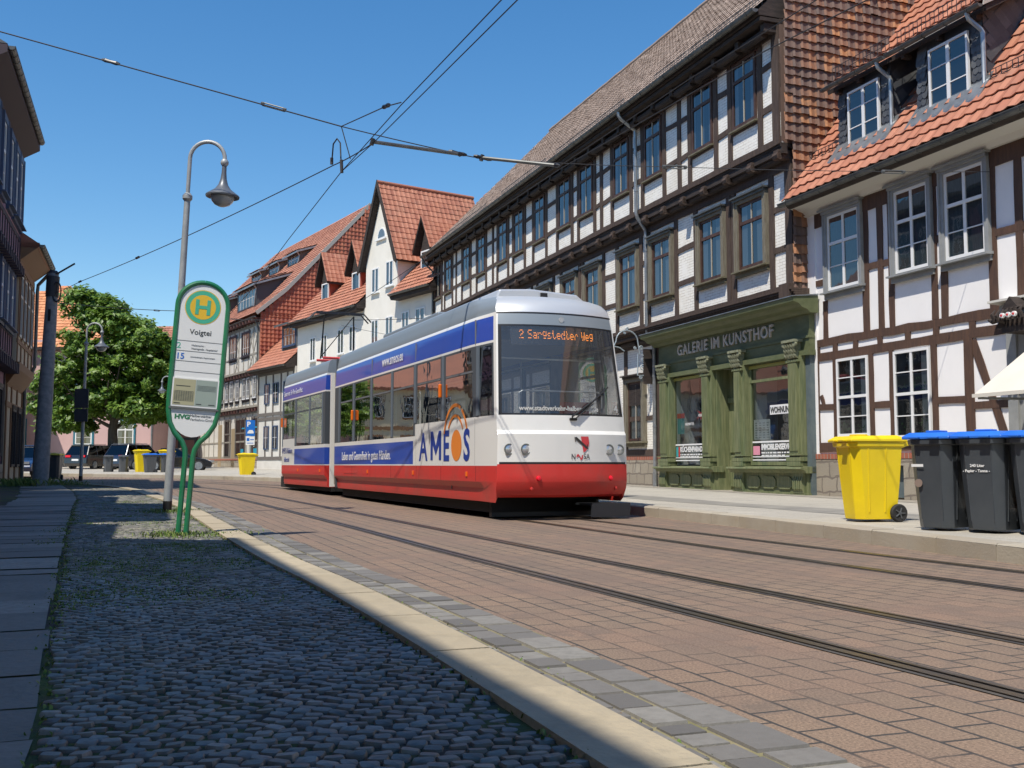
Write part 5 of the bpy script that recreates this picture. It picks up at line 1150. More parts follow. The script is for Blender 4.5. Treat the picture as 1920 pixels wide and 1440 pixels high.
def cls1(kind, m, z):
    if kind in 'LR':
        for k, (a, c, zb) in enumerate(W1_):
            if a < m < c and zb < z < 2.80:
                if 2.40 < z < 2.45 and k > 0: return ('body', 'trim')
                return (f'w{kind}{k}', 'g')
        if z > 3.34: return ('body', 'grey')
        if z > 3.28: return ('body', 'white')
        if z > 2.88: return ('body', 'white') if m < .10 else ('body', 'blue')
        if z > 2.84: return ('body', 'white')
        if m < .10: return ('body', 'red' if z < .86 else 'white')
        zb = 1.66 if m < 4.30 else 1.43
        if z > zb: return ('body', 'trim')
        if z < .86: return ('body', 'red')
        if m > 4.42: return ('body', 'white') if (z > 1.34 or z < .885) else ('body', 'blue')
        return ('body', 'white')
    if z > 3.34: return ('body', 'silver')
    if z > 3.31: return ('body', 'black')
    if abs(m) > .975: return ('body', 'red' if z < .885 else 'white')
    if z > 3.13: return ('body', 'grey')
    if z > 1.66:
        if abs(m) > .93 or z > 3.10 or z < 1.69: return ('body', 'black')
        return ('windscreen', 'g')
    if z < .885: return ('body', 'red')
    if z < .92: return ('body', 'black')
    return ('body', 'white')
G1, grid1 = section(ST1, cls1); emit(G1, tr, t_glass)
# window posts are grey-blue: thin mullions proud of the glass
for y in (.82, 2.6, 4.30, 5.95, 7.64, 9.29, 10.8):
    for sg in (-1, 1): b = MB(); b.box(sg * HW - .012, sg * HW + .012, y - .055, y + .055, 1.45 if y > 4.5 else 1.68, 2.83); b.build('window_post', t_post, tr)
for (a, c) in ((1.05, 2.42), (2.78, 4.13), (4.45, 5.82), (6.08, 7.47), (7.81, 9.1), (9.48, 10.6)): b = MB(); b.box(-HW - .008, -HW + .01, a, c, 2.41, 2.44); b.build('vent_rail', m_zinc, tr)
# rear section
import math as _m
ro = R(22.4); o2 = Vector((-3.95, 28.27, 0)) - Vector((.813, 16.74, 0))
o2l = Vector((o2.x * _m.cos(ro) + o2.y * _m.sin(ro), -o2.x * _m.sin(ro) + o2.y * _m.cos(ro), 0)); dr = R(1.6)
def x2(v): return Vector((o2l.x + v.x * _m.cos(dr) - v.y * _m.sin(dr), o2l.y + v.x * _m.sin(dr) + v.y * _m.cos(dr), v.z))
ST2 = [0, .20, .38, 1.7, 1.9, 3.43, 3.73, 5.37, 5.53, 5.75, 6.9, 7.08]
W2_ = [(.38, 1.7), (1.9, 3.43), (3.73, 5.37), (5.75, 6.9)]
def cls2(kind, m, z):
    for k, (a, c) in enumerate(W2_):
        zb = 1.43 if m < 3.6 else 1.66
        if a < m < c and zb < z < 2.80: return ('body', 'trim') if 2.40 < z < 2.45 else (f'v{kind}{k}', 'g')
    if z > 3.34: return ('body', 'grey')
    if z > 3.28 or 2.84 < z < 2.88: return ('body', 'white')
    if z > 2.88: return ('body', 'blue')
    if z < .86: return ('body', 'red')
    if z > (1.43 if m < 3.6 else 1.66): return ('body', 'trim')
    if m > 3.6: return ('body', 'white')
    return ('body', 'white') if z > 1.34 or z < .885 else ('body', 'blue')
G2, grid2 = section(ST2, cls2, front=False, rear_taper=(5.53, 7.08), xf=x2); emit(G2, tr, t_glass)
def bx2(mb, x0, x1, y0, y1, z0, z1, **k):
    t = MB(); t.box(x0, x1, y0, y1, z0, z1, **k); t.map(x2); mb.add(t.v, t.f, k.get('m', 0))
b = MB(); bx2(b, -.84, .84, 7.06, 7.09, .3, 1.6); b.build('rear_panel', t_white, tr)
for y in (.28, 1.8, 3.58, 5.45): b = MB(); bx2(b, -HW - .012, -HW + .012, y - .06, y + .06, 1.45, 2.83); b.build('window_post', t_post, tr)
# bellows
b = MB()
for k in range(9):
    y = 11.42 + .072 * k; h = .96 if k % 2 else 1.02
    b.box(-h, h, y, y + .05, .36, 3.30)
b.build('bellows', M('bellows_fabric', (.30, .26, .20), .9, col2=(.20, .17, .13), vs=2), tr)
b = MB(); b.box(-1.12, 1.12, 11.3, 11.34, .30, 3.60); b.build('joint_frame', t_trim, tr)
b = MB(); b.box(-1.10, -.98, 11.98, 12.10, .3, 3.3); b.box(.98, 1.1, 11.98, 12.1, .3, 3.3); b.build('joint_frame', t_white, tr)
# underframe, wheels
b = MB(); b.box(-.95, .95, .7, 11.2, .10, .5); bx2(b, -.95, .95, 0, 6.6, .16, .5); b.box(-.9, .9, 11.1, 12.3, .25, .6); b.build('underframe', t_under, tr)
def wheelset(y, xf=None):
    for sg in (-.52, .52):
        b = MB(); b.lathe([(0, -.05), (.27, -.05), (.29, -.03), (.29, .05), (.32, .05), (.32, .07), (0, .07)], (sg, y, .31), 22, axis='x')
        if xf: b.map(xf)
        b.build('wheel', m_rubber, tr, smooth=True)
for y in (1.9, 3.6, 9.6, 10.9): wheelset(y)
for y in (1.6, 3.3): wheelset(y + .6, x2)
b = MB(); b.prism([(-.16, .26), (-.14, .04), (-.10, .04), (-.10, .26)], .45, 1.14, 'x'); b.box(.45, 1.12, -.12, .5, .22, .25); b.box(-.95, 1.0, .70, .8, .03, .3); b.build('rail_guard', M('dark_guard', (.025, .028, .035), .5), tr)
# interior: floor, ceiling, cab wall, seats, poles
b = MB(); b.box(-1.0, 1.0, .4, 11.2, .40, .45); b.box(-1.0, 1.0, .8, 11.2, 2.92, 2.96); b.build('interior_lining', M('cab_grey', (.34, .345, .345), .8), tr)
b = MB(); b.box(.5, 1.05, 1.55, 1.6, .45, 2.8); b.box(-1.08, -.2, 2.3, 2.34, .45, 1.5)
b.build('partition', m_tbd, tr)
for (x, y) in ((-.75, 3.2), (-.75, 5.0), (.75, 5.0), (-.75, 6.7), (.75, 6.7), (-.75, 8.3), (.75, 8.3), (.6, 3.2), (-.75, 10), (.75, 10)): b = MB(); b.box(x - .28, x + .28, y, y + .45, .45, .95); b.box(x - .28, x + .28, y + .4, y + .5, .9, 1.65); b.build('seat', t_seat, tr)
b = MB(); b.box(.45, .95, .95, 1.05, .9, 1.95); b.box(.45, .95, .55, 1.0, .9, 1.02); b.build('driver_seat', M('red_seat', (.35, .02, .03), .8), tr)
b = MB(); b.box(-1.0, 1.0, .12, .55, 1.2, 1.55); b.box(-.2, .5, .1, .4, 1.55, 1.66); b.build('dashboard', m_black, tr)
b = MB()
for (x, y) in ((-.55, 2.6), (.5, 2.9), (-.5, 4.6), (.5, 4.6), (-.5, 7.9), (.5, 7.9)): b.tube([(x, y, .45), (x, y, 2.92)], .018, 6)
b.tube([(-.72, .10, 1.72), (-.72, .10, 2.02), (-.66, .10, 2.06), (.70, .10, 2.06), (.76, .1, 2.0), (.76, .1, 1.8)], .014, 6); b.tube([(-.9, .5, 2.62), (.95, .5, 2.62)], .02, 6)
b.build('handrail', m_zinc, tr)
# destination display and writing on the front
def fw(off=.006):
    return lambda p: Vector((p.x, front_y(p.x, p.z) - off, p.z))
m_led = M('amber_led', (.9, .25, .02), .5); e_ = m_led.node_tree.nodes['Principled BSDF']; e_.inputs['Emission Color'].default_value = (1, .30, .03, 1); e_.inputs['Emission Strength'].default_value = 1.0
b = MB()
for i in range(14):
    x0, x1 = -.84 + 1.68 * i / 14, -.84 + 1.68 * (i + 1) / 14
    b.quad(*[(x, front_y(x, z) + .03, z) for x, z in ((x0, 2.80), (x1, 2.80), (x1, 3.09), (x0, 3.09))])
disp = b.build('display_panel', M('display_black', (.012, .012, .014), .5), tr, fix=False)
FONT = {'2': "01110100010000100110010001000011111", 'S': "01111100001000001110000010000111110", 'a': "00000000000111000001011111000101111", 'r': "00000000001011011001100001000010000", 'g': "00000011111000110001011110000101110",
 's': "00000000000111110000011100000111110", 't': "01000010001110001000010000100100110", 'e': "00000000000111010001111111000001110", 'd': "00001000010110110011100011000101111", 'W': "10001100011000110101101011010101010"}
b = MB(); cx = -.70; dd = .0134
for ch in '2 Sargstedter Weg':
    if ch == ' ': cx += dd * 4; continue
    bits = FONT[ch]
    for q in range(35):
        if bits[q] == '1' and rnd.random() < .93:
            r_, c_ = divmod(q, 5); x = cx + c_ * dd; z = 3.035 - r_ * .021; yq = front_y(x, z) + .022
            b.quad((x - .0062, yq, z - .007), (x + .0062, yq, z - .007), (x + .0062, yq, z + .007), (x - .0062, yq, z + .007))
    cx += dd * 6
b.build('destination_text', m_led, disp, fix=False)
m_tw = M('white_lettering', (.78, .78, .76), .5); m_tb = M('blue_lettering', (.016, .045, .27), .45); m_or = M('orange_print', (.72, .22, .03), .45)
text('www.stadtverkehr-halberstadt.de', .105, (-.80, 0, 1.735), (1, 0, 0), (0, 0, 1), m_tw, tr, ext=.0005, sx=.955, warp=fw(.02), bold=.003)
text('4', .17, (.90, 0, 1.73), (1, 0, 0), (0, 0, 1), m_tw, tr, ext=.0005, warp=fw(.02), bold=.004)
text('N', .125, (.02, 0, .965), (1, 0, 0), (0, 0, 1), m_blk, tr, ext=.0005, warp=fw(.007), sx=.8); text('SA', .125, (.24, 0, .965), (1, 0, 0), (0, 0, 1), m_blk, tr, ext=.0005, warp=fw(.007), sx=.85)
def flat(mb, pts, off=.006): mb.poly([(x, front_y(x, z) - off, z) for x, z in pts])
b = MB(); P = [(.115, 1.0), (.135, 1.035), (.16, 1.03), (.185, .985), (.205, .97), (.225, 1.0), (.215, 1.03), (.235, 1.0), (.21, .95), (.175, .955), (.15, 1.0), (.135, 1.005)]
flat(b, [(.11, .985), (.12, 1.04), (.155, 1.045), (.17, 1.0), (.145, 1.015)]); flat(b, [(.17, 1.0), (.155, 1.045), (.20, .98), (.225, .97), (.19, .945)]); flat(b, [(.225, .97), (.20, .98), (.212, 1.03), (.235, 1.03)])
flat(b, [(.19, 1.325), (.33, 1.325), (.345, 1.22), (.325, 1.15), (.28, 1.09), (.24, 1.07), (.225, 1.15)], .006)
b.build('emblem_red', M('emblem_red', (.62, .05, .06), .5), tr, fix=False)
b = MB(); flat(b, [(.09, 1.31), (.11, 1.32), (.30, 1.17), (.31, 1.13), (.28, 1.14), (.10, 1.275)], .009); flat(b, [(.31, 1.13), (.30, 1.20), (.315, 1.20), (.325, 1.12)], .009); flat(b, [(.09, 1.31), (.10, 1.24), (.085, 1.24), (.075, 1.32)], .009); b.build('emblem_stroke', m_blk, tr, fix=False)
# lights
m_lens = M('lamp_lens', (.50, .52, .54), .15, metal=.6); m_lring = M('lamp_ring', (.14, .15, .14), .5); m_rl = M('red_lamp', (.75, .01, .03), .25); m_am = M('amber_lamp', (.80, .16, .01), .3)
for x in (-.97, -.72, .74, .97):
    y = front_y(x, 1.12); b = MB(); b.lathe([(0, .02), (.075, .02), (.088, 0), (.088, -.012), (.070, -.012), (.066, .01)], (x, y - .001, 1.12), 22, axis='y'); h = b.build('headlight', m_lring, tr, smooth=True)
    b = MB(); b.lathe([(0, -.016), (.04, -.014), (.067, -.004), (.067, .01)], (x, y - .001, 1.12), 20, axis='y'); b.build('lens', m_lens, h, smooth=True)
for x in (-.52, .78): y = front_y(x, .66); b = MB(); b.lathe([(0, -.035), (.03, -.03), (.042, 0), (.042, .02)], (x, y, .66), 16, axis='y'); b.build('red_marker_light', m_rl, tr, smooth=True)
for x in (-.62, .9): y = front_y(x, .50); b = MB(); b.lathe([(0, -.02), (.025, -.015), (.03, .02)], (x, y, .50), 12, axis='y'); b.build('tow_socket', t_red, tr); 
for y in (1.33, 4.4, 7.92): b = MB(); b.box(-HW - .02, -HW, y - .035, y + .035, .68, .76); b.build('side_light', m_am, tr, bevel=.006)
for y in (.5, 3.2): b = MB(); bx2(b, -HW - .02, -HW, y - .035, y + .035, .68, .76); b.build('side_light', m_am, tr)
for (y, z, f) in ((2.66, 2.20, None), (9.28, 2.05, None)): b = MB(); b.box(-HW - .07, -HW - .012, y - .035, y + .035, z - .12, z + .13); b.build('turn_signal', m_am, tr, bevel=.02)
b = MB(); bx2(b, -HW - .06, -HW, 5.42, 5.5, 2.05, 2.33); b.build('turn_signal', m_am, tr)
# white bonnet step, wiper, roof box
b = MB()
def FP(x, z, o): return (x, front_y(x, z) - o, z)
b.tube([FP(.06, 1.60, .03), FP(.05, 1.64, .05), FP(.42, 1.88, .05)], .016, 6); b.tube([FP(.12, 1.62, .05), FP(.46, 1.86, .05)], .010, 6); b.tube([FP(.22, 1.70, .03), FP(.80, 2.14, .03)], .013, 6); b.tube([FP(.02, 1.60, .02), FP(.14, 1.60, .02)], .022, 6)
b.build('wiper', m_black, tr)
b = MB(); b.prism([(-.86, 3.60), (-.78, 3.80), (-.2, 3.84), (.66, 3.79), (.92, 3.60)], .80, 3.2, 'y'); rb = b.build('roof_unit', t_silver, tr, bevel=.03)
b = MB(); b.box(-.03, .09, .77, .81, 3.70, 3.78); b.build('roof_camera', m_black, rb)
b = MB(); b.box(-.8, .8, 4.0, 8.0, 3.68, 3.86); b.build('roof_unit', t_grey, tr, bevel=.03)
b = MB(); P = []; b.lathe([(0, 0), (.045, 0), (.045, .02), (0, .02)], (.0, front_y(0, 3.22) - .015, 3.22), 12, axis='y'); b.build('marker_lamp', m_lens, tr)
# side writing
LX = -HW - .006
def st(t, y, z, size, sx, mat, bold=0): text(t, size, (LX, y, z), (0, -1, 0), (0, 0, 1), mat, tr, ext=.001, sx=sx, bold=bold)
st('A', 4.0, .96, .74, 1.0, m_tb, .012)
mm = MB(); y0_, y1_, zb_, zt_ = 3.30, 2.68, .96, 1.49
for P in ([(y0_, zb_), (y0_ - .13, zb_), (y0_ - .13, zt_ - .12), (y0_, zt_)], [(y1_ + .13, zb_), (y1_, zb_), (y1_, zt_), (y1_ + .13, zt_ - .12)], [(y0_, zt_), (y0_ - .14, zt_), ((y0_ + y1_) / 2, zb_ + .26), ((y0_ + y1_) / 2, zb_ + .08), (y0_ - .10, zt_ - .22)], [(y1_, zt_), (y1_ + .10, zt_ - .22), ((y0_ + y1_) / 2, zb_ + .08), ((y0_ + y1_) / 2, zb_ + .26), (y1_ + .14, zt_)]): mm.poly([(LX - .001, a, c) for a, c in P])
mm.build('lettering', m_tb, tr, fix=False)
st('E', 2.58, .96, .74, .92, m_tb, .02); st('S', 1.50, .96, .74, .95, m_tb, .02)
b = MB(); b.poly([(LX - .001, 1.86 + .27 * math.cos(a), 1.21 + .27 * math.sin(a)) for a in [2 * math.pi * k / 32 for k in range(32)]]); b.build('orange_disc', m_or, tr, fix=False)
def arc(r0, r1, a0, a1, c=(1.9, 1.30), sy=1.0):
    b = MB(); n = 14
    for k in range(n):
        q = [a0 + (a1 - a0) * (k + i) / n for i in (0, 1)]
        b.quad(*[(LX - .008, c[0] - r * math.cos(a) * sy, c[1] + r * math.sin(a)) for r, a in ((r0, q[0]), (r1, q[0]), (r1, q[1]), (r0, q[1]))])
    b.build('orange_arc', m_or, tr, fix=False)
arc(.58, .64, R(18), R(58)); arc(.58, .64, R(64), R(168)); arc(.40, .45, R(28), R(150))
st('www.ameos.eu', 6.75, 3.0, .30, .86, m_tw, .003); st('Leben und Gesundheit in guten Händen.', 10.45, .99, .28, .97, m_tw, .003)
def st2(t, y, z, size, sx, mat):
    f = lambda p: x2(p); text(t, size, (LX, y, z), (0, -1, 0), (0, 0, 1), mat, tr, ext=.001, sx=sx, warp=f)
st2('Zusammen. Für Ihre Gesundheit.', 5.3, 3.0, .22, .88, m_tw); st2('AMEOS Klinikum', 5.5, 1.22, .25, .85, m_tb); st2('Halberstadt', 5.2, .96, .22, .75, m_tb)
b = MB(); b.box(LX, LX + .003, 9.0, 10.2, .66, .665); b.box(LX, LX + .003, 9.0, 10.2, .82, .825); b.build('panel_gap', m_black, tr)
m_pj = M('dark_red_joint', (.12, .015, .015), .7); m_pg = M('grey_joint', (.20, .20, .19), .7)
for y in (.9, 2.7, 4.2, 6.0, 7.7, 9.4): b = MB(); b.box(-HW - .004, -HW + .02, y - .006, y + .006, .61, .855); b.build('panel_joint', m_pj, tr)
for y, z0, z1 in ((.95, .87, 1.64), (2.6, .87, 1.64), (4.24, .87, 1.64), (.95, 2.86, 3.3), (4.3, 2.9, 3.27), (7.64, 2.9, 3.27)): b = MB(); b.box(-HW - .003, -HW + .02, y - .004, y + .004, z0, z1 - (.02 if z1 > 3 else 0)); b.build('panel_joint', m_pg, tr)
# pantograph on the rear section
b = MB(); m_pr = M('pantograph_red', (.55, .06, .06), .5)
def q2(p): return x2(Vector(p))
b.tube([q2((-.5, 3.0, 4.05)), q2((.5, 3.0, 4.05))], .04, 6); b.tube([q2((-.5, 3.8, 4.05)), q2((.5, 3.8, 4.05))], .04, 6); b.tube([q2((0, 3.0, 4.05)), q2((0, 1.6, 3.74))], .05, 6); b.tube([q2((.2, 3.8, 4.05)), q2((.2, 4.6, 3.74))], .04, 6)
pg = b.build('pantograph', m_pr, tr)
b = MB()
for x in (-.5, .5): b.tube([q2((x, 3.3, 4.05)), q2((x * .9, 3.1, 5.35))], .022, 6)
b.tube([q2((-.5, 3.3, 4.1)), q2((.45, 3.1, 5.35))], .014, 5)
for dy in (-.15, .15): b.tube([q2((-.95, 3.1 + dy, 5.18)), q2((-.72, 3.1 + dy, 5.42)), q2((.72, 3.1 + dy, 5.42)), q2((.95, 3.1 + dy, 5.18))], .025, 6)
for x in (-.7, -.35, 0, .35, .7): b.tube([q2((x, 2.95, 5.42)), q2((x, 3.25, 5.42))], .018, 5)
b.build('collector', m_black, pg)

# ------------------------------------------------------------------ stop sign
m_sgreen = M('sign_green', (.012, .15, .06), .35, coat=.3, col2=(.02, .18, .08), vs=5); m_panel = M('sign_white', (.74, .75, .74), .4); m_hy = M('h_yellow', (.72, .46, .03), .5); m_ht = M('h_green', (.06, .42, .27), .5)
m_line = M('grey_line', (.12, .13, .13), .6); m_txt = M('dark_text', (.04, .045, .045), .6); m_bl15 = M('blue_number', (.02, .14, .5), .6); m_tm = M('paper_yellow', (.40, .38, .24), .3); m_tm2 = M('paper_grey', (.30, .36, .32), .3)
sgn = thing('tram_stop_sign', 'leaning green and white tram stop sign with H disc standing on the near cobbles', 'stop sign', (-3.83, 12.16, .05), R(17.5), 'tram stop signs')
sgn.rotation_euler = (0, R(3.8), R(17.5))
HWs = .285
def arch():
    P = []
    for k in range(25): a = math.pi * k / 24; P.append((HWs * math.cos(a), 2.70 + HWs * math.sin(a)))
    return P
for sg in (-1, 1):
    top = [(sg * HWs * math.cos(a), 0, 2.70 + HWs * math.sin(a)) for a in [math.pi / 2 * k / 10 for k in range(11)]]
    path = [(sg * .044, 0, -.02), (sg * .044, 0, .93), (sg * .055, 0, 1.01), (sg * .10, 0, 1.10), (sg * .185, 0, 1.19), (sg * .25, 0, 1.31), (sg * .278, 0, 1.45), (sg * HWs, 0, 1.62)] + [(sg * HWs, 0, 1.7 + 1.0 * k / 4) for k in range(1, 4)] + top
    b = MB(); b.tube(path, .031, 10); b.build('post', m_sgreen, sgn, smooth=True)
b = MB(); P = arch() + [(-HWs, 1.62)] + [(-.275 * math.cos(a), 1.52 - .37 * math.sin(a)) for a in [math.pi * k / 14 for k in range(15)]] + [(HWs, 1.62)]; b.prism(P, -.012, .012, 'y'); pn = b.build('panel', m_panel, sgn)
def disc(r, y, m, nm):
    b = MB(); b.poly([(r * math.cos(a), y, 2.69 + r * math.sin(a)) for a in [2 * math.pi * k / 48 for k in range(48)]][::1]); b.build(nm, m, pn, fix=False)
disc(.205, -.0135, m_hy, 'disc'); disc(.196, -.0145, m_ht, 'ring'); disc(.146, -.0155, m_hy, 'disc')
b = MB(); b.box(-.085, -.045, -.018, -.0165, 2.60, 2.78); b.box(.045, .085, -.018, -.0165, 2.60, 2.78); b.box(-.045, .045, -.018, -.0165, 2.67, 2.71); b.build('letter_h', m_ht, pn)
def sx_(t, x, z, s, m, k=1, bo=0): text(t, s, (x, -.0135, z), (1, 0, 0), (0, 0, 1), m, pn, ext=.0006, sx=k, bold=bo)
sx_('Voigtei', -.125, 2.36, .088, m_txt, 1.0, .001); sx_('2', -.255, 2.185, .10, m_ht); sx_('15', -.255, 2.06, .10, m_bl15, 1, .002); sx_('Holzmarkt -', -.09, 2.22, .032, m_line); sx_('Westringstraße - Hauptbahnhof', -.09, 2.18, .032, m_line, .72); sx_('Sommersbergen, August-Lampen', -.09, 2.085, .026, m_line, .8)
sx_('HVG', -.205, 1.36, .072, m_sgreen, 1.15, .004); sx_('Halberstädter', -.035, 1.39, .044, m_txt, 1.0); sx_('Verkehrs-GmbH', -.035, 1.345, .044, m_line, .98)
for z in (2.275, 2.155, 2.035, 1.915): b = MB(); b.box(-.272, .272, -.0142, -.0125, z, z + .005); b.build('rule', m_line, pn)
b = MB(); b.box(-.28, .28, -.034, -.012, 1.475, 1.495); b.build('ledge', m_line, pn)
b = MB(); b.box(-.262, .262, -.022, -.0125, 1.50, 1.84); case = b.build('timetable_case', m_panel, pn)
b = MB(); b.box(-.245, 0, -.024, -.0225, 1.52, 1.825); b.build('timetable', m_tm, case); b = MB(); b.box(.004, .245, -.024, -.0225, 1.52, 1.825); b.build('timetable', m_tm2, case)
for sd in (0, 1):
    b = MB()
    if sd == 0:
        for k in range(9): b.box(-.23, -.02, -.0255, -.0243, 1.57 + .014 * k, 1.573 + .014 * k); b.box(-.23 + .026 * k, -.227 + .026 * k, -.0257, -.0243, 1.57, 1.685)
        b.box(-.23, -.16, -.0255, -.0243, 1.535, 1.545); b.box(-.22, -.06, -.0255, -.0243, 1.74, 1.748)
    else:
        for k in range(5): b.box(.02, .23, -.0255, -.0243, 1.70 + .014 * k, 1.703 + .014 * k)
        b.box(.16, .23, -.0255, -.0243, 1.535, 1.545); b.box(.02, .08, -.0255, -.0243, 1.535, 1.545)
    b.build('timetable_print', m_txt, case)
b = MB(); b.box(-.10, .10, -.05, .05, -.02, .02); b.build('foot_plate', m_zincd, sgn)
s2 = copy_thing(sgn, 'tram stop sign on the far pavement, glimpsed through the windscreen of the tram', (1.72, 22.2, .15), R(-8)); s2.rotation_euler = (0, 0, R(-6))

# ------------------------------------------------------------------ street lamps
def lamp(label, x, y, z, rot, leanx=0, sc_=1, top=6.4, extra=None):
    t = thing('street_lamp', label, 'street lamp', (x, y, z), 0, 'swan-neck street lamps'); t.rotation_euler = (0, leanx, rot)
    b = MB(); b.tube([(0, 0, 0), (0, 0, 1.2), (0, 0, 5.55)], [.075, .068, .052], 12); R_ = .31
    b.tube([(0, 0, 5.45), (0, 0, top - R_ - .0)] + [(R_ - R_ * math.cos(a), 0, top - R_ + R_ * math.sin(a)) for a in [math.pi * k / 14 for k in range(15)]] + [(2 * R_, 0, top - R_ - .1)], .036, 10)
    b.lathe([(0, -.09), (.05, -.075), (.085, -.03), (.085, .03), (.05, .075), (0, .09)], (0, 0, 5.56), 16)
    b.lathe([(0, -.075), (.045, -.06), (.07, -.02), (.07, .02), (.045, .06), (0, .075)], (2 * R_, 0, top - R_ - .06), 16); b.build('mast', m_pole, t, smooth=True)
    b = MB(); b.lathe([(.08, 0), (.078, .2)], (0, 0, 0), 12); b.build('mast_foot', m_black, t, smooth=True)
    b = MB(); zt = top - R_ - .1; b.lathe([(.0, 0), (.038, 0), (.042, -.14), (.055, -.26), (.085, -.36), (.14, -.44), (.22, -.50), (.285, -.545), (.295, -.56), (.29, -.585), (.27, -.575), (.1, -.50), (0, -.5)], (2 * R_, 0, zt), 28); b.build('lamp_shade', m_poled, t, smooth=True)
    b = MB(); b.lathe([(.20, -.555), (.205, -.60), (.185, -.66), (.13, -.72), (.06, -.75), (0, -.757)], (2 * R_, 0, zt), 24); b.build('globe', M('lamp_globe', (.30, .34, .36), .12, coat=.6), t, smooth=True)
    return t
lamp('nearest swan-neck street lamp, rising behind the tram stop sign', -5.98, 18.14, .05, R(0), R(2.3), top=6.58)
L2_ = lamp('second swan-neck street lamp, with the backs of traffic signs on its mast', -17.35, 42.0, .22, R(0), R(.6))
lamp('far swan-neck street lamp half hidden by the stop sign', -23.0, 70.0, .42, R(180))
ts = thing('traffic_sign', 'dark backs of two traffic sign plates fixed to the second street lamp', 'traffic sign', (-17.35, 41.88, 2.6), 0)
b = MB(); b.box(-.29, .27, -.03, 0, .55, 1.33); b.build('sign_plate', M('sign_back', (.035, .045, .06), .5), ts); b = MB(); b.box(-.28, .26, -.03, 0, 0, .52); b.build('sign_plate', bpy.data.materials['sign_back'], ts)
ps = thing('parking_sign', 'blue parking sign with white plate on a grey post in front of the tile-hung house', 'parking sign', (-13.15, 52.3, E(52.3) + .1), R(12))
b = MB(); b.tube([(0, 0, 0), (0, 0, 2.75)], .035, 8); b.build('post', m_pole, ps)
b = MB(); b.box(-.22, .22, -.05, -.03, 1.95, 2.75); p1 = b.build('sign_plate', M('traffic_blue', (.01, .15, .55), .4), ps); text('P', .34, (-.17, -.053, 2.43), (1, 0, 0), (0, 0, 1), m_white, p1, bold=.01)
b = MB(); b.prism([(-.15, 2.08), (.16, 2.08), (.16, 2.16), (.1, 2.25), (-.05, 2.25), (-.12, 2.17)], -.056, -.05, 'y'); b.build('car_symbol', m_white, p1)
b = MB(); b.box(-.22, .22, -.05, -.03, 1.50, 1.93); p1 = b.build('sign_plate', m_white, ps); b = MB(); b.box(-.17, -.04, -.054, -.05, 1.7, 1.85); b.box(-.0, .18, -.054, -.05, 1.75, 1.79); b.box(-.16, .16, -.054, -.05, 1.58, 1.61); b.build('sign_print', bpy.data.materials['traffic_blue'], p1)

# ------------------------------------------------------------------ big tapered pole with its clamp
bp = thing('catenary_pole', 'thick tapered grey-blue pole carrying the overhead wires in front of the beige house', 'pole', (-15.82, 35.0, E(35) + .05)); bp.rotation_euler = (0, R(1.7), 0)
b = MB(); b.tube([(0, 0, 0), (0, 0, 3), (0, 0, 7.2)], [.27, .235, .175], 20); b.build('shaft', m_bpole, bp, smooth=True)
b = MB(); b.lathe([(.19, 6.4), (.21, 6.4), (.21, 7.1), (.19, 7.1)], (0, 0, 0), 18); b.lathe([(0, 7.2), (.19, 7.2), (.12, 7.3), (0, 7.32)], (0, 0, 0), 16)
for k in range(3): b.tube([(.22 + .12 * math.sin(a) * (1 + .1 * k), -.1 - .03 * k, 6.55 + .33 * math.cos(a)) for a in [math.pi * 2 * q / 16 for q in range(17)]], .022, 6, cap=False)
b.tube([(0, -.1, 7.15), (.2, -.1, 7.2), (.75, -.1, 7.55)], .03, 6); b.build('cable_clamp', m_wire, bp)
b = MB(); b.box(.0, .08, -.215, -.19, 5.55, 5.95); b.build('inspection_slot', m_black, bp)

# ------------------------------------------------------------------ overhead wires
def AT(px, py, Y):                          # a point seen at photo pixel px, py and standing Y metres up the street
    th = math.atan(151 / 1950); dx = px - 960; dy = 720 - py; d = Vector((dx, 1950 * math.cos(th) - dy * math.sin(th), 1950 * math.sin(th) + dy * math.cos(th)))
    return d * (Y / d.y) + Vector((0, 0, .88))
def sag(a, b, s, n=16): return [a.lerp(b, k / n) - Vector((0, 0, s * 4 * (k / n) * (1 - k / n))) for k in range(n + 1)]
def wire(label, pts, r=.009, s=.0, grp='overhead tram wires', extras=()):
    O = pts[0]; P = []
    for a, b_ in zip(pts, pts[1:]): P += sag(a, b_, s)[:-1] if b_ is not pts[-1] else sag(a, b_, s)
    b = MB(); b.tube([p - O for p in P], r, 6)
    o = b.build('overhead_wire', m_wire, None, smooth=True, loc=O); tag(o, label, 'wire', grp)
    for (k, i) in extras:
        p = i - O; d = (P[-1] - P[0]).normalized(); q = MB()
        if k == 'ins': q.tube([p - d * .16, p - d * .1, p, p + d * .1, p + d * .16], [.02, .035, .028, .035, .02], 8); q.build('insulator', m_black, o)
        if k == 'buckle': q.tube([p - d * .2 + Vector((0, 0, .02)), p + d * .2 + Vector((0, 0, .02))], .012, 5); q.tube([p - d * .2 - Vector((0, 0, .03)), p + d * .2 - Vector((0, 0, .03))], .012, 5); q.tube([p - d * .22, p - d * .17], .03, 6); q.tube([p + d * .17, p + d * .22], .03, 6); q.build('turnbuckle', m_zincd, o)
    return o
lw = AT(-170, 12, 17.3); k1 = AT(640, 237, 17.0); k2 = AT(860, 288, 17.3); k3 = AT(1268, 313, 18.0); k4 = AT(1855, 322, 18.6)
wire('upper cross-span wire from the left house to the first knot above the tracks', [lw, k1], .011, .0, extras=(('ins', AT(208, 116, 17.2)), ('buckle', AT(513, 200, 17.1))))
wire('cross-span wire between the knot and the two grey steady arms', [k1, k2, AT(900, 296, 17.4)], .009, .01, extras=(('ins', AT(858, 287, 17.3)), ('ins', AT(905, 296, 17.4))))
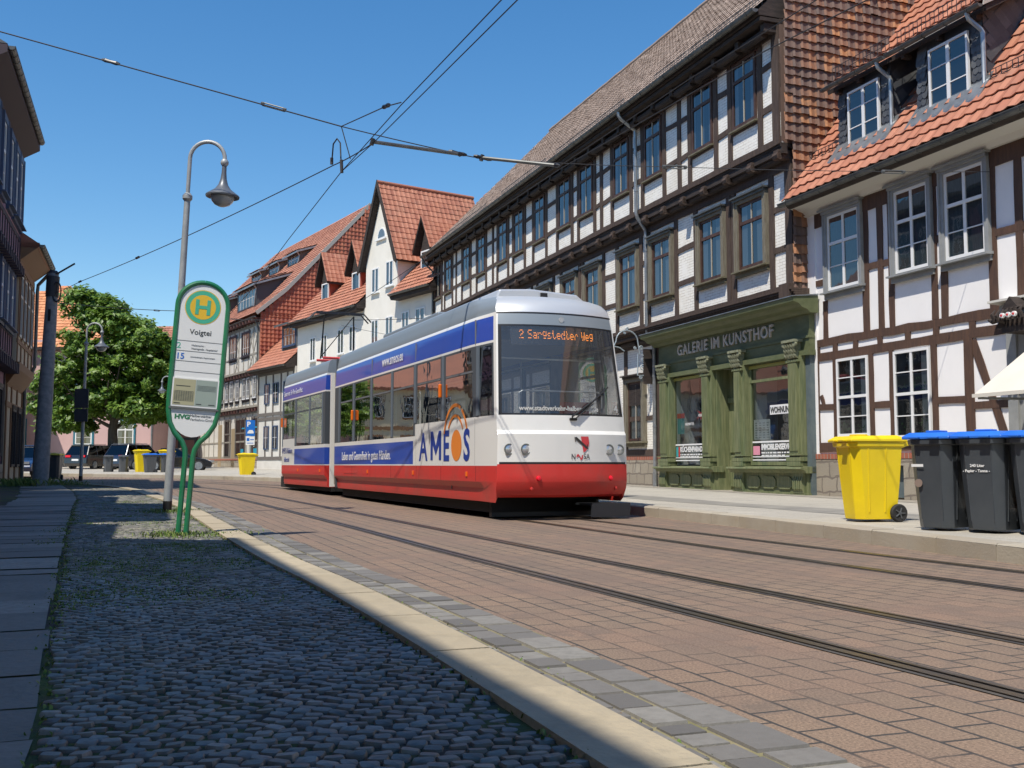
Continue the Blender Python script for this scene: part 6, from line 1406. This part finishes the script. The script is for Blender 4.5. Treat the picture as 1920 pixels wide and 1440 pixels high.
wire('thin cross-span wire running past the long house to the white house', [AT(905, 296, 17.4), k3, k4], .006, .03, extras=(('buckle', AT(1265, 313, 18.0)), ('buckle', AT(1675, 322, 18.4))))
wA = [(985, -20, 10.4), (970, 0, 10.8), (700, 268, 15.9), (640, 322, 17.3), (540, 450, 21.5), (470, 545, 26.5), (430, 590, 31)]
wire('right-hand contact wire above the left track', [AT(*q) for q in wA], .008, 0)
wB = [(955, -20, 10.6), (940, 0, 11), (752, 197, 14.3), (640, 322, 17.25)]
wire('left-hand contact wire above the left track', [AT(*q) for q in wB], .008, 0)
wire('pull-off wire running down to the thick pole on the left', [AT(700, 268, 15.9), AT(625, 310, 17.6), AT(330, 452, 24), AT(150, 528, 32.5), AT(103, 549, 35)], .010, .02, extras=(('ins', AT(150, 528, 32.5)), ('ins', AT(258, 483, 27))))
wire('short wire from the knot up to the end of the left contact arm', [k1, AT(722, 200, 15), AT(752, 192, 14.3)], .009, 0, extras=(('ins', AT(724, 199, 15)),))
wire('short drop wire below the knot', [k1, AT(657, 298, 17)], .009, 0)
wire('left contact wire above the tram', [AT(1650, -12, 10.7), AT(1430, 98, 12.6), AT(1048, 318, 16.9), AT(830, 462, 23.5), AT(640, 590, 31.5)], .008, 0)
wire('right contact wire above the tram', [AT(1550, -12, 10.7), AT(1290, 150, 13.3), AT(1045, 314, 16.7)], .007, 0)
wire('far span wire passing in front of the tree', [AT(95, 566, 36), AT(330, 583, 44), AT(470, 600, 52)], .014, .05, extras=(('buckle', AT(294, 582, 43)),))
wire('low span wire in front of the cream gabled house', [AT(400, 598, 55), AT(625, 600, 45), AT(810, 596, 44)], .012, .03)
wire('lowest span wire in front of the cream gabled house', [AT(640, 610, 50), AT(800, 640, 47)], .009, .03)
for lb, a, c in (('grey steady arm over the left track', (700, 266, 15.9), (868, 290, 17.3)), ('grey steady arm over the right track', (905, 296, 17.4), (1050, 311, 16.8))):
    a = AT(*a); c = AT(*c); t = thing('steady_arm', lb, 'catenary arm', a, 0, 'catenary steady arms'); b = MB(); b.tube([Vector((0, 0, 0)), (c - a) * .93], .03, 8); b.build('tube', m_zincd, t, smooth=True); b = MB(); b.tube([(c - a) * .92, (c - a) * .96, c - a], [.02, .045, .02], 8); b.tube([(-.03, 0, -.05), (0, 0, .05)], .035, 8); b.build('insulator', m_black, t)
t = thing('pull_off_bow', 'curved dark pull-off bow hanging where the wires cross above the stop sign', 'catenary arm', AT(622, 308, 17.6)); O = AT(622, 308, 17.6)
b = MB(); b.tube([AT(*q) - O for q in ((622, 306, 17.6), (625, 270, 17.4), (632, 260, 17.3), (638, 268, 17.3), (640, 318, 17.25))], .013, 6); b.tube([AT(640, 300, 17.2) - O, AT(641, 324, 17.2) - O], .03, 6); b.tube([AT(622, 296, 17.6) - O, AT(622, 308, 17.6) - O], .03, 6); b.build('bow', m_wire, t)
# ------------------------------------------------------------------ wheelie bins
def make_bin(label, loc, rot, body, lid, W_=.52, D_=.66, H_=1.0, grp=None, text_=None):
    t = thing('wheelie_bin', label, 'wheelie bin', loc, rot, grp)
    def ring(z, f, wd, dp, y0=0): 
        c = .09; x, y = wd / 2, dp / 2
        return [(-x + c, y0 - y, z), (x - c, y0 - y, z), (x, y0 - y + c, z), (x, y0 + y, z), (-x, y0 + y, z), (-x, y0 - y + c, z)]
    lv = [(.03, W_ * .80, D_ * .76, .0), (.10, W_ * .815, D_ * .79, .0), (H_ * .5, W_ * .90, D_ * .90, .0), (H_ * .94, W_ * .97, D_ * 1.0, -.005), (H_ * .945, W_ * 1.03, D_ * 1.09, -.01), (H_, W_ * 1.05, D_ * 1.10, -.01)]
    b = MB(); V = []
    for z, wd, dp, y0 in lv: V += ring(z, 0, wd, dp, y0)
    F = [(6 * i + k, 6 * i + (k + 1) % 6, 6 * i + 6 + (k + 1) % 6, 6 * i + 6 + k) for i in range(len(lv) - 1) for k in range(6)] + [tuple(range(6))[::-1], tuple(6 * (len(lv) - 1) + k for k in range(6))]
    b.add(V, F)
    for sg in (-1, 1):                       # side ribs
        for yy_ in (-.12, .1): b.bar((sg * W_ * .415, yy_, .12), (sg * W_ * .485, yy_ * 1.15, H_ * .93), .012, .02, up=(0, 1, 0))
    for xx in (-.12, .12): b.bar((xx, -D_ * .385, .12), (xx * 1.15, -D_ * .50, H_ * .93), .02, .012, up=(1, 0, 0))
    bd = b.build('body', body, t, bevel=.012)
    b = MB(); w2, d2 = W_ * .55, D_ * .58; z0 = H_ + .004
    V = [(-w2, -d2, z0), (w2, -d2, z0), (w2, d2, z0), (-w2, d2, z0), (-w2, -d2, z0 + .03), (w2, -d2, z0 + .03), (w2, d2, z0 + .04), (-w2, d2, z0 + .04), (-w2 * .82, -d2 * .8, z0 + .075), (w2 * .82, -d2 * .8, z0 + .075), (w2 * .85, d2 * .7, z0 + .085), (-w2 * .85, d2 * .7, z0 + .085)]
    b.add(V, [(0, 3, 2, 1), (0, 1, 5, 4), (1, 2, 6, 5), (2, 3, 7, 6), (3, 0, 4, 7), (4, 5, 9, 8), (5, 6, 10, 9), (6, 7, 11, 10), (7, 4, 8, 11), (8, 9, 10, 11)])
    b.box(-w2 * .6, -w2 * .2, -d2 - .05, -d2 + .03, z0 + .005, z0 + .03); b.box(w2 * .2, w2 * .6, -d2 - .05, -d2 + .03, z0 + .005, z0 + .03)
    b.box(-.09, .09, -d2 * .5, -d2 * .1, z0 + .078, z0 + .10)
    b.build('lid', lid, t, bevel=.008)
    b = MB(); b.tube([(-W_ * .45, d2 + .055, H_ - .01), (W_ * .45, d2 + .055, H_ - .01)], .018, 8)
    for xx in (-.42, .42, -.14, .14): b.bar((xx * W_, d2 - .06, H_ - .05), (xx * W_, d2 + .07, H_ - .0), .03, .06)
    b.build('handle', body, t)
    for sg in (-1, 1):
        b = MB(); b.lathe([(0, -.025), (.06, -.025), (.10, -.03), (.115, -.015), (.115, .015), (.10, .03), (.06, .025), (0, .025)], (sg * (W_ * .40 + .035), D_ * .40, .11), 24, axis='x'); wh = b.build('wheel', m_rubber, t, smooth=True)
        b = MB(); b.lathe([(.0, -.035), (.022, -.035), (.022, .035), (0, .035)], (sg * (W_ * .40 + .035), D_ * .40, .11), 10, axis='x')
        for k in range(5): a = 2 * math.pi * k / 5; b.bar((sg * (W_ * .40 + .064), D_ * .40, .11), (sg * (W_ * .40 + .064), D_ * .40 + .07 * math.cos(a), .11 + .07 * math.sin(a)), .01, .018, up=(1, 0, 0))
        b.build('hub', M('hub_grey', (.10, .11, .12), .5), wh)
    if text_:
        b = MB()
    return t, bd
def plast(n, c, c2): return M(n, c, .38, col2=c2, vs=3, bmp=.06, bs=60, dirt=tuple(v * .7 for v in c), ds=1.2, dk=.5)
m_by = plast('yellow_plastic', (.80, .60, .008), (.76, .55, .008)); m_bk = plast('anthracite_plastic', (.045, .053, .062), (.058, .066, .075)); m_bb = plast('blue_plastic', (.02, .13, .60), (.03, .17, .62)); m_bk2 = plast('dark_grey_plastic', (.085, .09, .095), (.07, .075, .08))
make_bin('large yellow wheelie bin standing alone on the kerb left of the black bins', (4.60, 13.5, .155), R(-78), m_by, m_by, .54, .68, 1.01)
gb = 'dark bins with blue lids on the right kerb'
ax = Vector((math.cos(R(-50)), math.sin(R(-50)), 0)); c0 = Vector((4.84, 11.72, .155))
bb1, bd1 = make_bin('black bin with blue lid and small white label, right beside the yellow bin', c0, R(-50), m_bk, m_bb, .50, .66, 1.0, gb)
bb2, bd2 = make_bin('black bin with blue lid and white lettering, second from the yellow bin', c0 + ax * .555, R(-49), m_bk, m_bb, .50, .66, 1.0, gb)
bb3, bd3 = make_bin('black bin with blue lid cut by the picture edge, third of its row', c0 + ax * 1.11, R(-52), m_bk, m_bb, .50, .66, 1.0, gb)
make_bin('black bin with blue lid behind the others at the far right end of the row', c0 + ax * 1.67, R(-50), m_bk, m_bb, .50, .66, 1.0, gb)
fy = lambda z: -.33 * (.80 + (z / .94) * .22)
sl2 = Vector((0, -.075, .94)).normalized()
def bt(par, s, size, x, z): text(s, size, (x, -.66 * .5 * (.765 + .245 * z / .94) - .010, z), (1, 0, 0), tuple(sl2), m_white, par, ext=.0008, bold=.001)
bt(bd2, '240 Liter', .042, -.09, .70); bt(bd2, '- Papier - Tonne -', .040, -.17, .645)
b = MB(); zz = .70; b.quad((-.19, fy(zz) - .018, zz), (-.05, fy(zz) - .018, zz), (-.05, fy(zz + .03) - .019, zz + .03), (-.19, fy(zz + .03) - .019, zz + .03)); b.build('label', m_white, bd1, fix=False)
b = MB(); b.lathe([(0, -.004), (.045, -.004), (.045, .004)], (-.12, fy(.52) - .016, .52), 20, axis='y'); b.build('round_tag', M('rusty_tag', (.22, .16, .13), .7), bd1)
b = MB(); b.box(-.02, .02, -.03, .03, 0, .42); o = b.build('cardboard_strip', M('cardboard', (.55, .33, .16), .9), None, loc=tuple(c0 + ax * .83 + Vector((.10, .12, .25)))); tag(o, 'strip of orange-brown cardboard stuck between the second and third black bins', 'cardboard')
# far bins
gf = 'bins at the far kerb'
def fz(x, y): return (x, y, E(y) + .10)
sm1, _ = make_bin('small dark grey bin at the left end of the far group of bins', fz(-22.9, 59.2), R(20), m_bk2, m_bk2, .50, .56, .90, gf)
copy_thing(sm1, 'second small dark grey bin of the far group, touching the yellow one', fz(-21.9, 58.8), R(16), gf)
fy1, _ = make_bin('yellow bin in the middle of the far group, in front of the dark blue car', fz(-20.95, 58.9), R(-60), m_by, m_by, .56, .72, 1.22, gf)
fb1, _ = make_bin('grey bin with blue lid, left one of the blue pair in the far group', fz(-19.9, 57.3), R(-60), m_bk2, m_bb, .52, .66, 1.0, gf)
copy_thing(fb1, 'grey bin with blue lid, right one of the blue pair in the far group', fz(-19.1, 57.6), R(-56), gf)
copy_thing(fy1, 'yellow bin behind the blue-lidded pair in the far group', fz(-20.0, 60.3), R(-60), gf)
make_bin('yellow bin standing alone beside the parking sign, left of the tram', (-12.8, 50.3, E(50.3) + .08), R(-70), m_by, m_by, .60, .78, 1.02, gf)
make_bin('black bin with yellow lid just right behind the thick pole', (-18.6, 42.4, E(42) + .08), R(10), m_bk, m_by, .52, .66, 1.0, gf)

# ------------------------------------------------------------------ parked cars
m_cg = glass('car_glass', (.03, .035, .04), .0, k=.35)
def car(label, loc, az, paintm, L=4.6, Wd=1.84, H=1.66, suv=True, tail=True):
    t = thing('parked_car', label, 'car', loc, R(-az), 'cars parked on the square')    # forward = local +y
    h = H; hb = .95 if suv else .88
    low = [(-L / 2, .42), (-L / 2 + .03, .80), (-L / 2 + .10, hb + .06), (-L / 2 + .45, hb + .10), (L / 2 - 1.25, hb + .03), (L / 2 - .45, hb - .10), (L / 2 - .08, hb - .28), (L / 2, .45), (L / 2 - .1, .25), (-L / 2 + .15, .25)]
    ctr = []
    b = MB(); xs = [(-Wd / 2, .94, .05), (-Wd / 2 + .06, 1, 0), (Wd / 2 - .06, 1, 0), (Wd / 2, .94, .05)]
    V = []; n = len(low)
    for x, k, o in xs: V += [(x, y * (1 if k == 1 else .985), (z - .6) * k + .6) for y, z in low]
    F = [(i * n + j, i * n + (j + 1) % n, (i + 1) * n + (j + 1) % n, (i + 1) * n + j) for i in range(3) for j in range(n)] + [tuple(range(n)), tuple(3 * n + j for j in range(n))[::-1]]
    b.add(V, F); body = b.build('body', paintm, t, bevel=.03)
    rl = (-L / 2 + .12, -L / 2 + .55, L / 2 - 2.05, L / 2 - 1.30) if suv else (-L / 2 + .55, -L / 2 + 1.25, L / 2 - 2.15, L / 2 - 1.25)
    b = MB(); w1, w0 = Wd / 2 - .06, Wd / 2 - .24
    V = [(sx * w1, y, z) for sx in (-1, 1) for y, z in ((rl[0], hb + .06), (rl[3], hb + .02))] + [(sx * w0, y, h) for sx in (-1, 1) for y in (rl[1], rl[2])]
    b.add(V, [(0, 1, 5, 4), (2, 3, 7, 6), (0, 2, 6, 4), (1, 3, 7, 5)]); b.build('window', m_cg, t)
    b = MB(); b.add([(sx * (w0 + .02), y, z) for z in (h - .03, h + .04) for sx in (-1, 1) for y in (rl[1] - .05, rl[2] + .06)], [(0, 1, 3, 2), (4, 5, 7, 6), (0, 1, 5, 4), (2, 3, 7, 6), (0, 2, 6, 4), (1, 3, 7, 5)])
    for sx in (-1, 1):
        b.bar((sx * w1, rl[0], hb + .05), (sx * w0, rl[1], h), .07, .05); b.bar((sx * w1, rl[3], hb + .02), (sx * w0, rl[2], h), .06, .05)
        for f in (.36, .66): b.bar((sx * w1, rl[0] + (rl[3] - rl[0]) * f, hb + .05), (sx * w0, rl[1] + (rl[2] - rl[1]) * f, h), .06, .03)
    b.build('roof', paintm, t, bevel=.02)
    for sx in (-1, 1):
        for y in (-L / 2 + .88, L / 2 - .86):
            b = MB(); b.lathe([(.0, -.11), (.30, -.11), (.35, -.08), (.35, .08), (.30, .11), (0, .11)], (sx * (Wd / 2 - .10), y, .35), 24, axis='x'); wh = b.build('wheel', m_rubber, t, smooth=True)
            b = MB(); b.lathe([(.22, -.115), (.24, -.118), (.24, .118), (.22, .115)], (sx * (Wd / 2 - .10), y, .35), 20, axis='x')
            for k in range(5): a = 2 * math.pi * k / 5; b.bar((sx * (Wd / 2 + .012), y, .35), (sx * (Wd / 2 + .012), y + .22 * math.cos(a), .35 + .22 * math.sin(a)), .02, .05, up=(1, 0, 0))
            b.build('rim', m_zinc, wh)
    for sx in (-1, 1):
        b = MB(); b.box(sx * Wd / 2 * .62 - .2, sx * Wd / 2 * .62 + .2, -L / 2 - .012, -L / 2 + .10, .86, 1.0); b.build('tail_light', m_rl, t)
        b = MB(); b.box(sx * Wd / 2 * .72 - .16, sx * Wd / 2 * .72 + .16, L / 2 - .16, L / 2 - .02, .60, .72); b.build('headlight', m_lens, t)
        b = MB(); b.box(sx * (Wd / 2 + .0), sx * (Wd / 2 + .18), L / 2 - 1.75, L / 2 - 1.6, hb + .05, hb + .2); b.build('mirror', paintm, t, bevel=.02)
    b = MB(); b.box(-.26, .26, -L / 2 - .012, -L / 2 + .05, .62, .74); b.build('number_plate', m_white, t)
    if suv:
        b = MB()
        for sx in (-1, 1): b.tube([(sx * (w0 - .05), rl[1] + .1, h + .09), (sx * (w0 - .05), rl[2] - .1, h + .09)], .02, 6)
        b.build('roof_rail', m_zinc, t)
    return t
m_c1 = M('black_car_paint', (.012, .012, .014), .25, coat=1); m_c2 = M('midnight_blue_paint', (.012, .018, .045), .25, coat=1); m_c3 = M('dark_blue_paint', (.02, .05, .13), .25, coat=1)
car('black estate car parked nose-away left of the tree trunk', (-29.1, 73.0, E(73) + .08), 14, m_c1)
car('dark blue estate car with red tail light parked right of the tree trunk', (-25.3, 70.5, E(70) + .08), 20, m_c2, H=1.7)
car('low black car seen from the side behind the lamp mast and stop sign', (-21.3, 66.5, E(66) + .08), 78, m_c1, 4.4, 1.8, 1.42, False)
car('blue car half hidden between the beige house and the thick pole', (-24.1, 51.5, E(51) + .05), 170, m_c3, 4.3, 1.8, 1.5, False)

# ------------------------------------------------------------------ the tree
TX, TY = -28.4, 74.0
tz = E(TY) + .05
tree = thing('broadleaf_tree', 'broad green leafy tree in front of the pink house', 'tree', (TX, TY, tz), 0)
m_bark = M('bark', (.06, .05, .038), .9, col2=(.10, .085, .065), vs=4, st=(3, 3, .6), bmp=.6, bs=9, bd=.04)
def leafmat(name, a, c, d):
    m, nt, b = base(name); at = _n(nt, 'ShaderNodeAttribute', attribute_name='rnd'); col = ramp(nt, at.outputs['Fac'], [(0, a), (.55, c), (1, d)])
    nt.links.new(col, b.inputs['Base Color']); b.inputs['Roughness'].default_value = .45
    tl = _n(nt, 'ShaderNodeBsdfTranslucent'); nt.links.new(mixc(nt, .5, col, (.25, .40, .03)), tl.inputs[0])
    mx = _n(nt, 'ShaderNodeMixShader'); mx.inputs[0].default_value = .28; out = nt.nodes['Material Output']
    nt.links.new(b.outputs[0], mx.inputs[1]); nt.links.new(tl.outputs[0], mx.inputs[2]); nt.links.new(mx.outputs[0], out.inputs[0]); return m
m_leaf = leafmat('leaves', (.045, .10, .014), (.12, .21, .028), (.23, .33, .05))
b = MB(); b.tube([(0, 0, -.1), (.05, 0, 1.4), (.0, 0, 2.8), (.15, 0, 4.0), (.1, 0, 6)], [.44, .36, .32, .26, .12], 12)
for k in range(15):
    a = 2 * math.pi * k / 15 * 2.4; r_ = 2.2 + 2.2 * rnd.random(); z = 3.0 + 3.5 * rnd.random(); zt = z + 1.2 + 2.4 * rnd.random()
    b.tube([(.1 * math.cos(a), .1 * math.sin(a), z - .4), (r_ * .45 * math.cos(a), r_ * .45 * math.sin(a), z + .4), (r_ * math.cos(a + .2), r_ * math.sin(a + .2), zt)], [.15, .09, .03], 6)
b.build('trunk', m_bark, tree, smooth=True)
# clump centres follow the photo's outline: (x, z, radius) in metres from the trunk foot
CL = [(-2.2, 10.9, .75), (-2.3, 10.2, 1.1), (-.2, 10.3, .8), (.1, 9.5, 1.0), (-1.4, 9.4, 1.1), (1.2, 9.0, .9), (.1, 9.0, 1.5), (1.9, 8.6, 1.4), (3.3, 8.3, 1.2), (4.6, 7.6, 1.1), (-2.6, 7.8, 1.3), (-1.2, 7.6, 1.5), (.7, 7.4, 1.6), (2.6, 7.2, 1.6), (4.3, 6.6, 1.3), (5.0, 5.7, 1.1),
      (-3.7, 6.4, 1.2), (-2.6, 6.2, 1.5), (-.8, 6.0, 1.6), (1.2, 5.8, 1.6), (3.2, 5.6, 1.5), (-4.9, 5.2, 1.1), (-3.8, 4.9, 1.4), (-2.0, 4.6, 1.5), (0, 4.5, 1.4), (2.0, 4.4, 1.4), (3.9, 4.4, 1.3), (5.0, 4.4, 1.0), (-5.3, 4.1, 1.0), (-4.2, 3.6, 1.2), (-2.9, 3.3, 1.0), (-1.3, 3.5, 1.0), (1.5, 3.3, 1.0), (3.3, 3.3, 1.0), (2.6, 2.9, .7), (-4.7, 2.8, .8), (-2.6, 2.7, .6), (4.3, 3.3, .8)]
b = MB(); rt_ = random.Random(3)
for (cx, cz, cr) in CL:
    cx = cx * .80 if cx > 1.5 else cx
    cz = 3.25 + (cz - 2.7) * 1.11 + (.35 if cz < 3.6 and cx > -2 else 0)
    for dpt in ((-1.7, -.6, .4, 1.3) if abs(cx) < 3.5 else (-.8, .6)):
        C0 = Vector((cx * .95, dpt * (1 + .4 * rt_.random()), cz))
        for s_ in range(17):
            d_ = Vector((rt_.gauss(0, 1), rt_.gauss(0, 1), rt_.gauss(0, .8))).normalized() * cr * (.45 + .45 * rt_.random()); c1 = C0 + d_; tone = rt_.random()
            for q in range(22):
                o_ = Vector((rt_.gauss(0, .19), rt_.gauss(0, .19), rt_.gauss(0, .12))); p = c1 + o_
                n_ = (Vector((rt_.gauss(0, .6), rt_.gauss(0, .6) - .25, 1)) + d_.normalized() * .7).normalized(); u_ = n_.orthogonal().normalized(); a = rt_.random() * 6.28; v_ = n_.cross(u_); u2 = u_ * math.cos(a) + v_ * math.sin(a); v2 = n_.cross(u2)
                s = .13 + .09 * rt_.random()
                b.add([p - u2 * s, p + v2 * s * .55 - n_ * .02, p + u2 * s * 1.1 - n_ * .06, p - v2 * s * .55 - n_ * .02], [(0, 1, 2, 3)], r=min(1, max(0, tone * .5 + rt_.random() * .5)))
b.build('crown', m_leaf, tree, fix=False)
# far trees behind the square
for i, (x, y, h_, lb) in enumerate(((-20.5, 86, 4.2, 'small bushy tree beside the tile-hung house, seen between the stop sign posts'),)):
    t = thing('small_tree', lb, 'tree', (x, y, .5)); b = MB(); b.tube([(0, 0, 0), (.1, 0, h_ * .5), (0, 0, h_ * .8)], [.12, .09, .04], 8); b.build('trunk', m_bark, t)
    b = MB()
    for _ in range(1800):
        d_ = Vector((rt_.gauss(0, 1), rt_.gauss(0, 1), rt_.gauss(0, 1))).normalized() * (h_ * .33) * (.6 + .5 * rt_.random()); p = d_ + Vector((0, 0, h_ * .6)); n_ = (d_.normalized() + Vector((rt_.gauss(0, .5), rt_.gauss(0, .5), .6))).normalized(); u_ = n_.orthogonal().normalized(); v_ = n_.cross(u_); s = .13
        b.add([p - u_ * s, p + v_ * s * .6, p + u_ * s, p - v_ * s * .6], [(0, 1, 2, 3)])
    b.build('crown', m_leaf, t, fix=False)
